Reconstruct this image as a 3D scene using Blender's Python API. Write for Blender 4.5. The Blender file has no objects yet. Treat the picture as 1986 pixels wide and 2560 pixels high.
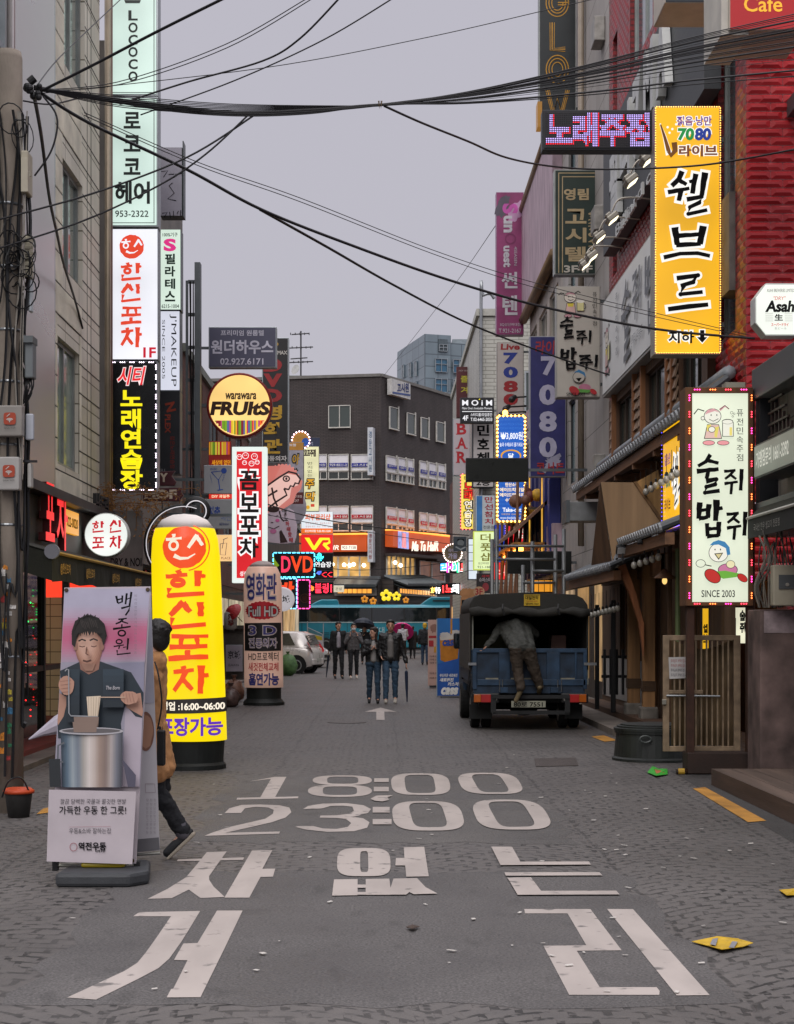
import bpy, bmesh, math, random
from mathutils import Vector, Matrix, noise
random.seed(11)
R = math.radians
S = bpy.context.scene
COL = S.collection
# ------------------------------------------------------------------ camera, sky, sun, exposure
cd = bpy.data.cameras.new('camera'); cam = bpy.data.objects.new('camera', cd); COL.objects.link(cam)
cam.location = (0, 0, 1.62); cam.rotation_euler = (R(90), 0, 0)
cd.sensor_fit = 'HORIZONTAL'; cd.sensor_width = 24.0; cd.lens = 50.0
cd.shift_x = 0.0201; cd.shift_y = 0.1449; cd.clip_start = 0.1; cd.clip_end = 2000
S.camera = cam
W = bpy.data.worlds.new('World'); S.world = W; W.use_nodes = True
nt = W.node_tree; nt.nodes.clear()
sky = nt.nodes.new('ShaderNodeTexSky'); sky.sky_type = 'NISHITA'; sky.sun_disc = False
sky.sun_elevation = R(38); sky.sun_rotation = R(200); sky.dust_density = 4; sky.air_density = 1.5
tc = nt.nodes.new('ShaderNodeTexCoord'); sp = nt.nodes.new('ShaderNodeSeparateXYZ')
nt.links.new(tc.outputs['Generated'], sp.inputs[0])
mr = nt.nodes.new('ShaderNodeMapRange'); mr.inputs['From Min'].default_value = 0.42; mr.inputs['From Max'].default_value = 0.95
nt.links.new(sp.outputs['Z'], mr.inputs['Value'])
ov = nt.nodes.new('ShaderNodeMix'); ov.data_type = 'RGBA'          # overcast layer: even near the horizon, brighter overhead
ov.inputs[6].default_value = (5.23, 5.06, 5.72, 1); ov.inputs[7].default_value = (23.5, 22.9, 24.0, 1)
nt.links.new(mr.outputs[0], ov.inputs[0])
mx = nt.nodes.new('ShaderNodeMix'); mx.data_type = 'RGBA'; mx.inputs[0].default_value = 0.95
nt.links.new(sky.outputs[0], mx.inputs[6]); nt.links.new(ov.outputs[2], mx.inputs[7])
bg = nt.nodes.new('ShaderNodeBackground'); bg.inputs['Strength'].default_value = 0.1
nt.links.new(mx.outputs[2], bg.inputs['Color'])
wo = nt.nodes.new('ShaderNodeOutputWorld'); nt.links.new(bg.outputs[0], wo.inputs['Surface'])
sl = bpy.data.lights.new('sun', 'SUN'); sl.energy = 1.4; sl.angle = R(40); sl.color = (1, .97, .94)
sun = bpy.data.objects.new('sun', sl); COL.objects.link(sun); sun.rotation_euler = (R(50), 0, R(-12)); sun.location = (0, 0, 40)
S.view_settings.view_transform = 'Standard'; S.view_settings.look = 'None'; S.view_settings.gamma = 1
S.view_settings.exposure = 0.0
S.cycles.use_denoising = True; S.cycles.max_bounces = 6; S.cycles.diffuse_bounces = 3; S.cycles.caustics_reflective = False
S.cycles.sample_clamp_indirect = 4
# ------------------------------------------------------------------ pixel to place (measuring the photograph once: a pixel and a distance give a point)
F = 3529.0; CX = 813.0; HZ = 1337.5; EYE = 1.62
def P(x, y, Y): return Vector(((x - CX) * Y / F, Y, EYE + (HZ - y) * Y / F))
def gY(y): return EYE * F / (y - HZ)
def G(x, y, z=0.0):
    Y = (EYE - z) * F / (y - HZ); return Vector(((x - CX) * Y / F, Y, z))
def XW(x, Y): return (x - CX) * Y / F
def ZW(y, Y): return EYE + (HZ - y) * Y / F
# ------------------------------------------------------------------ materials
def lin(h):
    if isinstance(h, str):
        h = h.lstrip('#'); h = h if len(h) == 6 else ''.join(q*2 for q in h); c = [int(h[i:i+2], 16) / 255 for i in (0, 2, 4)]
    else: c = list(h)
    return tuple((v / 12.92 if v <= .04045 else ((v + .055) / 1.055) ** 2.4) for v in c) + (1,)
_mats = {}
def _new(key):
    m = bpy.data.materials.new(key); m.use_nodes = True; return m, m.node_tree, m.node_tree.nodes['Principled BSDF']
def _link_noise(t, scale, detail=4, coord='Object', stretch=None):
    n = t.nodes.new('ShaderNodeTexNoise'); n.inputs['Scale'].default_value = scale; n.inputs['Detail'].default_value = detail
    c = t.nodes.new('ShaderNodeTexCoord')
    if stretch:
        mp = t.nodes.new('ShaderNodeMapping'); mp.inputs['Scale'].default_value = stretch
        t.links.new(c.outputs[coord], mp.inputs[0]); t.links.new(mp.outputs[0], n.inputs['Vector'])
    else: t.links.new(c.outputs[coord], n.inputs['Vector'])
    return n
def M(h, rough=.6, metal=0., var=.18, scale=3., bump=0., stretch=None, coat=0., spec=.4, bscale=None):
    k = f'surface {h} {rough} {metal} {var} {scale} {bump} {stretch} {coat} {spec}'
    if k in _mats: return _mats[k]
    m, t, b = _new('surface ' + str(h)); c = lin(h)
    n = _link_noise(t, scale, 6, stretch=stretch)
    mixn = t.nodes.new('ShaderNodeMix'); mixn.data_type = 'RGBA'
    mixn.inputs[6].default_value = tuple(v * (1 - var) for v in c[:3]) + (1,)
    mixn.inputs[7].default_value = tuple(min(1, v * (1 + var)) for v in c[:3]) + (1,)
    r = t.nodes.new('ShaderNodeMapRange'); r.inputs['From Min'].default_value = .3; r.inputs['From Max'].default_value = .7
    t.links.new(n.outputs['Fac'], r.inputs['Value']); t.links.new(r.outputs[0], mixn.inputs[0])
    t.links.new(mixn.outputs[2], b.inputs['Base Color'])
    rr = t.nodes.new('ShaderNodeMapRange'); rr.inputs['To Min'].default_value = max(0.03, rough - .1); rr.inputs['To Max'].default_value = min(1, rough + .1)
    t.links.new(n.outputs['Fac'], rr.inputs['Value']); t.links.new(rr.outputs[0], b.inputs['Roughness'])
    b.inputs['Metallic'].default_value = metal; b.inputs['Specular IOR Level'].default_value = spec
    b.inputs['Coat Weight'].default_value = coat
    if bump:
        n2 = _link_noise(t, bscale or scale * 12, 4, stretch=stretch)
        bp = t.nodes.new('ShaderNodeBump'); bp.inputs['Strength'].default_value = bump; bp.inputs['Distance'].default_value = .01
        t.links.new(n2.outputs['Fac'], bp.inputs['Height']); t.links.new(bp.outputs[0], b.inputs['Normal'])
    _mats[k] = m; return m
def E(h, s=1., var=.10, scale=1.6, base=.25):
    """a lit face or lamp: gives off light"""
    k = f'lit {h} {s} {var} {scale}'
    if k in _mats: return _mats[k]
    m, t, b = _new('lit ' + str(h)); c = lin(h)
    b.inputs['Base Color'].default_value = tuple(v * base for v in c[:3]) + (1,); b.inputs['Roughness'].default_value = .35
    b.inputs['Emission Color'].default_value = c
    n = _link_noise(t, scale, 1); r = t.nodes.new('ShaderNodeMapRange')
    r.inputs['From Min'].default_value = .25; r.inputs['From Max'].default_value = .75
    r.inputs['To Min'].default_value = s * (1 - var); r.inputs['To Max'].default_value = s * (1 + var)
    t.links.new(n.outputs['Fac'], r.inputs['Value']); t.links.new(r.outputs[0], b.inputs['Emission Strength'])
    _mats[k] = m; return m
def wallvec(t, sx=1., sz=1.):
    c = t.nodes.new('ShaderNodeTexCoord'); s = t.nodes.new('ShaderNodeSeparateXYZ'); t.links.new(c.outputs['Object'], s.inputs[0])
    a = t.nodes.new('ShaderNodeMath'); a.operation = 'ADD'; t.links.new(s.outputs[0], a.inputs[0]); t.links.new(s.outputs[1], a.inputs[1])
    cm = t.nodes.new('ShaderNodeCombineXYZ'); t.links.new(a.outputs[0], cm.inputs[0]); t.links.new(s.outputs[2], cm.inputs[1])
    return cm, c
def BR(key, c1, c2, mortar, bw, bh, ms=.01, rough=.75, bump=.5, offset=.5, dirt=.35, bias=0., dist=.012):
    """brick, tile or slab cladding on upright walls"""
    k = 'clad ' + key
    if k in _mats: return _mats[k]
    m, t, b = _new(k); v, c = wallvec(t)
    br = t.nodes.new('ShaderNodeTexBrick'); br.offset = offset; br.squash = 1
    br.inputs['Color1'].default_value = lin(c1); br.inputs['Color2'].default_value = lin(c2); br.inputs['Mortar'].default_value = lin(mortar)
    br.inputs['Scale'].default_value = 1; br.inputs['Brick Width'].default_value = bw; br.inputs['Row Height'].default_value = bh
    br.inputs['Mortar Size'].default_value = ms; br.inputs['Mortar Smooth'].default_value = .15; br.inputs['Bias'].default_value = bias
    t.links.new(v.outputs[0], br.inputs['Vector'])
    n = _link_noise(t, .9, 7, stretch=(1, 1, .35)); r = t.nodes.new('ShaderNodeMapRange')
    r.inputs['From Min'].default_value = .35; r.inputs['From Max'].default_value = .75; r.inputs['To Min'].default_value = 1; r.inputs['To Max'].default_value = 1 - dirt
    t.links.new(n.outputs['Fac'], r.inputs['Value'])
    ml = t.nodes.new('ShaderNodeMix'); ml.data_type = 'RGBA'; ml.blend_type = 'MULTIPLY'; ml.inputs[0].default_value = 1
    t.links.new(br.outputs['Color'], ml.inputs[6]); t.links.new(r.outputs[0], ml.inputs[7]); t.links.new(ml.outputs[2], b.inputs['Base Color'])
    n3 = _link_noise(t, 60, 3)
    ad = t.nodes.new('ShaderNodeMath'); ad.operation = 'MULTIPLY_ADD'; ad.inputs[1].default_value = -1.
    t.links.new(br.outputs['Fac'], ad.inputs[0])
    mm = t.nodes.new('ShaderNodeMath'); mm.operation = 'MULTIPLY'; mm.inputs[1].default_value = .35; t.links.new(n3.outputs['Fac'], mm.inputs[0]); t.links.new(mm.outputs[0], ad.inputs[2])
    bp = t.nodes.new('ShaderNodeBump'); bp.inputs['Strength'].default_value = bump; bp.inputs['Distance'].default_value = dist
    t.links.new(ad.outputs[0], bp.inputs['Height']); t.links.new(bp.outputs[0], b.inputs['Normal'])
    b.inputs['Roughness'].default_value = rough
    _mats[k] = m; return m
def WOOD(h, rough=.7, var=.45, axis='z', scale=6.):
    k = f'wood {h} {axis} {scale}'
    if k in _mats: return _mats[k]
    st = {'z': (1, 1, .06), 'x': (.06, 1, 1), 'y': (1, .06, 1)}[axis]
    m = M(h, rough, 0, var, scale * 1.37, .25, st); m.name = k; _mats[k] = m; return m
GLASS = {}
def glass(h='#3a4442', rough=.08, spec=.8):
    k = f'glass {h} {rough}'
    if k in _mats: return _mats[k]
    m, t, b = _new(k); b.inputs['Base Color'].default_value = lin(h); b.inputs['Roughness'].default_value = rough
    b.inputs['Specular IOR Level'].default_value = spec
    n = _link_noise(t, 1.2, 2); bp = t.nodes.new('ShaderNodeBump'); bp.inputs['Strength'].default_value = .08; bp.inputs['Distance'].default_value = .05
    t.links.new(n.outputs['Fac'], bp.inputs['Height']); t.links.new(bp.outputs[0], b.inputs['Normal'])
    _mats[k] = m; return m
# ------------------------------------------------------------------ mesh builder
class MB:
    def __init__(s, mat=None): s.v = []; s.f = []; s.M = mat
    def add(s, vs, fs):
        o = len(s.v)
        for p in vs:
            p = Vector(p); s.v.append(s.M @ p if s.M else p)
        for f in fs: s.f.append([i + o for i in f])
        return s
    def box(s, a, b):
        x0, x1 = sorted((a[0], b[0])); y0, y1 = sorted((a[1], b[1])); z0, z1 = sorted((a[2], b[2]))
        return s.add([(x0,y0,z0),(x1,y0,z0),(x1,y1,z0),(x0,y1,z0),(x0,y0,z1),(x1,y0,z1),(x1,y1,z1),(x0,y1,z1)],
                     [(0,3,2,1),(4,5,6,7),(0,1,5,4),(1,2,6,5),(2,3,7,6),(3,0,4,7)])
    def obox(s, c, size, rot=None):
        h = [v / 2 for v in size]; m = Matrix.Translation(Vector(c)) @ ((rot or Matrix()).to_4x4())
        vs = [m @ Vector((sx*h[0], sy*h[1], sz*h[2])) for sz in (-1,1) for sx, sy in ((-1,-1),(1,-1),(1,1),(-1,1))]
        return s.add(vs, [(0,3,2,1),(4,5,6,7),(0,1,5,4),(1,2,6,5),(2,3,7,6),(3,0,4,7)])
    def ngon(s, pts): return s.add(pts, [list(range(len(pts)))])
    def prism(s, pts, vec):
        vec = Vector(vec); n = len(pts); vs = [Vector(p) for p in pts] + [Vector(p) + vec for p in pts]
        return s.add(vs, [list(range(n))[::-1], [i + n for i in range(n)]] + [(i, (i+1) % n, n + (i+1) % n, n + i) for i in range(n)])
    def tube(s, pts, r, n=6, cap=True):
        pts = [Vector(p) for p in pts]; rs = r if isinstance(r, (list, tuple)) else [r] * len(pts)
        vs = []; up = Vector((0, 0, 1)); prev = None
        for i, p in enumerate(pts):
            d = (pts[min(i+1, len(pts)-1)] - pts[max(i-1, 0)])
            d = d.normalized() if d.length > 1e-9 else Vector((0, 0, 1))
            if prev is None:
                a = d.cross(up)
                if a.length < .05: a = d.cross(Vector((1, 0, 0)))
            else: a = prev - d * prev.dot(d)
            a.normalize(); prev = a; b = d.cross(a)
            for k in range(n):
                t = 2 * math.pi * k / n; vs.append(p + (a * math.cos(t) + b * math.sin(t)) * rs[i])
        fs = [(i*n+k, i*n+(k+1) % n, (i+1)*n+(k+1) % n, (i+1)*n+k) for i in range(len(pts)-1) for k in range(n)]
        if cap: fs += [list(range(n))[::-1], [(len(pts)-1)*n + k for k in range(n)]]
        return s.add(vs, fs)
    def lathe(s, c, prof, n=24, sx=1., sy=1., lean=(0, 0)):
        c = Vector(c); vs = []
        for r, z in prof:
            for k in range(n):
                t = 2*math.pi*k/n; vs.append((c.x + lean[0]*z + r*math.cos(t)*sx, c.y + lean[1]*z + r*math.sin(t)*sy, c.z + z))
        m = len(prof); fs = [(i*n+k, i*n+(k+1) % n, (i+1)*n+(k+1) % n, (i+1)*n+k) for i in range(m-1) for k in range(n)]
        fs += [list(range(n))[::-1], [(m-1)*n+k for k in range(n)]]
        return s.add(vs, fs)
    def disc(s, c, axis, r0, prof, n=28):
        """turned about an axis through c: prof of (radius, along)"""
        ax = Vector(axis).normalized(); a = ax.cross(Vector((0, 0, 1)))
        if a.length < .05: a = Vector((1, 0, 0))
        a.normalize(); b = ax.cross(a); c = Vector(c); vs = []
        for r, d in prof:
            for k in range(n):
                t = 2*math.pi*k/n; vs.append(c + ax*d + (a*math.cos(t) + b*math.sin(t))*r*r0)
        m = len(prof); fs = [(i*n+k, i*n+(k+1) % n, (i+1)*n+(k+1) % n, (i+1)*n+k) for i in range(m-1) for k in range(n)]
        fs += [list(range(n))[::-1], [(m-1)*n+k for k in range(n)]]
        return s.add(vs, fs)
    def ell(s, c, r, n=12, m=8, rot=None):
        c = Vector(c); r = (r,)*3 if not isinstance(r, (tuple, list)) else r
        vs = [Vector((0, 0, r[2]))]
        for i in range(1, m):
            ph = math.pi * i / m
            for k in range(n):
                t = 2*math.pi*k/n; vs.append(Vector((r[0]*math.sin(ph)*math.cos(t), r[1]*math.sin(ph)*math.sin(t), r[2]*math.cos(ph))))
        vs.append(Vector((0, 0, -r[2])))
        if rot: vs = [rot @ v for v in vs]
        vs = [v + c for v in vs]
        fs = [(0, 1+k, 1+(k+1) % n) for k in range(n)]
        for i in range(m-2): fs += [(1+i*n+k, 1+(i+1)*n+k, 1+(i+1)*n+(k+1) % n, 1+i*n+(k+1) % n) for k in range(n)]
        L = len(vs)-1; fs += [(L, 1+(m-2)*n+(k+1) % n, 1+(m-2)*n+k) for k in range(n)]
        return s.add(vs, fs)
    def cap(s, p, q, r1, r2, n=10):
        """tapered capsule"""
        p, q = Vector(p), Vector(q); d = (q - p); L = d.length
        d = d / L if L > 1e-6 else Vector((0, 0, 1)); pts = []; rs = []
        for a in (-80, -45, -15): pts.append(p + d*r1*math.sin(R(a))); rs.append(r1*math.cos(R(a)))
        for a in (15, 45, 80): pts.append(q + d*r2*math.sin(R(a))); rs.append(r2*math.cos(R(a)))
        return s.tube(pts, rs, n)
LOC = {}
def thing(name, label, cat, loc=(0, 0, 0), group=None):
    o = bpy.data.objects.new(name, None); COL.objects.link(o); o.location = loc; o.empty_display_size = .2
    o['label'] = label; o['category'] = cat
    if group: o['group'] = group
    LOC[o.name] = Vector(loc); return o
def build(name, mb, mat, parent=None, bevel=0., smooth=False, label=None, cat=None, group=None, kind=None, loc=None, recalc=False):
    L = LOC[parent.name] if parent is not None else Vector(loc or (0, 0, 0))
    me = bpy.data.meshes.new(name)
    me.from_pydata([v - L for v in mb.v], [], mb.f); me.update()
    if recalc:
        bm = bmesh.new(); bm.from_mesh(me); bmesh.ops.recalc_face_normals(bm, faces=bm.faces); bm.to_mesh(me); bm.free()
    me.materials.append(mat)
    if smooth: me.polygons.foreach_set('use_smooth', [True] * len(me.polygons))
    o = bpy.data.objects.new(name, me); COL.objects.link(o)
    if parent is not None: o.parent = parent
    else: o.location = L
    LOC[o.name] = L
    if bevel:
        md = o.modifiers.new('bevel', 'BEVEL'); md.width = bevel; md.segments = 2; md.limit_method = 'ANGLE'; md.angle_limit = R(40)
    if label: o['label'] = label
    if cat: o['category'] = cat
    if group: o['group'] = group
    if kind: o['kind'] = kind
    return o
def struct(name, mb, mat, **k): return build(name, mb, mat, kind='structure', **k)
def copy_thing(o, loc, label=None):
    r = o.copy(); COL.objects.link(r); r.location = loc; LOC[r.name] = Vector(loc)
    if label: r['label'] = label
    for c in list(o.children):
        k = c.copy(); COL.objects.link(k); k.parent = r
        for g in c.children:
            d = g.copy(); COL.objects.link(d); d.parent = k
    return r
# ------------------------------------------------------------------ flat faces that carry lettering
class Face:
    def __init__(s, O, U, V, N, a0=0, b0=0): s.O, s.U, s.V, s.N, s.a0, s.b0 = Vector(O), Vector(U), Vector(V), Vector(N), a0, b0
    def at(s, a, b, off=0): return s.O + s.U*(a-s.a0) + s.V*(b-s.b0) + s.N*off
    sub = 0
def front(x0, y0, Y): return Face(P(x0, y0, Y), (Y/F, 0, 0), (0, 0, -Y/F), (0, -1, 0), x0, y0)
def wall_l(X, Y0, Z0): return Face((X, Y0, Z0), (0, 1, 0), (0, 0, -1), (1, 0, 0))     # metres; a runs away from the camera
def wall_r(X, Y0, Z0): return Face((X, Y0, Z0), (0, -1, 0), (0, 0, -1), (-1, 0, 0))   # a runs towards the camera
class Drum(Face):
    """front of an upright drum: pixel columns projected on its curved skin"""
    def __init__(s, cx, Y, prof, z0, lean=0.): s.cx, s.Y, s.prof, s.z0, s.lean = cx, Y, prof, z0, lean; s.sub = .05
    def rad(s, z):
        pr = s.prof
        for (r0, a), (r1, b) in zip(pr, pr[1:]):
            if a <= z <= b: return r0 + (r1-r0)*(z-a)/max(1e-6, b-a)
        return pr[-1][0] if z > pr[-1][1] else pr[0][0]
    def at(s, a, b, off=0):
        Yf = s.Y - .3; p = P(a, b, Yf); z = p.z - s.z0; r = s.rad(z) + off; dx = p.x - s.cx - s.lean*z
        dx = max(-r*.995, min(r*.995, dx))
        return Vector((s.cx + s.lean*z + dx, s.Y - math.sqrt(r*r - dx*dx), p.z))
_tc = {}
def tmesh(s, bold=0., shear=0., ext=0.):
    k = (s, bold, shear, ext)
    if k in _tc: return _tc[k]
    c = bpy.data.curves.new('t', 'FONT'); c.body = s; c.offset = bold; c.shear = shear; c.extrude = ext; c.resolution_u = 3; c.space_character = 1.0
    o = bpy.data.objects.new('t', c); me = bpy.data.meshes.new_from_object(o)
    vs = [v.co.copy() for v in me.vertices]; fs = [list(p.vertices) for p in me.polygons]
    bpy.data.objects.remove(o); bpy.data.curves.remove(c); bpy.data.meshes.remove(me)
    _tc[k] = (vs, fs); return vs, fs
def bounds(vs): return min(v.x for v in vs), min(v.y for v in vs), max(v.x for v in vs), max(v.y for v in vs)
class Art:
    def __init__(s, parent, face, off=.004, step=.0012): s.p, s.fc, s.off, s.step, s.g = parent, face, off, step, {}
    def _put(s, kind, mat, vs2, fs, thick=None):
        """vs2: (a, b, lift)"""
        key = (kind, mat.name)
        if key not in s.g: s.g[key] = (MB(), mat)
        mb = s.g[key][0]
        if s.fc.sub and vs2:
            bm = bmesh.new(); sc = s.fc.Y / F
            bv = [bm.verts.new((v[0]*sc, v[1]*sc, 0)) for v in vs2]
            for f in fs:
                try: bm.faces.new([bv[i] for i in f])
                except ValueError: pass
            bmesh.ops.triangulate(bm, faces=bm.faces)
            for _ in range(5):
                lg = [e for e in bm.edges if e.calc_length() > s.fc.sub]
                if not lg: break
                bmesh.ops.subdivide_edges(bm, edges=lg, cuts=1); bmesh.ops.triangulate(bm, faces=[f for f in bm.faces if len(f.verts) > 3])
            bm.verts.index_update()
            vs2 = [(v.co.x/sc, v.co.y/sc, 0) for v in bm.verts]; fs = [[v.index for v in f.verts] for f in bm.faces]; bm.free()
        mb.add([s.fc.at(v[0], v[1], s.off + v[2]) for v in vs2], fs); s.off += s.step
    def text(s, txt, box, mat, bold=.012, rot=0, shear=0., ext=0., keep=False):
        vs, fs = tmesh(txt, bold, shear, ext); vs = [v.copy() for v in vs]
        if not vs: return s
        if rot: m = Matrix.Rotation(R(rot), 3, 'Z'); vs = [m @ v for v in vs]
        x0, y0, x1, y1 = bounds(vs); a0, b0, a1, b1 = box
        w = max(1e-6, x1-x0); h = max(1e-6, y1-y0)
        s._put('lettering', mat, [(a0 + (v.x-x0)/w*(a1-a0), b1 - (v.y-y0)/h*(b1-b0), (v.z + ext)) for v in vs], fs); return s
    def vtext(s, txt, box, mat, bold=.012, fit=False, gap=.1, shear=0.):
        a0, b0, a1, b1 = box; n = len(txt); ch = (b1-b0)/n
        for i, c in enumerate(txt):
            if c == ' ': continue
            vs, fs = tmesh(c, bold, shear); x0, y0, x1, y1 = bounds(vs)
            if not fit: x0, y0, x1, y1 = .03, -.08, .91, .85
            t0, t1 = b0 + ch*i + ch*gap/2, b0 + ch*(i+1) - ch*gap/2
            s._put('lettering', mat, [(a0 + (v.x-x0)/(x1-x0)*(a1-a0), t1 - (v.y-y0)/(y1-y0)*(t1-t0), 0) for v in vs], fs); s.off -= s.step
        s.off += s.step; return s
    def poly(s, pts, mat, kind='print'): s._put(kind, mat, [(p[0], p[1], 0) for p in pts], [list(range(len(pts)))]); return s
    def rect(s, a0, b0, a1, b1, mat): return s.poly([(a0, b0), (a0, b1), (a1, b1), (a1, b0)], mat)
    def disc(s, a, b, ra, rb, mat, n=28, rough=0., rot=0.):
        pts = []
        for k in range(n):
            t = -2*math.pi*k/n; q = 1 + rough*random.uniform(-1, 1); x, y = ra*q*math.cos(t), rb*q*math.sin(t)
            pts.append((a + x*math.cos(R(rot)) - y*math.sin(R(rot)), b + x*math.sin(R(rot)) + y*math.cos(R(rot))))
        return s.poly(pts, mat)
    def ring(s, a, b, ra, rb, w, mat, n=28, t0=0, t1=360, kind='print'):
        vs = []; fs = []
        for k in range(n+1):
            t = R(t0 + (t1-t0)*k/n)
            vs += [(a + (ra-w)*math.cos(t), b + (rb-w)*math.sin(t), 0), (a + ra*math.cos(t), b + rb*math.sin(t), 0)]
        for k in range(n): fs.append((2*k, 2*k+1, 2*k+3, 2*k+2))
        s._put(kind, mat, vs, fs); return s
    def stroke(s, pts, w, mat, kind='print', rough=0., w1=None, aspect=1.):
        vs = []; fs = []; n = len(pts)
        if rough and n == 2:
            m = 5; pts = [(pts[0][0] + (pts[1][0]-pts[0][0])*k/m, pts[0][1] + (pts[1][1]-pts[0][1])*k/m) for k in range(m+1)]; n = m+1
        for i, p in enumerate(pts):
            q0, q1 = pts[max(0, i-1)], pts[min(n-1, i+1)]; dx, dy = q1[0]-q0[0], (q1[1]-q0[1])*aspect; L = math.hypot(dx, dy) or 1
            ww = w + ((w1 if w1 is not None else w) - w)*i/max(1, n-1); nx, ny = -dy/L*ww/2, dx/L*ww/2
            j = lambda: 1 + rough*random.uniform(-1, 1)
            vs += [(p[0]+nx*j(), p[1]+ny*j()/aspect, 0), (p[0]-nx*j(), p[1]-ny*j()/aspect, 0)]
        for i in range(n-1): fs.append((2*i, 2*i+1, 2*i+3, 2*i+2))
        s._put(kind, mat, vs, fs); return s
    def brush(s, ch, box, mat, grow=0., rough=.22, wk=1.):
        """a brush-written letter from its strokes"""
        a0, b0, a1, b1 = box; w_, h_ = a1-a0, b1-b0; st = random.getstate(); random.seed(ord(ch)); keep = s.off
        for g in GL[ch]:
            s.off = keep
            if g[0] == 'o':
                _, x, y, rx, ry, w = g; w *= wk
                keep += .00012; s.off = keep; s.ring(a0+x*w_, b0+y*h_, (rx+w/2)*w_ + grow, (ry+w/2)*h_ + grow, w*w_ + 2*grow, mat, 20, kind='lettering'); continue
            w, pts = g[0]*wk, g[1]
            pp = [(a0+x*w_, b0+y*h_) for x, y in pts]
            if grow:
                (xa, ya), (xb, yb) = pp[0], pp[1]; L = math.hypot(xb-xa, yb-ya); pp[0] = (xa-(xb-xa)/L*grow, ya-(yb-ya)/L*grow)
                (xa, ya), (xb, yb) = pp[-2], pp[-1]; L = math.hypot(xb-xa, yb-ya); pp[-1] = (xb+(xb-xa)/L*grow, yb+(yb-ya)/L*grow)
            ww = w*(w_+h_)/2
            keep += 0 if grow else .00012; s.off = keep; s.stroke(pp, ww*1.05+2*grow, mat, 'lettering', 0 if grow else rough, ww*.85+2*grow)
            if len(pp) > 2:
                for q in pp[1:-1]:
                    keep += .00012; s.off = keep; s.disc(q[0], q[1], (ww*.95+2*grow)/2, (ww*.95+2*grow)/2, mat, 10)
        s.off = keep + s.step; random.setstate(st); return s
    def done(s):
        for (kind, _), (mb, mat) in s.g.items(): build(kind, mb, mat, s.p)
        s.g = {}
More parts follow.
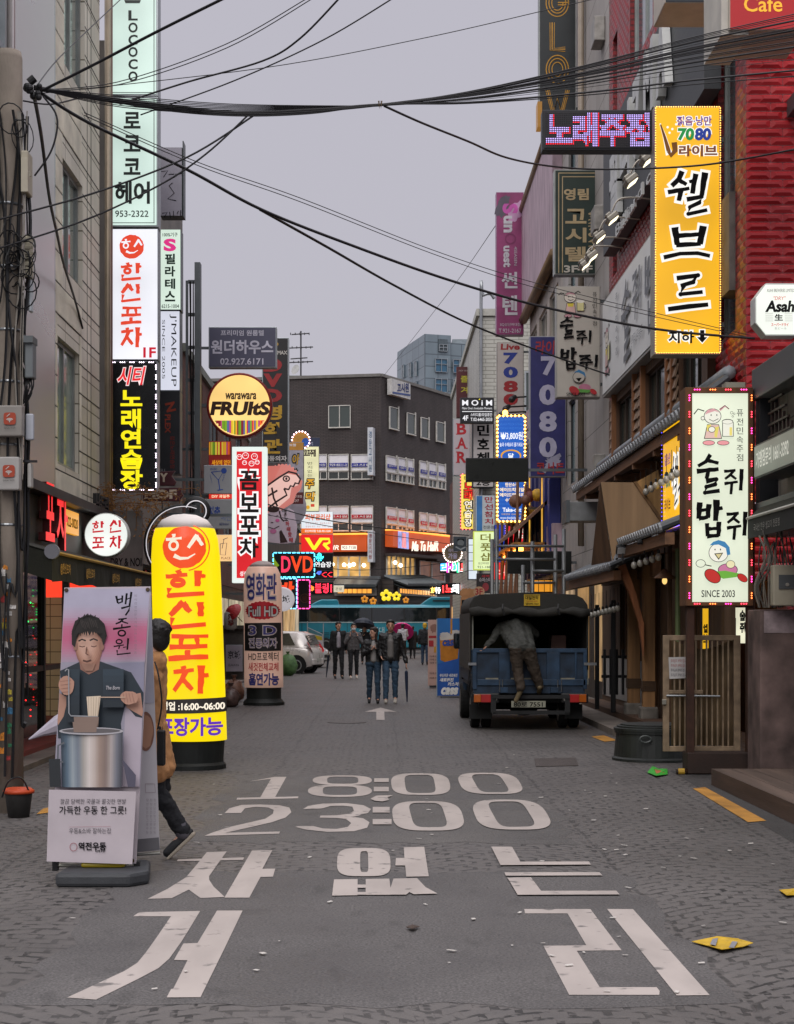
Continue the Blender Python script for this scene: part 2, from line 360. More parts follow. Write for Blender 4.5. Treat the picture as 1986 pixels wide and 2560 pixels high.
GL = {
 '한': [(.13,[(.32,0),(.36,.15)]),(.10,[(0,.24),(.56,.17)]),('o',.32,.45,.14,.13,.1),(.15,[(.82,.02),(.81,.58)]),(.10,[(.85,.2),(1,.22)]),(.11,[(.1,.64),(.08,.92),(.97,.83)])],
 '신': [(.15,[(.42,.02),(.05,.5)]),(.15,[(.40,.05),(.6,.38)]),(.15,[(.86,.02),(.87,.54)]),(.12,[(.13,.58),(.08,.93),(1,.83)])],
 '포': [(.10,[(.08,.09),(1,.06)]),(.11,[(.35,.09),(.32,.45)]),(.11,[(.73,.09),(.75,.45)]),(.12,[(.03,.5),(.98,.45)]),(.13,[(.5,.6),(.5,.9)]),(.12,[(0,.93),(1,.86)])],
 '차': [(.13,[(.3,0),(.33,.12)]),(.11,[(.02,.22),(.6,.15)]),(.13,[(.36,.2),(.26,.5),(.03,.9)]),(.13,[(.28,.45),(.56,.86)]),(.15,[(.8,-.02),(.78,1)]),(.11,[(.82,.36),(1,.33)])],
 'ㅎ': [(.22,[(.5,0),(.52,.2)]),(.17,[(0,.33),(1,.25)]),('o',.5,.68,.26,.26,.16)],
 'ㅅ': [(.26,[(.62,0),(.05,.95)]),(.26,[(.56,.05),(.98,.75)])],
 '쉘': [(.1,[(.36,0),(.28,.18),(.1,.33)]),(.08,[(.29,.2),(.48,.3)]),(.08,[(.0,.47),(.55,.38)]),(.09,[(.33,.44),(.28,.66)]),(.06,[(.54,.24),(.7,.2)]),(.1,[(.71,.06),(.62,.5)]),(.11,[(.95,.03),(.86,.54)]),(.08,[(.48,.63),(.86,.57),(.8,.7),(.56,.8),(.52,.95),(1,.86)])],
 '브': [(.14,[(.17,.04),(.23,.6)]),(.15,[(.85,0),(.78,.58)]),(.1,[(.2,.32),(.8,.26)]),(.1,[(.2,.6),(.8,.57)]),(.09,[(-.1,1),(.3,.88),(.72,.87),(1.02,.95)])],
 '르': [(.1,[(.2,.08),(.74,.0),(.62,.2),(.3,.3)]),(.1,[(.4,.26),(.3,.55),(.86,.48)]),(.1,[(-.02,.98),(.5,.9),(1,.84)])],
 '술': [(.09,[(.6,0),(.4,.18),(.05,.3)]),(.08,[(.45,.15),(.95,.22)]),(.1,[(0,.43),(.95,.37)]),(.09,[(.5,.42),(.42,.62)]),(.1,[(.4,.68),(.85,.63),(.8,.76),(.42,.82),(.36,.97),(1,.92)])],
 '쥐': [(.09,[(0,.1),(.6,.05)]),(.09,[(.5,.07),(.3,.25),(.05,.4)]),(.08,[(.35,.24),(.64,.4)]),(.09,[(.02,.58),(.72,.5)]),(.1,[(.4,.55),(.36,1)]),(.12,[(.93,0),(.86,.85)])],
 '밥': [(.12,[(.1,.05),(.06,.5)]),(.11,[(.46,.1),(.42,.48)]),(.08,[(.1,.28),(.42,.24)]),(.09,[(.06,.5),(.42,.45)]),(.14,[(.76,-.02),(.72,.56)]),(.09,[(.76,.24),(1,.2)]),(.1,[(.38,.62),(.4,.98)]),(.11,[(.86,.58),(.83,.98)]),(.08,[(.4,.78),(.84,.76)]),(.09,[(.38,.98),(.85,.95)])],
 '백': [(.09,[(.05,.12),(.15,.45)]),(.08,[(.42,.1),(.4,.42)]),(.06,[(.12,.3),(.4,.24)]),(.06,[(.15,.46),(.42,.38)]),(.09,[(.68,.0),(.6,.5)]),(.05,[(.66,.28),(.84,.22)]),(.09,[(.95,-.06),(.84,.55)]),(.08,[(.35,.68),(.85,.58),(.8,.78),(.6,1)])],
 '종': [(.07,[(.3,.06),(.78,.0)]),(.08,[(.6,.02),(.4,.2),(.15,.3)]),(.07,[(.5,.16),(.85,.28)]),(.07,[(.5,.32),(.5,.48)]),(.09,[(0,.58),(1,.44)]),('o',.5,.8,.2,.15,.08)],
 '원': [('o',.32,.16,.17,.13,.07),(.07,[(0,.46),(.6,.36)]),(.07,[(.34,.42),(.3,.62)]),(.05,[(.55,.52),(.75,.48)]),(.1,[(.86,-.05),(.8,.66)]),(.08,[(.2,.68),(.22,.95),(1,.86)])],
}
BLACK = M('#141416', .5, var=.1); INK = M('#0d0d0f', .75, var=.05, spec=.12); WHITE_PAINT = M('#d8d6d2', .5, var=.06)
ALU = M('#9aa0a4', .4, .6, .1); STEEL = M('#8c8f92', .35, .8, .1); DARKMETAL = M('#2c2d30', .45, .5, .2); GREYMETAL = M('#5d6265', .5, .4, .15)
RUST = M('#4a2c20', .8, .2, .4, 9, .3)
def sign(name, label, x0, y0, x1, y1, Y, depth, face, body=None, rim=3, cat='sign', group=None, arm=None, armn=2, lift=.002):
    """a box sign facing the street: housing, face panel, wall brackets"""
    o = thing(name, label, cat, P((x0+x1)/2, y1, Y) + Vector((0, depth, 0)), group); body = body or ALU
    a, b = P(x0-rim, y1+rim, Y), P(x1+rim, y0-rim, Y)
    build('housing', MB().box((a.x, Y, a.z), (b.x, Y+depth, b.z)), body, o, bevel=.008)
    a, b = P(x0, y1, Y), P(x1, y0, Y)
    build('face_panel', MB().box((a.x, Y-.012, a.z), (b.x, Y+lift, b.z)), face, o)
    if arm is not None:
        xe = b.x + rim*Y/F if arm > b.x else a.x - rim*Y/F
        for i in range(armn):
            z = a.z + (b.z-a.z)*(.12 + .76*i/max(1, armn-1) if armn > 1 else .5)
            build('bracket', MB().box((xe, Y+depth*.3, z-.03), (arm, Y+depth*.3+.06, z+.03)), GREYMETAL, o)
    return o, front(x0, y0, Y - .012)
def oct_bulb(mb, p, r):
    p = Vector(p); mb.add([p+Vector(d)*r for d in ((1,0,0),(-1,0,0),(0,1,0),(0,-1,0),(0,0,1),(0,0,-1))],
       [(0,2,4),(2,1,4),(1,3,4),(3,0,4),(2,0,5),(1,2,5),(3,1,5),(0,3,5)])
def bulbs(o, fc, pts, r, mat, name='light_string', off=.02):
    mb = MB()
    for a, b in pts: oct_bulb(mb, fc.at(a, b, off), r)
    build(name, mb, mat, o)
def perim(x0, y0, x1, y1, step, cluster=1, cs=0):
    out = []
    for (xa, ya), (xb, yb) in (((x0, y0), (x1, y0)), ((x1, y0), (x1, y1)), ((x1, y1), (x0, y1)), ((x0, y1), (x0, y0))):
        L = math.hypot(xb-xa, yb-ya); n = max(1, round(L/step))
        for i in range(n):
            for c in range(cluster):
                t = (i+.5)/n + (c-(cluster-1)/2)*cs/L; out.append((xa+(xb-xa)*t, ya+(yb-ya)*t))
    return out
def inside(vs, fs, x, y):
    for f in fs:
        c = False; n = len(f); j = n-1
        for i in range(n):
            a, b = vs[f[i]], vs[f[j]]
            if (a.y > y) != (b.y > y) and x < (b.x-a.x)*(y-a.y)/(b.y-a.y)+a.x: c = not c
            j = i
        if c: return True
    return False
def dotmatrix(o, fc, txt, box, nx, ny, r, mats, edge=None, bold=.02):
    """a lamp-dot display: lamps that are on inside the letters, other lamps at the letters' edges"""
    vs, fs = tmesh(txt, bold); x0, y0, x1, y1 = bounds(vs); a0, b0, a1, b1 = box; g = {}
    for i in range(nx):
        for j in range(ny):
            g[i, j] = inside(vs, fs, x0 + (i+.5)/nx*(x1-x0), y1 - (j+.5)/ny*(y1-y0))
    mbs = {}
    for (i, j), on in g.items():
        near = edge and not on and (g.get((i-1, j)) or g.get((i, j-1)) or g.get((i-1, j-1)))
        if not on and not near: continue
        m = edge if near else mats[int(i/nx*len(mats))] if len(mats) > 1 else mats[0]
        oct_bulb(mbs.setdefault(m.name, (MB(), m))[0], fc.at(a0+(i+.5)/nx*(a1-a0), b0+(j+.5)/ny*(b1-b0), .012), r)
    for mb, m in mbs.values(): build('lamp_dots', mb, m, o)
def smoothline(pts, n=8):
    pts = [Vector(p) for p in pts]; out = []
    for i in range(len(pts)-1):
        p0, p1, p2, p3 = pts[max(0, i-1)], pts[i], pts[i+1], pts[min(len(pts)-1, i+2)]
        for k in range(n):
            t = k/n; out.append(.5*((2*p1) + (p2-p0)*t + (2*p0-5*p1+4*p2-p3)*t*t + (3*p1-p0-3*p2+p3)*t**3))
    return out + [pts[-1]]
_ts = bpy.data.scenes.new('scratch')
def remeshed(mb, vox, smooth=4, fold=0.):
    """one continuous skin round the limbs and trunk"""
    me = bpy.data.meshes.new('r'); me.from_pydata(mb.v, [], mb.f); me.update()
    bm = bmesh.new(); bm.from_mesh(me); bmesh.ops.recalc_face_normals(bm, faces=bm.faces); bm.to_mesh(me); bm.free()
    o = bpy.data.objects.new('r', me); _ts.collection.objects.link(o)
    m = o.modifiers.new('a', 'REMESH'); m.mode = 'VOXEL'; m.voxel_size = vox
    if smooth: q = o.modifiers.new('b', 'SMOOTH'); q.iterations = smooth; q.factor = .5
    with bpy.context.temp_override(scene=_ts, view_layer=_ts.view_layers[0]):
        dg = bpy.context.evaluated_depsgraph_get(); dg.update(); ev = o.evaluated_get(dg); out = bpy.data.meshes.new_from_object(ev)
    r = MB(); r.v = [v.co+v.normal*fold*(noise.noise(Vector((v.co.x*13+v.co.z*9, v.co.y*13, v.co.z*17)))+.6*noise.noise(v.co*34)) for v in out.vertices] if fold else [v.co.copy() for v in out.vertices]; r.f = [list(p.vertices) for p in out.polygons]
    bpy.data.objects.remove(o); bpy.data.meshes.remove(me); bpy.data.meshes.remove(out); return r
# ------------------------------------------------------------------ ground
def cobble():
    m, t, b = _new('cobble setts')
    c = t.nodes.new('ShaderNodeTexCoord'); s = t.nodes.new('ShaderNodeSeparateXYZ'); t.links.new(c.outputs['Object'], s.inputs[0])
    def mt(op, a, bb=None, cc=None):
        n = t.nodes.new('ShaderNodeMath'); n.operation = op
        for i, v in enumerate((a, bb, cc)):
            if v is None: continue
            if isinstance(v, (int, float)): n.inputs[i].default_value = v
            else: t.links.new(v, n.inputs[i])
        return n.outputs[0]
    wob = _link_noise(t, 1.3, 3); wv = mt('MULTIPLY_ADD', wob.outputs['Fac'], .16, -.08)
    x = mt('ADD', s.outputs[0], wv)
    fx = mt('FRACT', mt('MULTIPLY_ADD', x, 1/1.37, 20-.153)); d = mt('SUBTRACT', fx, .5); d2 = mt('MULTIPLY', d, d)
    v = mt('ADD', mt('MULTIPLY_ADD', d2, 1.7, s.outputs[1]), wv)
    cm = t.nodes.new('ShaderNodeCombineXYZ'); t.links.new(x, cm.inputs[0]); t.links.new(v, cm.inputs[1])
    br = t.nodes.new('ShaderNodeTexBrick'); br.offset = .43
    br.inputs['Scale'].default_value = 1; br.inputs['Brick Width'].default_value = .16; br.inputs['Row Height'].default_value = .125
    br.inputs['Mortar Size'].default_value = .018; br.inputs['Mortar Smooth'].default_value = .1
    br.inputs['Color1'].default_value = lin('#7a7674'); br.inputs['Color2'].default_value = lin('#716d6c'); br.inputs['Mortar'].default_value = lin('#2d2a29')
    t.links.new(cm.outputs[0], br.inputs['Vector'])
    n = _link_noise(t, 1.7, 5); r = t.nodes.new('ShaderNodeMapRange'); r.inputs['From Min'].default_value = .36; r.inputs['From Max'].default_value = .66
    r.inputs['To Min'].default_value = .45; r.inputs['To Max'].default_value = 1
    t.links.new(n.outputs['Fac'], r.inputs['Value'])
    n6 = _link_noise(t, 14, 2); r6 = t.nodes.new('ShaderNodeMapRange'); r6.inputs['From Min'].default_value = .44; r6.inputs['From Max'].default_value = .54
    t.links.new(n6.outputs['Fac'], r6.inputs['Value'])
    joint = mt('MULTIPLY', mt('MULTIPLY', br.outputs['Fac'], r.outputs[0]), r6.outputs[0])
    # the straight joints between the fans
    e = mt('ABSOLUTE', d); ln = t.nodes.new('ShaderNodeMapRange'); ln.inputs['From Min'].default_value = .487; ln.inputs['From Max'].default_value = .492
    t.links.new(e, ln.inputs['Value']); n4 = _link_noise(t, 4, 3, stretch=(1, 4, 1)); r4 = t.nodes.new('ShaderNodeMapRange'); r4.inputs['From Min'].default_value = .4; r4.inputs['From Max'].default_value = .6; t.links.new(n4.outputs['Fac'], r4.inputs['Value'])
    jl = mt('MULTIPLY', ln.outputs[0], mt('MULTIPLY', r4.outputs[0], .8)); J = mt('MAXIMUM', joint, jl)
    n2 = _link_noise(t, .55, 8); mott = t.nodes.new('ShaderNodeMapRange'); mott.inputs['From Min'].default_value = .3; mott.inputs['From Max'].default_value = .72
    mott.inputs['To Min'].default_value = .72; mott.inputs['To Max'].default_value = 1.16; t.links.new(n2.outputs['Fac'], mott.inputs['Value'])
    n5 = _link_noise(t, 90, 3); gr = t.nodes.new('ShaderNodeMapRange'); gr.inputs['To Min'].default_value = .75; gr.inputs['To Max'].default_value = 1.25; t.links.new(n5.outputs['Fac'], gr.inputs['Value'])
    base = t.nodes.new('ShaderNodeMix'); base.data_type = 'RGBA'; base.blend_type = 'MULTIPLY'; base.inputs[0].default_value = 1
    rgb = t.nodes.new('ShaderNodeTexNoise'); rgb.inputs['Scale'].default_value = 9
    vc = t.nodes.new('ShaderNodeMix'); vc.data_type = 'RGBA'; vc.inputs[6].default_value = lin('#4d4a49'); vc.inputs[7].default_value = lin('#5f5a57'); t.links.new(c.outputs['Object'], rgb.inputs['Vector']); t.links.new(rgb.outputs['Fac'], vc.inputs[0])
    t.links.new(vc.outputs[2], base.inputs[6]); t.links.new(mt('MULTIPLY', mott.outputs[0], gr.outputs[0]), base.inputs[7])
    fin = t.nodes.new('ShaderNodeMix'); fin.data_type = 'RGBA'; fin.inputs[7].default_value = lin('#0d0b0b')
    t.links.new(J, fin.inputs[0]); t.links.new(base.outputs[2], fin.inputs[6]); t.links.new(fin.outputs[2], b.inputs['Base Color'])
    rr = t.nodes.new('ShaderNodeMapRange'); rr.inputs['To Min'].default_value = .42; rr.inputs['To Max'].default_value = .8; t.links.new(n2.outputs['Fac'], rr.inputs['Value']); t.links.new(rr.outputs[0], b.inputs['Roughness'])
    bp = t.nodes.new('ShaderNodeBump'); bp.inputs['Strength'].default_value = .55; bp.inputs['Distance'].default_value = .012
    t.links.new(mt('SUBTRACT', mt('MULTIPLY', n5.outputs['Fac'], .35), mt('MULTIPLY', br.outputs['Fac'], .8)), bp.inputs['Height']); t.links.new(bp.outputs[0], b.inputs['Normal'])
    return m
COBBLE = cobble()
struct('ground', MB().ngon([(-60, -8, 0), (60, -8, 0), (60, 400, 0), (-60, 400, 0)]), COBBLE)
def asphalt(h, key):
    m, t, b = _new('asphalt '+key); c = lin(h)
    def rng(n, a, z, lo, hi): r = t.nodes.new('ShaderNodeMapRange'); r.inputs['From Min'].default_value = a; r.inputs['From Max'].default_value = z; r.inputs['To Min'].default_value = lo; r.inputs['To Max'].default_value = hi; t.links.new(n.outputs['Fac'], r.inputs['Value']); return r.outputs[0]
    def mul(x, y): q = t.nodes.new('ShaderNodeMath'); q.operation = 'MULTIPLY'; t.links.new(x, q.inputs[0]); t.links.new(y, q.inputs[1]); return q.outputs[0]
    g1 = _link_noise(t, 75, 6); g2 = _link_noise(t, 1.1, 7); g3 = _link_noise(t, 6, 6, stretch=(1, .4, 1)); g4 = _link_noise(t, .45, 3)
    f = mul(mul(rng(g1, .3, .7, .45, 1.6), rng(g2, .3, .72, .72, 1.22)), mul(rng(g3, .58, .72, 1, .7), rng(g4, .35, .7, 1.1, .85)))
    x = t.nodes.new('ShaderNodeMix'); x.data_type = 'RGBA'; x.blend_type = 'MULTIPLY'; x.inputs[0].default_value = 1; x.inputs[6].default_value = c; t.links.new(f, x.inputs[7]); t.links.new(x.outputs[2], b.inputs['Base Color'])
    t.links.new(rng(g2, .3, .7, .5, .85), b.inputs['Roughness']); bp = t.nodes.new('ShaderNodeBump'); bp.inputs['Strength'].default_value = .6; bp.inputs['Distance'].default_value = .012; t.links.new(g1.outputs['Fac'], bp.inputs['Height']); t.links.new(bp.outputs[0], b.inputs['Normal']); return m
ASPH = asphalt('#4e4b4a', 'near')
def patch(name, x0, y0, x1, y1, mat, z=.0014, n=14, jit=.07):
    pts = []
    for a, bb in (((x0, y0), (x1, y0)), ((x1, y0), (x1, y1)), ((x1, y1), (x0, y1)), ((x0, y1), (x0, y0))):
        for k in range(n):
            t = k/n; pts.append((a[0]+(bb[0]-a[0])*t+random.uniform(-jit, jit), a[1]+(bb[1]-a[1])*t+random.uniform(-jit, jit), z))
    return struct(name, MB().ngon(pts), mat)
patch('asphalt_patch', -1.62, 7.08, 1.56, 10.95, ASPH)
patch('asphalt_patch', -1.52, 12.4, 1.5, 18.0, asphalt('#514e4c', 'far'), jit=.12)
struct('asphalt_strip', MB().ngon([(3.12, 4, .0014), (6, 4, .0014), (6, 18.6, .0014), (3.25, 18.6, .0014), (3.08, 12, .0014)]), asphalt('#353332', 'edge'))
# kerb strip and pavement along the shops
struct('pavement', MB().box((-4.9, 17, 0), (-4.0, 100, .06)), M('#5d5450', .8, 0, .3, 2, .4))
struct('pavement', MB().box((3.45, 23.6, 0), (4.6, 100, .1)), M('#6e665f', .8, 0, .3, 2, .4))
def worn(h, under, amount):
    m, t, b = _new('worn paint'); n = _link_noise(t, 9, 8); n2 = _link_noise(t, 1.1, 5); ad = t.nodes.new('ShaderNodeMath'); ad.operation = 'MULTIPLY_ADD'; ad.inputs[1].default_value = .55
    t.links.new(n2.outputs['Fac'], ad.inputs[0]); t.links.new(n.outputs['Fac'], ad.inputs[2]); r = t.nodes.new('ShaderNodeMapRange'); r.inputs['From Min'].default_value = amount; r.inputs['From Max'].default_value = amount+.09; r.inputs['To Max'].default_value = .8
    t.links.new(ad.outputs[0], r.inputs['Value']); c = t.nodes.new('ShaderNodeMix'); c.data_type = 'RGBA'; c.inputs[7].default_value = lin(under); t.links.new(r.outputs[0], c.inputs[0])
    n3 = _link_noise(t, 2.5, 6, stretch=(1, .3, 1)); d = t.nodes.new('ShaderNodeMix'); d.data_type = 'RGBA'; d.inputs[6].default_value = lin(h); d.inputs[7].default_value = tuple(v*.72 for v in lin(h)[:3])+(1,); q = t.nodes.new('ShaderNodeMapRange'); q.inputs['From Min'].default_value = .42; q.inputs['From Max'].default_value = .75
    t.links.new(n3.outputs['Fac'], q.inputs['Value']); t.links.new(q.outputs[0], d.inputs[0]); t.links.new(d.outputs[2], c.inputs[6]); t.links.new(c.outputs[2], b.inputs['Base Color']); b.inputs['Roughness'].default_value = .7; return m
PAINT = worn('#a89e98', '#4e4c4b', .9)
K_ = 1694 / 1986
class Ground(Face):
    sub = 0
    def at(s, a, b, off=0):
        p = G((s.ox + a/s.s)*K_, (s.oy + b/s.s)*K_); p.z = .004 + off; return p
def gface(ox, oy, s): f = Ground((0,0,0),(1,0,0),(0,1,0),(0,0,1)); f.ox, f.oy, f.s = ox, oy, s; return f
def sq(quad, n=44, e=3.2):
    out = []
    for k in range(n):
        t = -2*math.pi*k/n; c, s_ = math.cos(t), math.sin(t); u = math.copysign(abs(c)**(2/e), c)*.5+.5; v = math.copysign(abs(s_)**(2/e), s_)*.5+.5
        (xa, ya), (xb, yb), (xc, yc), (xd, yd) = quad
        out.append((xa*(1-u)*(1-v)+xb*u*(1-v)+xc*u*v+xd*(1-u)*v, ya*(1-u)*(1-v)+yb*u*(1-v)+yc*u*v+yd*(1-u)*v))
    return out
def annulus(art, qo, qi, mat, e=3.2):
    a, b_ = sq(qo, e=e), sq(qi, e=e+1.5); n = len(a)
    art._put('lettering', mat, [(p[0], p[1], 0) for p in a+b_], [(k, n+k, n+(k+1) % n, (k+1) % n) for k in range(n)])
def rq(x0, y0, x1, y1): return [(x0, y0), (x1, y0), (x1, y1), (x0, y1)]
def road_word(label, ox, oy, s, polys=(), rings=()):
    o = thing('road_lettering', label, 'road marking', (0, 0, 0), 'white letters painted on the road')
    a = Art(o, gface(ox, oy, s), 0, .0004)
    for p in polys: a.poly(p, PAINT, 'lettering')
    for r in rings: annulus(a, r[0], r[1], PAINT, r[2] if len(r) > 2 else 3.2)
    a.done(); return o
A_ = (340, 1900, 2.5667); B_ = (800, 1900, 2.1175)
o = road_word('white road letters giving the hours 18:00 to 23:00 in two rows', *A_, polys=[
  [(718,143),(890,112),(966,112),(893,243),(797,246),(867,125)], [(645,259),(650,247),(1043,238),(1041,250)],
  [(570,345),(600,315),(680,293),(800,290),(920,295),(985,310),(998,340),(960,375),(870,405),(740,435),(620,462),(575,472),(925,464),(920,478),(440,492),(480,475),(600,435),(720,408),(830,382),(880,350),(885,325),(850,310),(770,305),(700,315),(675,345)],
  [(1072,320),(1110,298),(1200,285),(1350,282),(1460,295),(1510,320),(1490,345),(1420,365),(1390,370),(1460,380),(1500,405),(1485,440),(1400,463),(1230,467),(1090,452),(1022,435),(1040,430),(1140,430),(1200,445),(1290,448),(1360,435),(1382,410),(1350,385),(1290,377),(1180,375),(1185,362),(1290,360),(1370,350),(1400,330),(1390,305),(1330,298),(1250,300),(1190,318)]],
  rings=[(rq(1135,103,1515,166), rq(1228,112,1428,157), 2.5), (rq(1105,164,1515,242), rq(1200,175,1420,230), 2.5)])
a = Art(o, gface(*B_), .003, .0004)
for q, i in (((372,75),(680,75),(698,190),(385,190)), ((445,84),(600,82),(618,180),(458,180))), (((715,72),(1030,72),(1095,185),(765,185)), ((795,80),(950,80),(1012,176),(850,176))), \
            (((375,223),(735,223),(780,380),(395,380)), ((465,232),(642,232),(682,362),(500,362))), (((790,215),(1160,215),(1252,375),(850,375)), ((880,226),(1070,224),(1152,358),(955,362))):
    annulus(a, q, i, PAINT)
for q in ((288,102,365,122), (286,148,365,172), (280,255,370,285), (280,320,380,348)): a.poly(rq(*q), PAINT, 'lettering')
a.poly([(268,212),(300,195),(388,193),(358,205),(368,218),(330,226),(290,222)], PAINT, 'lettering'); a.done()
o = road_word('white road letters 차없는 in the middle row of the painted notice', *A_, polys=[
  [(262,655),(270,643),(695,630),(688,646)], [(455,597),(583,592),(470,750),(470,775),(500,820),(570,885),(415,892),(340,838),(230,893),(75,897),(200,835),(320,760),(380,690)],
  [(745,587),(876,584),(812,705),(895,703),(880,755),(800,757),(728,890),(568,890)]])
a = Art(o, gface(*B_), .003, .0004); annulus(a, ((93,472),(370,472),(378,622),(90,622)), ((214,490),(255,488),(258,600),(214,600)), PAINT, 3.6)
for p in ([(445,468),(553,466),(577,623),(458,625),(452,565),(400,565),(403,526),(448,525)], [(75,640),(200,638),(200,724),(65,726)], [(243,638),(368,636),(380,722),(243,722)], rq(198,668,245,685), rq(198,708,245,722),
  [(390,637),(515,634),(560,682),(623,716),(497,720),(475,708),(458,722),(372,722),(375,685)], [(908,467),(1018,467),(1062,547),(1425,546),(1435,562),(957,565)], [(978,604),(1480,603),(1497,620),(985,622)],
  [(993,632),(1118,631),(1172,703),(1570,702),(1588,722),(1048,724)]): a.poly(p, PAINT, 'lettering')
a.done()
road_word('large white road letter 거 nearest the camera on the left', 140, 2240, 3.388, polys=[
  [(655,180),(705,145),(1222,135),(1135,280),(1060,400),(960,540),(870,620),(700,710),(340,888),(95,870),(580,645),(690,575),(760,490),(860,350),(975,180)],
  [(1365,132),(1582,132),(1440,430),(1225,868),(938,870),(975,800),(995,795),(1115,555),(1000,552),(1080,412),(1200,408)]])
road_word('large white road letter 리 nearest the camera on the right', 1280, 2220, 2.3994, polys=[
  [(75,132),(472,132),(660,380),(390,383),(528,602),(870,602),(888,625),(885,648),(345,648),(190,353),(448,350),(335,158),(80,158)], [(572,132),(728,133),(1188,650),(990,652)]])
o = thing('road_arrow', 'small white arrow painted on the road in front of the walking couple', 'road marking'); a = Art(o, gface(760, 1480, 4.235), 0)
a.poly([(645,1272),(812,1228),(985,1272),(852,1270),(857,1358),(768,1358),(768,1272)], PAINT); a.done()
YEL = M('#a8772f', .7, 0, .35, 4, .3)
def yline(pts, label):
    o = thing('road_line', label, 'road marking', (0, 0, 0), 'worn yellow road lines'); build('paint', MB().ngon([G(x, y) + Vector((0, 0, .006)) for x, y in pts]), YEL, o)
yline([(1478,1683),(1504,1680),(1635,1752),(1596,1755)], 'worn yellow line beside the low wooden deck')
yline([(1262,1572),(1288,1569),(1318,1580),(1290,1583)], 'worn yellow line between the truck and the black round bin')
yline([(78,1738),(92,1726),(112,1722),(108,1734)], 'short worn yellow line beside the orange lidded bucket')
yline([(566,1412),(600,1402),(640,1396),(632,1404)], 'yellow line by the wheel of the silver car')
mh = thing('drain_cover', 'dark rectangular drain cover in front of the truck', 'drain cover'); q = [G(1140,1619), G(1228,1617), G(1234,1634), G(1143,1636)]
build('plate', MB().prism([p + Vector((0, 0, .002)) for p in q], (0, 0, .006)), M('#4a4340', .6, .4, .3, 8, .6), mh)
mh = thing('manhole_cover', 'round dark manhole cover set in the road left of the arrow', 'manhole cover'); c = G(740, 1541)
build('plate', MB().lathe((c.x, c.y, .002), [(.33, 0), (.33, .006), (.28, .008)], 28), M('#55504e', .6, .3, .25, 10, .6), mh)
# ------------------------------------------------------------------ walls with openings
def wall(mb, axis, pos, th, u0, u1, z0, z1, holes=()):
    us = sorted({u0, u1, *[h[0] for h in holes], *[h[1] for h in holes]}); zs = sorted({z0, z1, *[h[2] for h in holes], *[h[3] for h in holes]})
    us = [u for u in us if u0 <= u <= u1]; zs = [z for z in zs if z0 <= z <= z1]
    for i in range(len(us)-1):
        k = 0
        while k < len(zs)-1:
            um = (us[i]+us[i+1])/2; free = lambda kk: not any(h[0] < um < h[1] and h[2] < (zs[kk]+zs[kk+1])/2 < h[3] for h in holes)
            if not free(k): k += 1; continue
            j = k
            while j+1 < len(zs)-1 and free(j+1): j += 1
            if axis == 'x': mb.box((pos, us[i], zs[k]), (pos+th, us[i+1], zs[j+1]))
            else: mb.box((us[i], pos, zs[k]), (us[i+1], pos+th, zs[j+1]))
            k = j+1
    return mb
def window(o, axis, pos, inw, u0, u1, z0, z1, nm=2, fm=None, gm=None, fw=.06, trans=None):
    """a frame set in an opening with its pane behind; inw is the direction into the building"""
    fm = fm or ALU; gm = gm or glass(); mb = MB(); d = .07*inw
    bars = [(u0, u0+fw, z0, z1), (u1-fw, u1, z0, z1), (u0+fw, u1-fw, z0, z0+fw), (u0+fw, u1-fw, z1-fw, z1)]
    bars += [(u0+(u1-u0)*k/nm-fw/2, u0+(u1-u0)*k/nm+fw/2, z0+fw, z1-fw) for k in range(1, nm)]
    for a0, a1, c0, c1 in bars:
        if axis == 'x': mb.box((pos, a0, c0), (pos+d, a1, c1))
        else: mb.box((a0, pos, c0), (a1, pos+d, c1))
    if trans:
        zt = z0+(z1-z0)*trans
        if axis == 'x': mb.box((pos+.01*inw, u0+fw, zt-fw/2), (pos+d*.9, u1-fw, zt+fw/2))
        else: mb.box((u0+fw, pos+.01*inw, zt-fw/2), (u1-fw, pos+d*.9, zt+fw/2))
    w = build('window', mb, fm, o)
    pm = MB()
    if axis == 'x': pm.box((pos+d*.5, u0+fw/2, z0+fw/2), (pos+d*.8, u1-fw/2, z1-fw/2))
    else: pm.box((u0+fw/2, pos+d*.5, z0+fw/2), (u1-fw/2, pos+d*.8, z1-fw/2))
    build('pane', pm, gm, w); return w
XL, XR = -4.8, 4.5
DARKIN = M('#1a1817', .8, 0, .3)
# ---- left: building with the steel pilaster and ribbed tile wall
lb = thing('shop_building', 'cream ribbed tile building with a brushed steel pilaster behind the concrete pole', 'building', (XL, 24, 0))
TILE = BR('cream ribbed', '#e2dccd', '#d6cfbf', '#77715f', 1.15, .47, .012, .55, .6, .0, .35, dist=.02)
holes = [(24.5, 26.3, 4.05, 5.95), (24.9, 26.6, 7.06, 8.7), (25.0, 26.8, 10.16, 12.2)]
build('wall', wall(MB(), 'x', XL, -.5, 24.25, 28.2, 3.5, 13.2, holes), TILE, lb)
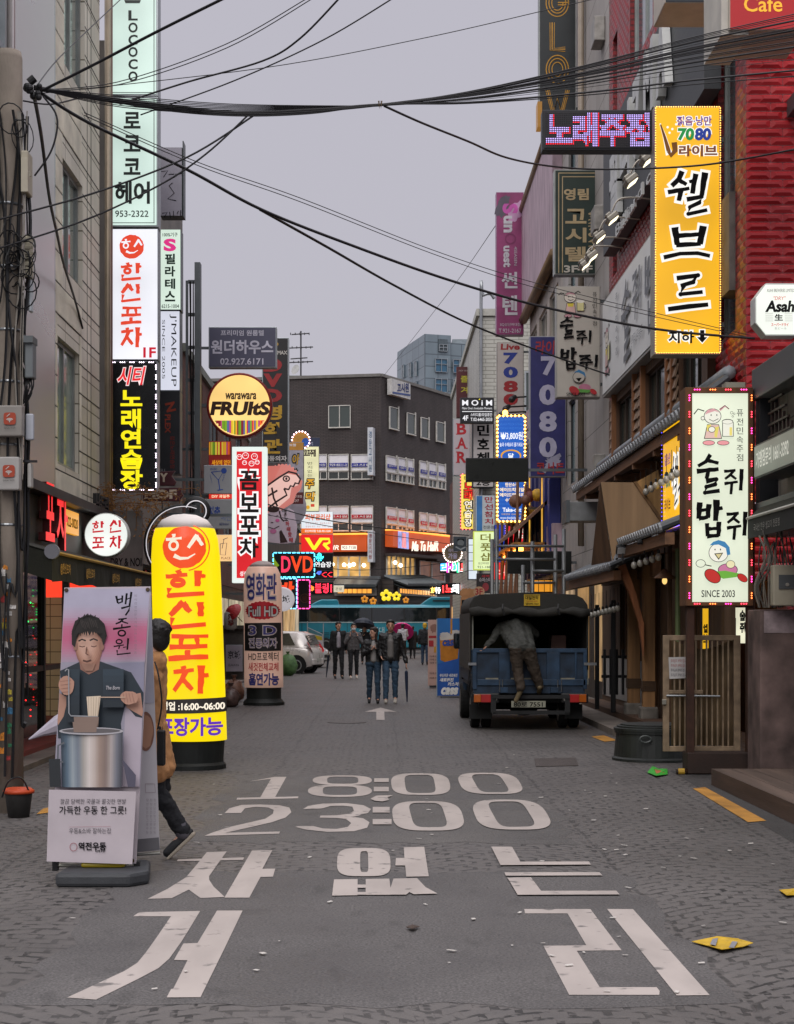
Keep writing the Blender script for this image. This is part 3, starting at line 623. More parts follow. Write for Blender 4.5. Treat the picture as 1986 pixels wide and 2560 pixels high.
# ribbed cladding panels in courses, with dark open joints and a plain block column at the far end
rb = MB(); jt = MB()
def free(y, h=holes): return [x for x in h if x[0]-.04 < y < x[1]+.04]
for j in range(21):
    z0 = 3.5+j*.462; z1 = min(z0+.44, 13.2)
    for k in range(34):
        y = 24.3+k*.066
        if y > 26.45 or any(h[2]-.03 < z1 and z0 < h[3]+.03 for h in free(y)): continue
        rb.box((XL, y, z0+.01), (XL+.014, y+.036, z1))
    segs = [(24.26, 28.18)]
    for h in holes:
        if h[2] < z0 < h[3]: segs = [s_ for c, d in segs for s_ in ((c, min(d, h[0])), (max(c, h[1]), d)) if s_[1] > s_[0]]
    for c, d in segs: jt.box((XL, c, z0-.014), (XL+.004, d, z0+.006))
for y in (26.5, 27.35): 
    for z0, z1 in ((3.5, 13.2),):
        jt.box((XL, y if y > 27 else 27.0, z0), (XL+.0045, (y if y > 27 else 27.0)+.02, z1))
build('joint', jt, M('#2f2b25', .8), lb)
build('ribs', rb, M('#ded8c8', .5, 0, .2, 2, .2), lb)
for h in holes: window(lb, 'x', XL-.07, -1, *h, 2, M('#8d918e', .4, .5), glass('#7d8f83', .15) if h[2] < 5 else glass('#5e6a66', .1), .07)
build('pilaster', MB().box((XL-.6, 21.4, 3.52), (XL+.06, 24.05, 13.2)), M('#c4bdba', .3, .85, .1, 1.1, .04, (1, .2, 1)), lb, bevel=.03)
build('pilaster_edge', MB().box((XL-.6, 24.05, 3.52), (XL+.03, 24.25, 13.2)), M('#8a8f93', .3, .9), lb, bevel=.02)
build('curtain_wall', MB().box((XL-.6, 10, 3.52), (XL-.1, 21.35, 13.2)), glass('#5f6d6a', .12), lb)
mb = MB()
for y in (14, 16.4, 18.8, 21.2): mb.box((XL-.1, y, 3.6), (XL-.02, y+.1, 13.2))
for z in (6, 9, 12): mb.box((XL-.1, 10, z), (XL-.04, 21.3, z+.1))
build('mullions', mb, ALU, lb)
for y, r, m_ in ((28.32, .055, M('#8b7f6d', .4, .5)), (28.55, .05, M('#6d5148', .5, .3))):
    build('drainpipe', MB().tube([(XL+.12, y, 0.2), (XL+.12, y, 13.2)], r, 10), m_, lb, smooth=True)
# ground floor shop
build('fascia', MB().box((XL-.3, 18, 2.72), (XL+.1, 28.0, 3.42)), M('#4b4e48', .5, .2, .25, 1.5), lb, bevel=.01)
build('fascia_cap', MB().box((XL-.3, 18, 3.42), (XL+.3, 28.0, 3.55)), DARKMETAL, lb)
build('back_wall', MB().box((XL-3.2, 17, 0), (XL-3.0, 28.2, 3.4)), M('#b9b09c', .6, 0, .15, 3), lb)
build('shop_ceiling', MB().box((XL-3, 17, 2.9), (XL-.3, 28.2, 3.0)), M('#2a2624', .8), lb)
build('end_wall', MB().box((XL-3, 28.0, 0), (XL, 28.2, 2.72)), BR('shop tile', '#cfc7a8', '#c8c09f', '#6b6455', .2, .2, .008, .4, .3, 0.), lb)
build('shop_floor', MB().box((XL-3, 17, 0), (XL+.5, 28.0, .12)), M('#6b2f2a', .6, 0, .3, 3), lb)
f = MB()
for y in (18.2, 19.9, 21.6, 23.4, 25.2, 27.0): f.box((XL-.06, y, .12), (XL+.04, y+.1, 2.72))
f.box((XL-.05, 18.2, 1.0), (XL+.03, 27, 1.08)); build('shopfront_frame', f, DARKMETAL, lb)
build('shop_glass', MB().box((XL-.02, 18.3, .12), (XL-.012, 23.4, 2.7)), glass('#2a2a22', .05), lb)
build('ceiling_lamp', MB().box((XL-2.4, 19, 2.84), (XL-2.2, 27, 2.89)), E('#fff0c8', 9, 0), lb)
build('lightbox_panel', MB().box((XL-.9, 26.6, 2.1), (XL+.3, 26.75, 2.5)), E('#ff3b22', 1.2), lb)
ls = thing('led_strip_display', 'red and green dotted lamp strips in the doorway of the left pub', 'lamp display', (XL+.2, 20, .2)); 
for y, x in ((20.7, XL+.25), (21.0, XL+.32), (24.6, XL+.35), (24.75, XL+.35)):
    g_, r_ = MB(), MB()
    for k in range(46):
        z = .45 + k*.04
        if 1.25 < z < 1.4: continue
        if random.random() < .3: oct_bulb(r_ if z < 1.6 else g_, (x + random.choice((-.03, 0, .03)), y, z), .011)
    build('lamp_dots', r_, E('#ff2020', 4, 0), ls); build('lamp_dots', g_, E('#20ff70', 3, 0), ls)
# ---- left: further buildings
lb2 = thing('shop_building', 'grey rendered building with blue glass behind the tall stack of left signs', 'building', (XL, 34, 0))
h2 = [(29.4, 31.8, 4.6, 7), (29.4, 31.8, 8.6, 10.9), (33, 36, 4.6, 7), (33, 36, 8.6, 10.9), (28.9, 39, .15, 2.9)]
build('wall', wall(MB(), 'x', XL, -.4, 28.7, 40, 0, 11.8, h2), M('#77736f', .8, 0, .25, 1.2, .3), lb2)
build('front_return', MB().box((XL-3, 28.72, 3.6), (XL-.4, 28.95, 11.78)), M('#6f6b67', .8, 0, .25, 1.2, .3), lb2)
for h in h2[:4]: window(lb2, 'x', XL-.06, -1, *h, 2, DARKMETAL, glass('#2f4a55', .08))
for (y0, y1) in ((28.9, 31.5), (31.6, 34.2), (34.3, 36.6), (36.7, 39)): window(lb2, 'x', XL-.2, -1, y0, y1, .15, 2.9, 3, WOOD('#3a2a1f'), glass('#241a12', .1))
build('back_wall', MB().box((XL-2.5, 28.9, 0), (XL-2.3, 39, 3)), M('#5a3a22', .7), lb2)
build('interior_lamp', MB().box((XL-2.2, 29, 2.6), (XL-2, 39, 2.66)), E('#ffb45a', 5, 0), lb2)
lb3 = thing('brick_building', 'red brown brick building behind the round fruit bar sign', 'building', (XL, 50, 0))
BRICK = BR('red brown brick', '#5d2c22', '#6d3a2c', '#4b413a', .23, .07, .01, .8, .5, .5, .4)
h3 = [(42+k*4.2, 44.4+k*4.2, z, z+1.5) for k in range(4) for z in (4.3, 6.6)]
build('wall', wall(MB(), 'x', XL, -.4, 40.1, 60, 2.9, 8.3, h3), BRICK, lb3)
build('front_return', MB().box((XL-4, 40.1, 0), (XL-.4, 40.4, 8.3)), BRICK, lb3)
for h in h3: window(lb3, 'x', XL-.06, -1, *h, 2, ALU, glass('#39413f', .1))
build('shopfront', MB().box((XL-.4, 40.4, 0), (XL-.05, 60, 2.9)), M('#2b2422', .5, 0, .4, .6), lb3)
for k in range(5): build('shop_window', MB().box((XL-.05, 41+k*3.9, .4), (XL+.01, 44+k*3.9, 2.5)), E(random.choice(('#ffd49a', '#ffb060', '#f4e6c4')), .35, .6, .9), lb3)
build('parapet', MB().box((XL-.5, 40.05, 8.3), (XL+.08, 60, 8.5)), M('#7b7f78', .7), lb3)
lb4 = thing('shop_building', 'dark low shop row at the far left end of the street', 'building', (XL, 80, 0))
build('wall', MB().box((XL-6, 60.1, 0), (XL, 97, 7.2)), M('#4a423d', .8, 0, .4, .7), lb4)
for k in range(8): build('shop_window', MB().box((XL, 61+k*4.4, .4), (XL+.05, 64.6+k*4.4, 2.7)), E(random.choice(('#ffcf90', '#ff9d4a', '#e9f0ff', '#ffe9c8')), .4, .6, .9), lb4)
build('roof_edge', MB().box((XL-6, 60.05, 7.2), (XL+.1, 97, 7.4)), M('#6d716a', .7), lb4)
# ---- right: red tiled building
rd = thing('red_tile_building', 'red glazed tile building carrying the yellow vertical sign', 'building', (XR, 26, 0))
RED = BR('red glazed tile', '#a01f25', '#8e191f', '#6a151a', .3, .105, .02, .38, 1., .5, .28, dist=.05)
hr = [(21.0, 22.1, 5.4, 9.4), (24.3, 26.3, 8.2, 8.55), (22.4, 24.4, 4.3, 6.0), (24.9, 27.6, 4.2, 5.9), (28.3, 30.9, 4.2, 5.9), (23.2, 25.6, 11.6, 13.6), (27.4, 29.9, 11.6, 13.6), (31.5, 32.1, 8.4, 13)]
build('wall', wall(MB(), 'x', XR, .5, 20.4, 32.6, 3.3, 14.4, hr), RED, rd)
build('return_wall', MB().box((XR+.5, 20.4, 0), (XR+6, 20.9, 14.4)), RED, rd)
# relief of the tile face: proud bricks in staggered courses
def proud(mb, at, L, H, d):
    g = .006; a, b_ = L*.2, L*.8; c, e = H*.42, H*.72
    mb.add([at(g, g, 0), at(L-g, g, 0), at(L-g, H-g, 0), at(g, H-g, 0), at(a, c, d), at(b_, c, d), at(b_, e, d), at(a, e, d)], [(4,5,6,7), (0,1,5,4), (1,2,6,5), (2,3,7,6), (3,0,4,7)])
random.seed(6); BL_, BH_ = .3, .105; rl = MB()
for j in range(70, 112):
    z = j*BH_
    for i in range(7): x = XR + .004 + i*BL_ - (BL_/2 if j % 2 else 0); x = max(XR+.002, x); proud(rl, lambda u, w, d: (x+u, 20.4-d, z+w), BL_, BH_, .022+random.uniform(-.006, .008))
for j in range(21, 70):
    z = j*BH_
    for i in range(7): x = XR + .004 + i*BL_ - (BL_/2 if j % 2 else 0); x = max(XR+.002, x); proud(rl, lambda u, w, d: (x+u, 20.4-d, z+w), BL_, BH_, .022+random.uniform(-.006, .008))
build('tile_relief', rl, M('#9a1d23', .34, 0, .3, 1.3, .1), rd); rl = MB()
for j in range(32, 136):
    z = j*BH_
    for i in range(41):
        y = 20.42 + i*BL_ + (BL_/2 if j % 2 else 0)
        if y > 32.2 or any(h[0]-BL_ < y < h[1] and h[2]-BH_ < z < h[3] for h in hr) or (21.4 < y < 31.3 and 8.7 < z < 10.6): continue
        proud(rl, lambda u, w, d: (XR-d, y+u, z+w), BL_, BH_, .018)
build('tile_relief', rl, M('#9a1d23', .34, 0, .3, 1.3, .1), rd)
for h in hr: window(rd, 'x', XR+.08, 1, *h, 2 if h[1]-h[0] > 1.3 else 1, M('#8f9492', .4, .5), glass('#5c6468', .08), .07)
build('dark_band', MB().box((XR-.28, 21.6, 8.65), (XR-.06, 31.4, 10.75)), M('#35383b', .55, .2, .35, 2, .2, (1, .05, 1)), rd)
# cut letters standing on the band
fc = wall_r(XR-.28, 31.0, 10.55); a = Art(rd, fc, .01); LET = M('#b9bab8', .45, .3)
a.text('필', (1.2, .45, 2.2, 1.7), LET, .04, ext=.05); a.text('더', (2.5, .15, 3.6, 1.5), LET, .04, ext=.05); a.text('7', (4.1, .1, 4.9, 1.4), LET, .05, ext=.06); a.text('M', (5.2, .0, 6.1, 1.1), LET, .05, ext=.06); a.text('A', (6.4, .0, 7.2, 1.1), LET, .05, ext=.06)
a.text('Billiard club', (1.6, 1.82, 6.8, 2.02), LET, .01, ext=.02); a.done()
# timber first floor under the white facade sign
build('timber_wall', wall(MB(), 'x', XR-.12, .12, 22.2, 31.8, 3.3, 5.95, [(22.6, 24.3, 4.3, 5.8), (25.1, 27.4, 4.25, 5.8), (28.4, 30.8, 4.25, 5.8)]), WOOD('#5d4433'), rd)
for y in (24.35, 24.75, 27.5, 27.95, 30.9):
    sh = MB()
    for j in range(9):
        z = 4.3 + j*.17; sh.obox((XR-.15, y+.18, z+.09), (.03, .36, .2), Matrix.Rotation(R(14), 3, 'Y'))
    build('shingle_shutter', sh, WOOD('#8d7460'), rd)
for y in (24.6, 25.05, 27.45, 28.35, 30.85): build('timber_post', MB().box((XR-.2, y-.05, 3.4), (XR-.12, y+.05, 5.95)), WOOD('#8a5c3a'), rd)
for k, (y0, y1) in enumerate(((22.6, 24.3), (25.1, 27.4), (28.4, 30.8))): window(rd, 'x', XR-.06, 1, y0, y1, 4.27, 5.8, 3, WOOD('#33251d'), glass('#3b4440', .1), .05)
build('side_box', MB().box((4.42, 21.0, 5.9), (4.78, 21.6, 7.15)), M('#66615c', .6, .3, .4, 3), rd)
# ---- right: granite, pink, white tile and brick buildings
gb = thing('granite_building', 'pale granite slab building behind the black vertical hostel sign', 'building', (XR, 37, 0))
GRAN = BR('granite slab', '#a39d98', '#9b958f', '#5e5a56', 1.2, .82, .01, .7, .35, .0, .3)
hg = [(38.3, 39.7, z, z+2) for z in (5, 8.5, 12, 15.5)]
build('wall', wall(MB(), 'x', XR, .5, 32.65, 41, 2.9, 17.6, hg), GRAN, gb)
for h in hg: window(gb, 'x', XR+.06, 1, *h, 1, DARKMETAL, glass('#7f9498', .08))
build('shopfront', MB().box((XR+.05, 32.65, .1), (XR+.5, 41, 2.9)), M('#26211f', .5, 0, .4), gb)
for y0, h_ in ((33.2, '#ffcf90'), (36.2, '#e0b070'), (38.8, '#ffdcae')): build('shop_window', MB().box((XR+.03, y0, .5), (XR+.05, y0+1.9, 2.5)), E(h_, .3, .7, 1.4), gb)
build('drainpipe', MB().tube([(XR-.1, 36.4, 3.4), (XR-.1, 36.4, 17.4)], .07, 8), M('#84786a', .5), gb, smooth=True)
for z in (4.6, 9.6, 13.4): build('vent_box', MB().box((XR-.22, 33.2, z), (XR, 33.8, z+.5)), M('#8c8984', .5, .3, .3, 5), gb, bevel=.02)

pb = thing('pink_building', 'building with mauve panel bands and timber trims beyond the granite one', 'building', (XR, 46, 0))
hp = [(42.0+k*2.9, 44.2+k*2.9, z, z+2.2) for k in range(3) for z in (4.4, 8.2)]
build('wall', wall(MB(), 'x', XR, .5, 41.05, 50, 2.9, 14.3, hp), M('#a39a91', .7, 0, .25, 1.5), pb)
for h in hp: window(pb, 'x', XR+.06, 1, *h, 2, M('#a39d92', .5), glass('#4b5658', .1))
MAUVE = M('#a08a94', .6, 0, .45, 3.2, 0, (1, 3, .35))
for z0, z1 in ((11.0, 14.2), (6.9, 7.9), (3.4, 4.2)): build('panel_band', MB().box((XR-.25, 41.05, z0), (XR, 50, z1)), MAUVE, pb, bevel=.01)
for z in (10.9, 14.25, 6.8, 3.3): build('timber_trim', MB().tube([(XR-.2, 41.05, z), (XR-.2, 50, z)], .14, 8), WOOD('#7a6248', axis='y'), pb, smooth=True)
build('shopfront', MB().box((XR+.05, 41.05, .1), (XR+.5, 50, 2.9)), M('#2c2a3c', .5, 0, .4), pb)
for k in range(7): build('blue_pilaster', MB().box((XR-.3, 41.3+k*1.2, 3.0), (XR-.02, 41.75+k*1.2, 7.0)), M('#2c3272', .5), pb)
for k in (1, 4): build('amber_strip', MB().box((XR-.33, 41.8+k*1.2, 3.2), (XR-.3, 41.86+k*1.2, 6.2)), E('#ffc04a', .8, .4, 3), pb)
po = thing('tavern_porch', 'cluttered brown tiled porch roof with jars and stones behind the scaffold', 'porch', (3.9, 46, 3)); build('roof', MB().prism([(3.4, 42.5, 4.0), (4.5, 42.5, 5.0), (4.5, 42.5, 5.1), (3.4, 42.5, 4.1)], (0, 8, 0)), M('#7a5a48', .8, 0, .4, 4), po); random.seed(31)
for k in range(26): build('jar', MB().ell((3.55+random.uniform(0, .6), 43+random.uniform(0, 6.5), 4.55+random.uniform(0, 1.0)), random.uniform(.1, .22), 10, 7), M(random.choice(('#8a7a68', '#6d4a3a', '#a3947c', '#5d2a26', '#b08a2a')), .6, 0, .3, 8), po, smooth=True)
for k in range(9): y = 42.7+k*.9; build('upright_pole', MB().tube([(3.5, y, 2.4), (3.55+.3*(k % 2), y+.3, 5.4)], .04, 6), WOOD('#6d4a32'), po)
build('porch_lamp', MB().box((3.6, 43, 3.6), (3.7, 49, 3.7)), E('#ffae4a', 6, 0), po); build('ceiling_board', MB().box((3.4, 42.5, 3.75), (4.5, 50.5, 3.8)), WOOD('#9a6a32'), po)
dv = thing('vent_duct', 'grey sheet metal duct box jutting from the wall above the lower eave', 'duct', (4.1, 32.5, 3.9)); a_, b_ = P(1210, 1111, 32.3), P(1262, 1070, 32.3); build('duct', MB().box((a_.x, 32.3, a_.z), (XR, 33, b_.z)), M('#7d7f80', .5, .3, .25, 3), dv, bevel=.01); build('flange', MB().box((a_.x-.02, 32.28, a_.z-.03), (a_.x+.05, 33.02, b_.z+.03)), GREYMETAL, dv)
wt = thing('white_tile_building', 'white narrow tile building with a bent vent pipe on its edge', 'building', (3.5, 60, 0))
WT = BR('white tile', '#b4b3aa', '#aaa9a0', '#77756d', .6, .14, .012, .45, .4, .5, .25)
build('wall', MB().box((3.55, 60, 0), (9.5, 82, 12.9)), WT, wt)
build('roof_coping', MB().box((3.45, 59.9, 12.9), (9.6, 82, 13.15)), M('#a5a49c', .7), wt)
build('vent_pipe', MB().tube(smoothline([(3.62, 59.85, 3), (3.62, 59.85, 13.3), (3.68, 59.85, 13.6), (3.95, 59.85, 13.68), (4.1, 59.85, 13.5)], 6), .06, 10), STEEL, wt, smooth=True)
for k in range(3): window(wt, 'y', 59.95, 1, 5.2+k*1.5, 6.4+k*1.5, 9.4, 10.9, 2, ALU, glass())
bb = thing('brick_building', 'dark red brick building at the right end of the street', 'building', (4.2, 90, 0))
build('wall', MB().box((4.2, 82.1, 0), (11, 101, 10.2)), BRICK, bb)
for k in range(3): build('shop_window', MB().box((4.14, 83+k*5, .5), (4.2, 87+k*5, 2.8)), E('#ffbf70', .7, .5), bb)
# ---- far end: dark brick corner building, seen edge on
class Oblique(Face):
    def __init__(s, p, q):
        s.p = Vector((p[0], p[1], 0)); s.d = (Vector((q[0], q[1], 0)) - s.p).normalized(); s.N = Vector((s.d.y, -s.d.x, 0)); s.sub = 0
        if s.N.y > 0: s.N = -s.N
    def along(s, x):
        k = (x-CX)/F; t = (k*s.p.y - s.p.x)/(s.d.x - k*s.d.y); return s.p + s.d*t
    def at(s, a, b, off=0):
        w = s.along(a); return Vector((w.x, w.y, ZW(b, w.y))) + s.N*off
    def slab(s, mb, x0, y0, x1, y1, o0, o1):
        """upright rectangle: left and right pixel columns, top and bottom measured on the left one"""
        a, b = s.along(x0), s.along(x1); zt, zb = ZW(y0, a.y), ZW(y1, a.y)
        mb.prism([Vector((a.x, a.y, zb))+s.N*o0, Vector((b.x, b.y, zb))+s.N*o0, Vector((b.x, b.y, zt))+s.N*o0, Vector((a.x, a.y, zt))+s.N*o0], s.N*(o1-o0)); return zt, zb
EB = thing('corner_building', 'dark brown brick corner building closing the end of the street', 'building', (0, 112, 0))
DBR = BR('dark brick', '#494140', '#413b3a', '#2f2927', .3, .1, .016, .85, .4, .5, .3)
corner = (0, 112); lf = Oblique(corner, (-11, 114.2)); rf = Oblique(corner, (5.1, 122))
q0, q1 = lf.along(440), rf.along(972); ztop = ZW(803, 112)
build('wall', MB().prism([(corner[0], corner[1], 0), (q1.x, q1.y, 0), (q1.x, q1.y+14, 0), (q0.x, q0.y+14, 0), (q0.x, q0.y, 0)], (0, 0, ztop)), DBR, EB)
cp = MB(); lf.slab(cp, 440, 812, 812.9, 805.5, -.3, .12)
mb = MB(); z = ztop
for fcx, xa, xb in ((lf, 440, 812.6), (rf, 813.2, 972)):
    pa, pb_ = fcx.along(xa), fcx.along(xb); mb.prism([Vector((pa.x, pa.y, z+.003))-fcx.N*.4, Vector((pb_.x, pb_.y, z+.003))-fcx.N*.4, Vector((pb_.x, pb_.y, z+.003))+fcx.N*.1, Vector((pa.x, pa.y, z+.003))+fcx.N*.1], (0, 0, .2))
build('roof_coping', mb, M('#6a6763', .7), EB)
ph = lf.along(630); build('stair_house', MB().box((ph.x-1.5, ph.y+2, ztop), (ph.x+.8, ph.y+6, ztop+.55)), M('#6e7a6e', .7), EB)
FRM = M('#b9b6ae', .5)
def fwin(fcx, x0, y0, x1, y1, n=2, gm=None, film=None):
    f_, g_ = MB(), MB(); zt, zb = fcx.slab(g_, x0, y0, x1, y1, .02, .05); w = 1.
    for k in range(n+1):
        xx = x0+(x1-x0)*k/n; fcx.slab(f_, xx-.8, y0, xx+.8, y1, .05, .12)
    fcx.slab(f_, x0, y0-.8, x1, y0+.8, .052, .11); 
    pa, pb2 = fcx.along(x0), fcx.along(x1)
    f_.prism([Vector((pa.x, pa.y, zb))+fcx.N*.05, Vector((pb2.x, pb2.y, zb))+fcx.N*.05, Vector((pb2.x, pb2.y, zb+.08))+fcx.N*.05, Vector((pa.x, pa.y, zb+.08))+fcx.N*.05], fcx.N*.12)
    o = build('window', f_, FRM, EB); build('pane', g_, gm or glass('#39423f', .1), o)
fwin(lf, 702, 866, 748, 914)
for x0, y0, x1 in ((829, 867, 848), (866, 880, 884), (896, 890, 913), (929, 899, 947)): fwin(rf, x0, y0, x1, y0+48-(x0-829)*.05, 1)
FILM = M('#d6d3d6', .5, 0, .05)
for yt, col, sh in ((970, '#2b2f86', 0), (1080, '#a3122a', 0)):
    for fcx, runs in ((lf, [(642, 671), (671, 700), (702, 746), (750, 798)]), (rf, [(822, 846), (847, 866), (867, 882), (893, 911), (912, 931), (932, 950)])):
        for x0, x1 in runs:
            sy = 0 if fcx is lf else (x0-813)*.16
            fwin(fcx, x0, yt+sy, x1-2, yt+36+sy, 1, FILM); fwin(fcx, x0, yt+37+sy, x1-2, yt+54+sy, 2, glass('#2b302d', .1))
            b_ = MB(); fcx.slab(b_, x0+1, yt+18+sy, x1-3, yt+26+sy, .14, .15); build('window_lettering_band', b_, M(col, .5), EB)
            a = Art(EB, fcx, .16); a.text(random.choice(('고시원', '929-8211-2', '경문고시원')), (x0+3, yt+19.5+sy*1.05, x1-5, yt+24.5+sy*1.05), WHITE_PAINT, .01); a.done()
OR = E('#d2551c', .62, .2, .8); b_ = MB(); lf.slab(b_, 640, 1143, 786, 1178, .1, .7); build('orange_fascia', b_, OR, EB)
b_ = MB(); rf.slab(b_, 819, 1132, 953, 1166, .1, .7); build('orange_fascia', b_, OR, EB)
b_ = MB(); lf.slab(b_, 642, 1140, 787, 1143, .1, 1.0); rf.slab(b_, 819, 1129, 953, 1132, .1, 1.0); build('fascia_light', b_, E('#ff9a3c', 2.2, .1), EB)
LW = E('#fff2e0', 1.1, .03); a = Art(EB, lf, .72); a.text('Ma Ta HaIR', (652, 1164, 728, 1174), LW, .012, shear=.25, ext=.02); a.poly(rq(733, 1164, 766, 1174), LW); a.text('923-7158', (735, 1166, 764, 1172), INK); a.done()
a = Art(EB, rf, .72); a.text('Ma Ta HaIR', (858, 1155, 915, 1176), LW, .02, shear=.25, ext=.02); a.poly([(924, 1170), (939, 1174), (939, 1182), (924, 1178)], LW)
a.poly([(829, 1133), (852, 1136), (852, 1172), (829, 1169)], E('#9aa6e8', .9, .5, 3)); a.poly([(838, 1137), (846, 1139), (847, 1170), (837, 1168)], E('#ff9aa0', .9, .4, 3)); a.done()
WARM = E('#e8b465', .62, .55, 1.3)
for k in range(4): fwin(lf, 700+k*23, 1187, 721+k*23, 1232, 1, WARM)
for k in range(6): fwin(rf, 823+k*10, 1184+k*1.2, 832+k*10, 1230, 1, WARM)
fwin(rf, 893, 1196, 918, 1238, 1, E('#8d5f48', .4, .5)); fwin(rf, 919, 1199, 946, 1240, 1, E('#7d523f', .4, .5))
for x, y in ((711, 1204), (736, 1205), (748, 1206), (756, 1204), (778, 1206), (836, 1200), (848, 1206)):
    b_ = MB(); p = (lf if x < 813 else rf).at(x, y, .25); b_.ell(p, .13); build('lamp_globe', b_, E('#fff6dc', 6, 0), EB)
b_ = MB(); rf.slab(b_, 819, 1180, 905, 1186, .1, 1.3); rf.slab(b_, 905, 1183, 975, 1197, .1, 1.0); build('awning', b_, M('#3a302d', .8), EB)
b_ = MB(); lf.slab(b_, 640, 1236, 812.5, 1300, .05, .9); rf.slab(b_, 813.5, 1236, 972, 1300, .05, .9)
build('ground_floor_cladding', b_, BR('slat cladding', '#3d3430', '#352d2a', '#1b1715', 6., .25, .03, .7, .5, 0., .2), EB)
b_ = MB()
for fcx, xa, xb in ((lf, 722, 812.5), (rf, 813.5, 899)):
    n = 26
    for k in range(n):
        x = xa+(xb-xa)*(k+.5)/n; p = fcx.at(x, 1240 if fcx is lf else 1237, 0); b_.tube([p+fcx.N*.2+Vector((0, 0, .25)), p+fcx.N*2.0+Vector((0, 0, -.35))], .13, 5)
    pa, pb2 = fcx.at(xa, 1242, .2), fcx.at(xb, 1242, .2); b_.ngon([pa+Vector((0, 0, .15)), pb2+Vector((0, 0, .15)), pb2+fcx.N*1.75+Vector((0, 0, -.5)), pa+fcx.N*1.75+Vector((0, 0, -.5))])
build('tiled_canopy', b_, M('#4d5254', .4, .2, .25), EB)
a = Art(EB, lf, 1.2); a.poly(rq(722, 1254, 811, 1271), M('#8f8a86', .6)); 
for k in range(7): a.poly(rq(729+k*10.4, 1257, 738+k*10.4, 1266), E('#ffab45', 1.2, .2))
a.done(); a = Art(EB, rf, 1.2); a.poly([(815, 1253), (900, 1259), (900, 1274), (815, 1270)], M('#8f8a86', .6))
for k in range(14): x = 820+k*5.4; y = 1256+k*.42; a.poly([(x, y), (x, y+9), (x+4, y+9.3), (x+4, y+.3)], E('#ffab45', 1.1, .2))
a.done(); b_ = MB(); b_.ell(rf.at(900, 1262, 1.9), .18); build('spotlight', b_, E('#fff8e6', 14, 0), EB)
# far grey tower behind
tw = thing('office_tower', 'grey blue tiled office block with a notched roofline in the distance', 'building', (4, 150, 0))
TP = Oblique((XW(906, 150), 150), (XW(848, 160), 160)); TR_ = Oblique((XW(906, 150), 150), (XW(1040, 152), 152)); TT = BR('tower tile', '#75828a', '#6d7a83', '#525c64', 1.6, 1.1, .05, .4, .2, 0., .15)
zt = ZW(712, 150); c0, c1, c2 = TP.along(906), TP.along(848), TR_.along(962); c3 = TR_.along(1040)
build('wall', MB().prism([(c0.x, c0.y, 0), (c2.x, c2.y, 0), (c2.x, c2.y+14, 0), (c1.x, c1.y+4, 0), (c1.x, c1.y, 0)], (0, 0, zt)), TT, tw)
build('wall_wing', MB().prism([(c2.x, c2.y+.2, 0), (c3.x, c3.y+.4, 0), (c3.x, c3.y+14, 0), (c2.x, c2.y+14, 0)], (0, 0, ZW(735, 152))), TT, tw)
b_ = MB(); b_.box((c2.x+.2, c2.y+1.5, ZW(735, 152)), (c3.x, c3.y+6, ZW(722, 152))); build('roof_house', b_, M('#7d868b', .5, 0, .2), tw)
BG = glass('#2c5a75', .1)
def twin(fcx, x0, y0, x1, y1, n=2):
    g_, f_ = MB(), MB(); fcx.slab(g_, x0, y0, x1, y1, .02, .08)
    for k in range(n+1): fcx.slab(f_, x0+(x1-x0)*k/n-.5, y0, x0+(x1-x0)*k/n+.5, y1, .08, .2)
    for yy in (y0, (y0*2+y1)/3+2, y1): fcx.slab(f_, x0, yy-.5, x1, yy+.5, .081, .19)
    o = build('window', f_, ALU, tw); build('pane', g_, BG, o)
for y in (765, 808, 851, 894, 937): twin(TR_, 928, y, 953, y+28); twin(TR_, 966, y+2, 991, y+30); twin(TR_, 1008, y+3, 1030, y+31)
for y in (772, 815): twin(TP, 861, y+8, 864, y+34, 1); twin(TP, 876, y+3, 879, y+33, 1); twin(TP, 888, y, 891, y+30, 1)
b_ = MB(); TR_.slab(b_, 935, 723, 954, 750, .02, .1); build('roof_recess', b_, M('#4c565c', .6), tw); twin(TR_, 936, 735, 953, 749)

# rooftop aerial and the two small signs of the corner building
an = thing('roof_aerial', 'tall television aerial with four crossbars and a dish on the dark brick roof', 'aerial', P(642, 805, 113.5)); AM = M('#3a393c', .5); build('mast', MB().tube([P(642, 812, 113.6), P(642, 706, 113.6)], .06, 6), AM, an)
for y, xa, xb in ((712, 622, 660), (741, 616, 668), (764, 620, 656), (772, 614, 668)): build('crossbar', MB().tube([P(xa, y+1.5, 113.5), P(xb, y-1, 113.5)], .045, 5), AM, an)
mb = MB()
for k in range(14): y = (712, 741, 772)[k % 3]; x = 620+k*3.3; mb.tube([P(x, y-2.5, 113.45), P(x, y+2.5, 113.45)], .03, 4)
build('elements', mb, AM, an); build('dish', MB().disc(P(630, 788, 113.4), (-.6, -.7, .3), .36, [(1, 0), (.7, -.1), (.1, -.16)], 16), M('#a5a5a2', .5), an)
rs = thing('sign', 'white sign 고시원 on the roof corner of the dark brick building', 'sign', rf.at(842, 845)); b_ = MB(); rf.slab(b_, 822, 808, 862, 842, .15, .5); build('board', b_, M('#b5b3b0', .5), rs); a = Art(rs, rf, .52); a.text('고시원', (833, 818, 858, 838), M('#2a3566'), .03); a.poly([(823, 836), (861, 842), (861, 846), (823, 840)], M('#3a4a7a')); a.done()
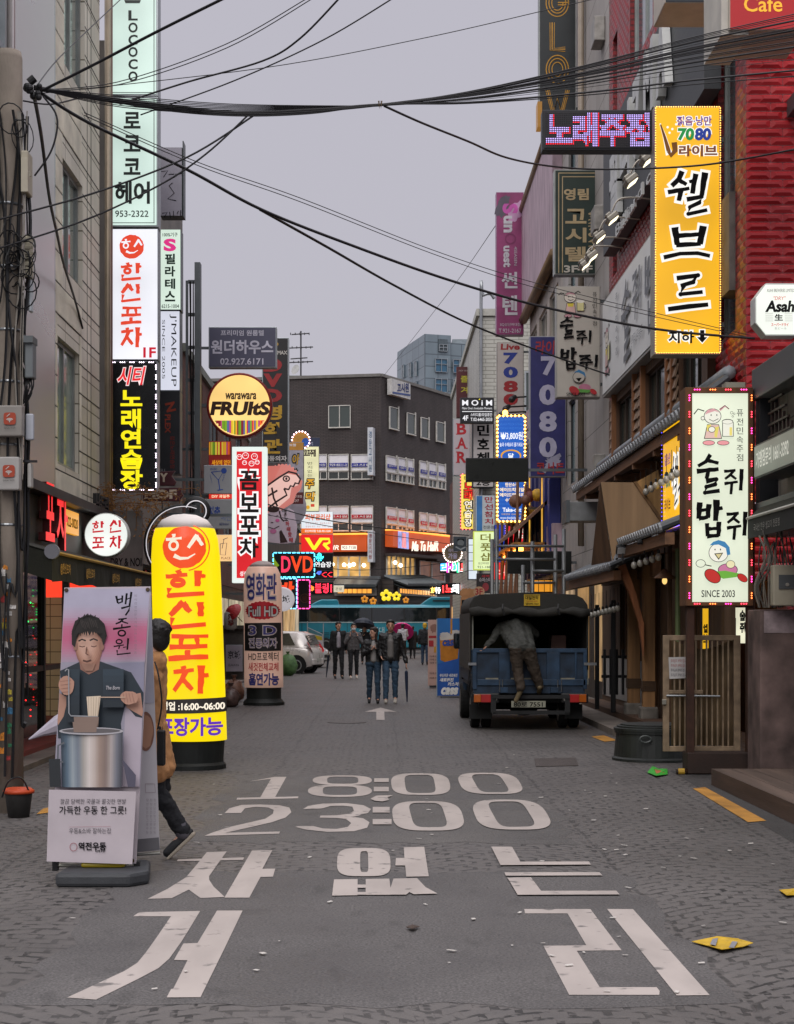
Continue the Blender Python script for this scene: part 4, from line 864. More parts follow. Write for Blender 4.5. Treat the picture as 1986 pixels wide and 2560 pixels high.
for lab, fcx, x0, y0, x1, y1 in (('upper tall white sign fixed edge on to the dark brick corner', lf, 790, 915, 801, 1016), ('lower tall white sign with red letters on the dark brick corner', lf, 790, 1133, 801, 1200)):
    o = thing('sign', lab, 'sign', fcx.at(x0, y1)); b_ = MB(); fcx.slab(b_, x0, y0, x1, y1, .1, .9); build('board', b_, M('#b9bcc0', .5), o); a = Art(o, fcx, .92); a.vtext('경문고시원', (x0+3, y0+6, x1-2, y1-6), M('#3a5a7a' if y0 < 1000 else '#8a2a30'), .01, True, .2); a.done()
# ------------------------------------------------------------------ signs on the left
MINT = E('#d5ece2', .88, .2, .9); LITW = E('#f0f1f9', .94, .12, 1.); LITG = E('#dcefe0', .88, .06)
GREENBLK = M('#16221f', .4, var=.05); REDINK = E('#f1482a', .8, .04); YELINK = E('#ffee12', .95, .03)
XA = XL
def led(o, fc, x0, y0, x1, y1, step, mat, r, cl=3, cs=4, off=.02): bulbs(o, fc, perim(x0, y0, x1, y1, step, cl, cs), r, mat, off=off)
YS = 28.9
o, fc = sign('sign', 'upper pale green lit sign with stacked roman capitals, top of the tall left stack', 233, -40, 333, 200, YS, .32, MINT, rim=5, arm=XA)
a = Art(o, fc); a.ring(283, 5, 0, 0, 0, INK)
for x0, y0, x1, y1 in ((236, -38, 237.5, 198), (328, -38, 329.5, 198), (236, 196.5, 330, 198)): a.rect(x0, y0, x1, y1, GREENBLK)
a.vtext('LOCOCO', (274, 20, 294, 176), GREENBLK, .03, True, .16); a.poly([(265, 0), (301, 0), (298, 7), (268, 7)], GREENBLK); a.done()
o, fc = sign('sign', 'pale green lit hair salon sign with number 953-2322, below the roman capitals', 232, 210, 334, 480, YS, .32, MINT, rim=4, arm=XA)
a = Art(o, fc)
for x0, y0, x1, y1 in ((235, 212, 236.5, 476), (328, 212, 329.5, 476), (235, 212, 330, 213.5), (235, 474.5, 330, 476)): a.rect(x0, y0, x1, y1, GREENBLK)
a.vtext('로코코', (264, 232, 300, 380), GREENBLK, .03, True, .28); a.text('헤어', (245, 387, 320, 435), GREENBLK, .035); a.text('953-2322', (246, 449, 317, 463), GREENBLK, .012); a.done()
o, fc = sign('sign', 'white lit vertical pub sign with a red smiling disc and brush letters', 228, 489, 336, 766, YS-.03, .34, LITW, rim=1, arm=XA)
a = Art(o, fc)
def smile(a, cx, cy, r, red, white):
    a.disc(cx, cy, r, r*.98, red, 40, .025); a.brush('ㅎ', (cx-r*.85, cy-r*.62, cx-r*.1, cy+r*.16), white, 0); a.brush('ㅅ', (cx+r*.18, cy-r*.58, cx+r*.85, cy+r*.05), white, 0)
    a.stroke([(cx-r*.45, cy+r*.38), (cx-r*.15, cy+r*.52), (cx+r*.2, cy+r*.5), (cx+r*.52, cy+r*.3)], r*.2, white, w1=r*.05)
smile(a, 281, 526, 26, REDINK, LITW)
for k, ch in enumerate('한신포차'): a.brush(ch, ((258, 560, 302, 600), (258, 605, 300, 645), (258, 654, 302, 692), (258, 699, 303, 741))[k], REDINK, wk=1.35)
a.text('1F', (306, 741, 333, 763), E('#d4122e', .8, .03), .03); a.done()
BLKF = M('#15181a', .25, var=.2)
o, fc = sign('sign', 'black karaoke sign with yellow letters ringed by small white lamps', 230, 772, 334, 1046, YS, .3, BLKF, rim=2, arm=XA)
a = Art(o, fc); a.text('시티', (249, 780, 313, 823), E('#ffe6e6', .9, .02), .07, shear=.25); a.text('시티', (251, 782, 311, 821), E('#f0222a', .9, .02), .025, shear=.25)
a.vtext('노래연습장', (258, 828, 304, 1044), YELINK, .035, False, .06); a.done()
led(o, fc, 231, 773, 333, 1045, 21, E('#ffe9ff', 6, 0), .012, 3, 4.2)
# second stack, a little further
YS = 33.2
o, fc = sign('sign', 'unlit grey vertical sign with thin handwriting, right of the salon sign', 343, 315, 388, 460, YS, .35, M('#8d8a95', .4, var=.06), M('#33393b', .4), 1, arm=XA)
build('dark_side', MB().box(P(389.5, 461, YS)+Vector((0,0,0)), P(396, 311, YS+.35)), M('#2c3436', .4), o)
a = Art(o, fc)
for pts in ([(344, 366), (358, 364), (349, 378)], [(360, 372), (372, 371)], [(374, 372), (388, 370)], [(368, 390), (361, 396), (372, 412), (358, 424), (376, 428)], [(346, 455), (357, 453), (350, 464)], [(362, 452), (364, 466)], [(370, 450), (371, 464)], [(378, 456), (381, 450)], [(386, 448), (385, 462)]): a.stroke(pts, 1.6, INK, 'lettering')
a.done()
o, fc = sign('sign', 'narrow pale green pilates sign with a pink S, number 6215-1004', 343, 490, 385, 660, YS-.05, .4, LITG, M('#565d60', .4), 1, arm=XA)
a = Art(o, fc); GR = M('#1b3a2c', .5); a.text('100%기구', (347, 496, 379, 505), GR, .015); a.text('S', (349, 509, 376, 536), E('#e8378c', .8, .02), .05); a.vtext('필라테스', (352, 539, 374, 645), GR, .035, True, .16); a.text('6215-1004', (345, 649, 382, 657), GR, .012); a.done()
o, fc = sign('sign', 'white makeup studio sign with letters turned sideways', 343, 664, 383, 832, YS, .4, E('#e6e9f8', .8, .05), M('#565d60', .4), 1, arm=XA)
a = Art(o, fc); a.text("J'MAKEUP", (362, 670, 377, 824), INK, -.004, rot=-90); a.text('SINCE 2005', (346, 682, 352, 808), INK, -.006, rot=-90); a.done()
o, fc = sign('sign', 'dark unlit sign with dull orange sideways letters under the makeup sign', 343, 835, 383, 1010, YS, .4, M('#26272b', .4), M('#464b4e', .4), 1, arm=XA)
a = Art(o, fc); OI = M('#8e3520', .5); a.text('N', (352, 856, 376, 880), OI, .04, rot=-78); a.text('PLEX', (352, 884, 364, 924), OI, .03, rot=-90); a.text('젊은노래연습장', (363, 930, 373, 1000), M('#6d2018', .5), .01, rot=-90); a.text('B1', (343, 1000, 352, 1007), M('#8b8b8d'), .0); a.done()
MAR = M('#4a1c24', .5, var=.15)
def shaped_sign(name, label, pts, Y, th, mat, cat='sign', group=None):
    o = thing(name, label, cat, P(pts[0][0], max(p[1] for p in pts), Y), group); build('board', MB().prism([P(x, y, Y) for x, y in pts], (0, th, 0)), mat, o, bevel=.01, recalc=True)
    return o, front(0, 0, Y)
CRM = M('#c3b49f', .6)
o, fc = shaped_sign('sign', 'maroon arrow ended pub board reading HOF', [(305, 1068), (305, 1046), (318, 1042), (380, 1040), (388, 1040), (386, 1050), (392, 1056), (386, 1064), (384, 1069)], 31.5, .1, MAR)
a = Art(o, fc); a.text('HOF', (309, 1044, 377, 1064), CRM, .05)
for x in (309, 320, 331): a.rect(x-1.5, 1062, x+9, 1064, CRM)
a.done(); build('post', MB().box(P(345, 1069, 31.55), P(348, 1180, 31.62)), DARKMETAL, o)
o, fc = shaped_sign('sign', 'maroon board with a letter Y pointing left above the HOF board', [(340, 1006), (374, 1004), (366, 1015), (376, 1028), (372, 1036), (340, 1036)], 31.6, .1, MAR)
a = Art(o, fc); a.text('Y', (341, 1009, 358, 1028), CRM, .05); a.done()
# dark sign-support lattice post
lp = thing('lattice_post', 'tall grey steel ladder post standing beside the lilac sign', 'post', P(424, 1180, 38))
mb = MB(); build('upright', MB().box(P(415, 1330, 38), P(430, 565, 38.3)), GREYMETAL, lp); build('upright', MB().box(P(396, 1330, 38), P(402, 600, 38.1)), GREYMETAL, lp)
for k in range(9): mb.box(P(401, 604+k*70, 38.02), P(416, 598+k*70, 38.08))
build('rungs', mb, GREYMETAL, lp)
mb = MB()
for k in range(4):
    x = 406+k*2.4; mb.tube(smoothline([P(x+random.uniform(-2, 2), 600+j*90, 37.95) for j in range(8)], 4), .012, 4)
build('cables', mb, BLACK, lp)
o, fc = sign('sign', 'slate blue studio flat sign with number 02.927.6171', 447, 699, 588, 782, 40, .3, M('#4a4a5e', .45, var=.06), ALU, 2, arm=XW(428, 40), armn=1)
a = Art(o, fc); LL = M('#b5b3c2', .5); a.text('프리미엄 원룸텔', (471, 704, 563, 716), LL, .018); a.text('원더하우스', (450, 725, 583, 755), LL, .03); a.text('02.927.6171', (470, 764, 562, 778), LL, .015); a.done()
# round fruit bar sign
Y = 39.5; c = P(511, 865, Y); o = thing('round_sign', 'round cream lit fruit bar sign with coloured stripes and red rim', 'sign', c)
r = 70*Y/F; build('housing', MB().disc(c, (0, 1, 0), 1, [(r*.97, -.02), (r, .0), (r, .28), (r*.9, .3)], 48), M('#7a1812', .4, var=.1), o)
CRE = E('#ffd480', 1.0, .2, 1.0); r2 = r*.925; build('face_panel', MB().disc(c, (0, 1, 0), 1, [(r2, -.035), (r2, -.01)], 48), CRE, o)
fc = front(0, 0, Y-.036); a = Art(o, fc); BRN = M('#3a1f0c', .5); a.text('warawara', (481, 838, 547, 852), BRN, .03, shear=.15); a.text('FRUItS', (448, 856, 577, 886), BRN, .05, shear=.15)
cols = ['#ff8a1a', '#e2174a', '#7fae1e', '#f4c01a', '#d51f1f', '#f8e04a', '#c83a86', '#6a8f2a', '#ff6d1a', '#5d6a9e', '#ffb02a', '#8e2430']; x = 448.5
while x < 573:
    w = random.choice((2.5, 3.5, 5)); yb = 865+math.sqrt(max(0, 63**2-(max(abs(x-511), abs(x+w-511)))**2))
    if yb > 899: a.rect(x, 897, min(x+w, 574), yb, E(random.choice(cols), .8, .05))
    x += w
a.done()
build('arm', MB().box(P(424, 868, Y+.1), P(446, 862, Y+.2)), GREYMETAL, o)
o, fc = sign('sign', 'tall black cinema sign with red DVD letters behind the round sign', 561, 722, 614, 985, 47, .35, M('#1c1b1d', .5), ALU, 2, arm=XA)
a = Art(o, fc); RDI = M('#8a1f22', .5); GLD = M('#a98422', .5); a.text('MAX', (592, 748, 613, 756), M('#b9b5ae'), .02); a.disc(590, 734, 4, 4, GLD); a.vtext('DVD', (562, 762, 602, 860), RDI, .06, True, .12); a.vtext('영화관', (562, 862, 602, 970), GLD, .04, True, .14); a.text('진동의자', (562, 972, 612, 984), M('#b5b1b0'), .03); a.done()
o, fc = sign('sign', 'striped orange and red fruit drink sign behind the cocktail board', 446, 942, 492, 1070, 38.6, .2, M('#b5281f', .5), M('#772018', .5), 1, arm=XL)
a = Art(o, fc); x = 446
while x < 490: w = random.choice((2, 3, 4)); a.rect(x, 943, x+w, 970, E(random.choice(cols), .45, .05)); x += w
a.text('세상에 없던', (452, 981, 492, 993), E('#ffb020', .7), .02); a.done()
o, fc = sign('sign', 'grey board with a blue cocktail glass outline', 436, 993, 496, 1052, 36.4, .12, M('#8f8d92', .5, var=.05), ALU, 1, arm=XL, armn=1)
BLU = M('#1e3f8f', .5); a = Art(o, fc)
for pts in ([(451, 1007), (478, 1004), (466, 1024), (451, 1007)], [(466, 1022), (469, 1044)], [(464, 1046), (476, 1044)]): a.stroke(pts, 2, BLU)
a.disc(478, 1004, 6, 6, BLU); a.text('MUSIC', (449, 998, 464, 1003), BLU, 0); a.text('MOJITO', (448, 1012, 453, 1030), BLU, 0, rot=-60); a.text('PLACE', (474, 1012, 480, 1026), BLU, 0, rot=70); a.done()
o, fc = sign('sign', 'red strip sign with the letters DIY under the cocktail board', 446, 1053, 496, 1064, 36.8, .12, E('#f0372a', .75), M('#772018'), 1, arm=XL, armn=1)
a = Art(o, fc); a.text('DIY 과일주', (452, 1055, 490, 1062), E('#ffe8c0', 1), .02); a.done()
o, fc = sign('sign', 'grey board with blue brush letters 청춘 above the cafe light box', 436, 1066, 496, 1127, 36.4, .12, M('#8b898d', .5, var=.05), ALU, 1, arm=XL, armn=1)
a = Art(o, fc); a.text('청춘', (443, 1080, 470, 1101), BLU, .03, shear=.1); a.text('예찬', (471, 1095, 494, 1111), M('#5d6a94'), .0); a.text('&Dining', (468, 1115, 488, 1122), M('#2c3560'), .02); a.done()
o, fc = sign('sign', 'small orange cafe light box with a drink cup outline', 440, 1141, 497, 1197, 36.4, .12, E('#f8c98c', .9), ALU, 1, arm=XL, armn=1)
a = Art(o, fc); PU = M('#5a2a5c')
for pts in ([(476, 1151), (486, 1147)], [(478, 1150), (474, 1170)], [(470, 1160), (484, 1158), (481, 1184), (470, 1183), (470, 1160)]): a.stroke(pts, 1.2, PU)
a.text('PLACE', (472, 1188, 492, 1193), OI, 0); a.done()
o, fc = sign('sign', 'tall white framed red sign with black 꼼보포차 letters', 505, 963, 559, 1233, 35, .3, E('#e3232c', .85, .08), E('#e9f4ee', .92, .06), 10, arm=XL+.4, armn=1)
a = Art(o, fc); WL = E('#ffffff', .95, .02); KK = M('#1c1412', .5)
for k, ch in enumerate('꼼보포차'):
    b0 = 1003+k*48.; a.text(ch, (506.5, b0-3, 556.5, b0+46), WL, .09); a.text(ch, (511, b0+1, 552, b0+42), KK, .03)
for dx, dy, s_ in ((511, 975, 6), (524, 972, 7), (543, 974, 7), (549, 986, 5), (522, 987, 5), (537, 989, 6)): a.ring(dx, dy, s_, s_, 1.2, WL); a.ring(dx-1.5, dy-1, 1, 1, .9, WL, 8); a.ring(dx+2, dy-1, 1, 1, .9, WL, 8)
a.text('성신여대점', (512, 1218, 553, 1229), WL, .02); a.done()
# further cluster on the left
o, fc = sign('sign', 'tall grey and brown vertical sign with yellow and black brush letters', 608, 944, 647, 1075, 58, .35, M('#8b8a94', .5), M('#6d6a66'), 1, arm=XL)
a = Art(o, fc); a.rect(608, 944, 647, 960, M('#a9782a')); a.text('보쌈', (617, 946, 632, 952), M('#cfcfd4'), .02); a.disc(628, 1082, 26, 36, M('#8b8a94')); a.rect(608, 1050, 647, 1075, M('#4a1418'))
a.text('아', (622, 966, 641, 994), BLACK, .1, shear=.15); a.text('아', (624, 969, 639, 991), GLD, .03, shear=.15); a.text('랑', (622, 998, 636, 1014), BLACK, .05); a.text('카', (622, 1016, 636, 1030), BLACK, .05); a.text('라', (622, 1034, 636, 1048), BLACK, .05)
a.text('성신여대점', (612, 1056, 644, 1062), M('#b9a9a6'), .01); a.text('922-8247', (614, 1065, 638, 1071), M('#b9a9a6'), .01); a.done()
Y = 59; c = P(642, 939, Y); o = thing('round_sign', 'small round lamp edged sign with blue and yellow behind the brush letter sign', 'sign', c); r = 19*Y/F
build('housing', MB().disc(c, (0, 1, 0), 1, [(r, 0), (r, .25)], 30), M('#a9782a', .5), o); fc = front(0, 0, Y); a = Art(o, fc); a.disc(652, 943, 8, 9, M('#1e4f9e')); a.done()
bulbs(o, fc, [(642+19*math.cos(R(k*20)), 939+19*math.sin(R(k*20))) for k in range(18)], .035, E('#ffd8e8', 5, 0))
# salmon starburst board with a bold letter and an eye
Y = 56; pts = [(569, 1015)]
for k in range(15): t = R(200-k*12); pts += [(604+40*math.cos(t), 1040-54*math.sin(t)), (604+36*math.cos(t+R(-6)), 1040-48*math.sin(t+R(-6)))]
pts += [(645, 1025), (642, 1042), (632, 1052), (625, 1072), (569, 1106)]
o, fc = shaped_sign('sign', 'salmon starburst shaped sign with a bold black brush letter and a round eye', pts[::-1], Y, .2, E('#e0867c', .62, .08))
a = Art(o, fc); PK = E('#f1c3b8', .75, .03); DKB = M('#2a1413', .5)
a.poly([(572, 1036), (612, 1010), (634, 1014), (641, 1026), (636, 1035), (622, 1040), (618, 1062), (575, 1098)], PK)
a.stroke([(570, 1036), (596, 1018), (616, 1006), (632, 1010), (641, 1022), (637, 1032), (630, 1030), (626, 1038), (620, 1036), (616, 1044), (606, 1042)], 4, DKB, 'lettering'); a.stroke([(606, 1042), (612, 1056), (590, 1070), (570, 1086)], 4, DKB, 'lettering'); a.stroke([(572, 1058), (592, 1046)], 4, DKB, 'lettering'); a.stroke([(580, 1040), (584, 1062), (592, 1080)], 4, DKB, 'lettering')
a.ring(611, 1021, 8, 7, 3, DKB); a.disc(611, 1021, 2.5, 3, DKB); a.done()
o, fc = shaped_sign('sign', 'white cut out board of a winking round face with a speech bubble', [(570, 1096), (584, 1082), (598, 1086), (604, 1094), (616, 1084), (627, 1090), (630, 1106), (634, 1124), (632, 1146), (628, 1158), (600, 1160), (570, 1156)][::-1], 55, .15, M('#b9a9b6', .5, var=.06))
a = Art(o, fc); a.disc(583, 1087, 13, 6, DKB); a.stroke([(596, 1090), (600, 1106), (606, 1112)], 3, DKB); a.stroke([(573, 1097), (580, 1100)], 1.2, DKB); a.stroke([(588, 1101), (594, 1099)], 1.2, DKB); a.disc(592, 1110, 4.5, 3.5, M('#c0568c')); a.stroke([(578, 1114), (583, 1115)], 2, DKB); a.stroke([(572, 1124), (584, 1128), (596, 1122)], 1.5, DKB); a.disc(583, 1133, 7, 5, M('#b0668e')); a.poly([(596, 1134), (600, 1130), (614, 1156), (598, 1158)], DKB)
for k, ch in enumerate('포노하태핫태'): a.text(ch, (604+k*2.6+(k == 0)*2, 1089+k*11.5, 612+k*2.6, 1099+k*11.5), DKB if k < 2 else M('#a3232f'), .03)
a.done()
o, fc = sign('sign', 'pale wood grain lit sign with yellow brush letters 주막', 642, 953, 680, 1090, 62, .3, E('#dfdcae', .85, .2, 2.2), M('#8d8a7a'), .5, arm=XL, armn=1)
a = Art(o, fc); YB = E('#e0a428', .8, .03); a.text('호프주점', (649, 958, 674, 974), DKB, .06); a.vtext('번지없는', (656, 984, 666, 1018), INK, -.005, True, .25); a.text('주', (650, 1020, 672, 1044), DKB, .1, shear=.2); a.text('주', (652, 1022, 670, 1042), YB, .02, shear=.2); a.text('막', (650, 1048, 676, 1070), DKB, .1, shear=.1); a.text('막', (652, 1050, 674, 1068), YB, .02, shear=.1); a.rect(663, 1075, 671, 1081, E('#d9482e', .7)); a.disc(657, 1082, 4, 4, YB); a.done()
o, fc = sign('sign', 'small dark blue supermarket board peeping over the wood grain sign', 644, 934, 682, 953, 70, .2, M('#232b45', .5), M('#3a3f4e'), .5, arm=XL, armn=1)
a = Art(o, fc); a.text('e', (648, 943, 653, 950), M('#c4581e'), .03); a.text('mart', (653, 942, 668, 950), M('#8f93a8'), .01); a.done()
o, fc = sign('sign', 'lit skin care sign, white over orange, above the VR sign', 643, 1092, 710, 1138, 61, .3, E('#e4ecf2', .9, .06), ALU, .5, arm=XL, armn=1)
a = Art(o, fc); a.text('피부관리샵', (651, 1096, 705, 1110), E('#ee6a2c', .8), .03); a.text('·문신 윤곽 케어 · 얼굴축소관리', (651, 1114, 706, 1118), E('#d98f86', .7), 0); a.text('·등경락 제거 · 왁싱 · 두피 · 힐링', (651, 1121, 706, 1125), E('#d98f86', .7), 0); a.rect(643, 1127, 710, 1138, E('#f0742a', .9)); a.text('성신여대점 T.02-921-5241', (650, 1130, 706, 1135), E('#fff', 1), .01); a.done()
o, fc = sign('sign', 'red lit sign with big yellow letters VR', 643, 1140, 710, 1178, 61, .3, E('#ea2324', .92, .06), ALU, .5, arm=XL, armn=1)
a = Art(o, fc); YV = E('#fff02a', 1, .02); a.poly([(650, 1147), (660, 1147), (670, 1165), (682, 1147), (692, 1147), (673, 1173), (667, 1173)], YV); a.stroke([(684, 1149.5), (702, 1149.5), (703, 1157), (697, 1160), (690, 1160)], 5, YV); a.stroke([(690, 1160), (702, 1172)], 6, YV); a.done()
o, fc = sign('sign', 'black lamp edged sign with large red and pink DVD letters', 582, 1178, 671, 1231, 52, .3, BLKF, DARKMETAL, 1, arm=XL, armn=1)
a = Art(o, fc); DV = E('#ff4a1e', 1, .1); a.text('D', (600, 1186, 620, 1221), E('#ff3a5e', 1, .25, 4), .03); a.text('V', (620, 1186, 645, 1221), DV, .03); a.text('D', (646, 1186, 668, 1221), DV, .03); a.poly([(582, 1182), (588, 1196), (596, 1206), (590, 1210), (582, 1208)], E('#8fae1e', .6)); a.done()
bulbs(o, fc, perim(583, 1179, 671, 1231, 10, 3, 2.4), .022, E('#5fd8ff', 4, 0))
o, fc = sign('sign', 'black lamp edged sign with red letters and a yellow B1 below the DVD sign', 590, 1233, 632, 1298, 51, .3, BLKF, DARKMETAL, 1, arm=XL, armn=1)
a = Art(o, fc); a.text('방', (592, 1240, 628, 1282), DV, .05, shear=.1); a.text('B1', (607, 1286, 623, 1297), YELINK, .03); a.done(); bulbs(o, fc, perim(590, 1234, 633, 1298, 9, 3, 2.2), .02, E('#6fc8ff', 4, 0))
o, fc = sign('sign', 'dark menu board edged with magenta lamps beside the lower red lettered sign', 634, 1236, 662, 1298, 53, .25, M('#201a1c', .5), DARKMETAL, 1, arm=XL, armn=1)
a = Art(o, fc); a.ring(650, 1276, 10, 10, 2, M('#5a3428')); a.disc(650, 1276, 6, 6, M('#4a221c')); a.done(); bulbs(o, fc, perim(635, 1237, 661, 1298, 9, 3, 2.2), .02, E('#ff4a9a', 4, 0))
o, fc = sign('sign', 'black karaoke sign with white 연습장 letters under a cyan neon flower', 671, 1180, 710, 1216, 66, .25, BLKF, DARKMETAL, .5, arm=XL, armn=1)
a = Art(o, fc); a.text('연습장', (672, 1198, 707, 1210), E('#fff', 1), .02); a.done(); bulbs(o, fc, [(682+8*math.cos(k)*random.uniform(.2, 1), 1188+9*math.sin(k)*random.uniform(.2, 1)) for k in range(30)], .03, E('#38e0ff', 4, 0))
o, fc = sign('sign', 'small dark sign with a blue 4F and two red neon arrows', 656, 1217, 711, 1234, 65, .15, BLKF, DARKMETAL, .5, arm=XL, armn=1)
a = Art(o, fc); a.text('4F', (675, 1218, 686, 1226), E('#5a7dff', 2), .01)
for x in (693, 705): a.stroke([(x+4, 1221), (x, 1221), (x-6, 1225.5), (x, 1230), (x+4, 1230)], 1.6, E('#ff2a3a', 2.2))
a.text('소', (661, 1222, 672, 1230), E('#ff3a2a', 2), .0); a.done()
o, fc = sign('lamp_display', 'red dotted lamp display beside the orange dot, above the bus', 656, 1242, 711, 1268, 64, .2, BLKF, DARKMETAL, .5, 'lamp display', arm=XL, armn=1)
dotmatrix(o, fc, '블링1', (672, 1244, 708, 1265), 26, 14, .016, [E('#ff3048', 3.4, 0)]); bulbs(o, fc, [(664+6*math.cos(k*2.4)*math.sqrt(k/30), 1255+6*math.sin(k*2.4)*math.sqrt(k/30)) for k in range(30)], .018, E('#ff7a30', 4, 0))
o, fc = sign('sign', 'small cream name board right of the red dotted display', 711, 1249, 734, 1263, 72, .1, E('#e9dfc4', .7), ALU, .5, arm=XL, armn=1)
a = Art(o, fc); a.text('은설', (716, 1253, 729, 1259), INK, 0); a.done()
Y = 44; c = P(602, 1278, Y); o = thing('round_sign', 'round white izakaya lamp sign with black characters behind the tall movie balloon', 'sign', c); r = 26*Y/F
build('housing', MB().disc(c, (0, 1, 0), 1, [(r*.9, -.08), (r, 0), (r, .2), (r*.9, .28)], 30), E('#cfcad0', .6), o); a = Art(o, front(0, 0, Y-.082)); a.text('京城', (586, 1270, 618, 1286), INK, .02); a.done()  # white housing has a faint glow added so it stays pale in shade
build('post', MB().box(P(600, 1304, Y+.1), P(604, 1440, Y+.2)), DARKMETAL, o)
# near left: round lit pub sign, awning, red raised letters
Y = 26.; c = P(227, 1141, Y); o = thing('round_sign', 'round white lit sign with four red brush letters over the awning', 'sign', c); r = 47*Y/F
build('housing', MB().disc(c, (0, 1, 0), 1, [(r*.985, -.03), (r, -.01), (r, .22), (r*.97, .24)], 48), M('#cfd3cf', .4), o); build('face_panel', MB().disc(c, (0, 1, 0), 1, [(r*.94, -.05), (r*.96, -.02)], 48), E('#eef3ee', .98, .16, 1.4), o)
build('arm', MB().box((XL, Y+.05, c.z-.04), (c.x-r*.9, Y+.15, c.z+.04)), DARKMETAL, o)
a = Art(o, front(0, 0, Y-.052)); RB_ = E('#d5182c', .78, .03)
for ch, bx in zip('한신포차', ((197, 1111, 222, 1137), (234, 1109, 259, 1137), (197, 1145, 222, 1170), (234, 1143, 260, 1170))): a.brush(ch, bx, RB_, wk=1.3)
a.done()
o = thing('raised_letters', 'red glowing raised letters 포차 on the dark shop fascia', 'sign letters', (XL+.3, 22.6, 2.75)); fc = wall_l(XL+.13, 22.45, 3.62); a = Art(o, fc, .02)
RG = E('#ff2024', .95, .12, 3); DR = M('#4a0a0c', .5)
for ch, u0, u1, z0, z1 in (('포', .0, .62, .02, .82), ('차', .75, 1.55, .05, .9)): a.text(ch, (u0, z0, u1, z1), DR, .015, ext=.05); a.off += .1; a.text(ch, (u0, z0, u1, z1), RG, .02); a.off -= .1
a.done()
o = thing('phone_plate', 'small amber lit phone plate beside the red raised letters', 'sign', (XL+.12, 24.3, 2.9)); build('plate', MB().box((XL+.1, 24.3, 3.02), (XL+.16, 25.4, 3.36)), E('#eda22a', .85), o); a = Art(o, wall_l(XL+.16, 24.3, 3.36)); a.text('922-0020', (.1, .1, 1.0, .25), INK, .02); a.done()
o = thing('sign', 'small black cut letters standing on the shop fascia edge', 'sign letters', (XL+.1, 26.8, 3.55)); a = Art(o, wall_l(XL+.2, 26.4, 3.78), 0); a.text('나드리', (0, 0, 1.2, .24), BLACK, .03, ext=.03); a.done()
aw = thing('awning', 'dark green folding awning with yellow edge over the left pub front', 'awning', (XL, 22.5, 2.6)); AWM = M('#24251c', .85, 0, .2, 4, .2)
n = 14; vs = []; y0, y1 = 18.6, 26.7
mb = MB(); mb.prism([(XL+.12, y0, 2.72), (XL+1.1, y0, 2.45), (XL+1.1, y0, 2.47), (XL+.12, y0, 2.75)], (0, y1-y0, 0)); build('canopy', mb, AWM, aw)
mb = MB()
for k in range(28):
    ya, yb = y0+(y1-y0)*k/28, y0+(y1-y0)*(k+1)/28; d0, d1 = .012*math.sin(k*1.7), .012*math.sin((k+1)*1.7)
    mb.add([(XL+1.1, ya, 2.46), (XL+1.1, yb, 2.46), (XL+1.1+d1, yb, 2.14+.015*math.sin(k)), (XL+1.1+d0, ya, 2.14+.015*math.sin(k-1))], [(0, 1, 2, 3)])
mb.add([(XL+.12, y0, 2.74), (XL+1.1, y0, 2.46), (XL+1.1, y0, 2.14), (XL+.12, y0, 2.45)], [(0, 1, 2, 3)])
build('valance', mb, AWM, aw); build('edge_trim', MB().tube([(XL+1.11, y0, 2.465), (XL+1.11, y1, 2.465)], .022, 6), M('#a8842a', .5), aw); build('end_cap', MB().disc((XL+1.1, y0-.02, 2.47), (0, 1, 0), .085, [(1, 0), (1, .06)], 16), M('#77777c', .4), aw)
a = Art(aw, wall_l(XL+1.125, 0, 2.46), .004); GL_ = M('#b88d2c', .5)
for y in (18.95, 20.6, 22.6, 24.7): a.text('@한신포차', (y, .1, y+.62, .24), GL_, .02)
a.done()
# Asahi style beer lamp, upper black boxes and cafe sign on the right
CAFE = E('#b9161c', .62, .06); o, fc = sign('sign', 'red lit box sign reading Cafe in yellow at the top right corner', 1558, -70, 1720, 62, 17.5, .9, CAFE, M('#b0a699', .5), 2)
a = Art(o, fc); a.text('Cafe', (1587, -8, 1669, 25), E('#f4b52a', .9), .012); a.done(); build('side_panel', MB().box(P(1539, 74, 17.55), P(1557, -70, 18.5)), M('#b9b4aa', .5), o); build('hanger', MB().box((5.0, 18.2, 7.9), (5.2, 20.4, 8.1)), GREYMETAL, o)
o, fc = sign('sign', 'dark box sign seen from below left of the red cafe sign', 1420, -60, 1535, 4, 19.5, .8, M('#1d2730', .4), M('#b9aea0', .5), 2, arm=XR, armn=1)
# GLOW
o, fc = sign('sign', 'tall black sign with stacked double line gold letters GLOW', 1152, -60, 1227, 268, 37.6, .3, M('#1f2426', .35, var=.1), M('#8f9390', .4), 2, arm=XR)
a = Art(o, fc); GO = M('#a5792c', .35, .4)
def dbl(pts, w=11):
    a.stroke(pts, w, GO, 'lettering'); a.stroke(pts, w-3, M('#1f2426', .35, var=.1), 'lettering'); a.stroke(pts, 2.6, GO, 'lettering')
a.ring(1189, 6, 25, 30, 2.2, GO, t0=-45, t1=315-60); a.ring(1189, 6, 19, 23, 2.2, GO, t0=-45, t1=255); a.ring(1189, 6, 13, 17, 2.2, GO, t0=0, t1=255); a.rect(1190, 4, 1214, 6.5, GO); a.rect(1190, 9, 1208, 11.5, GO)
dbl([(1178, 48), (1178, 105), (1206, 105)]); a.ring(1189, 148, 25, 31, 2.4, GO); a.ring(1189, 148, 19, 24, 2.2, GO); a.ring(1189, 148, 12.5, 16, 2, GO); dbl([(1168, 192), (1180, 243), (1189, 208), (1198, 243), (1211, 192)], 9); a.done()
build('side_lamp_box', MB().box(P(1147, 270, 37.5), P(1153, 228, 37.9)), E('#b07a20', .5), o)
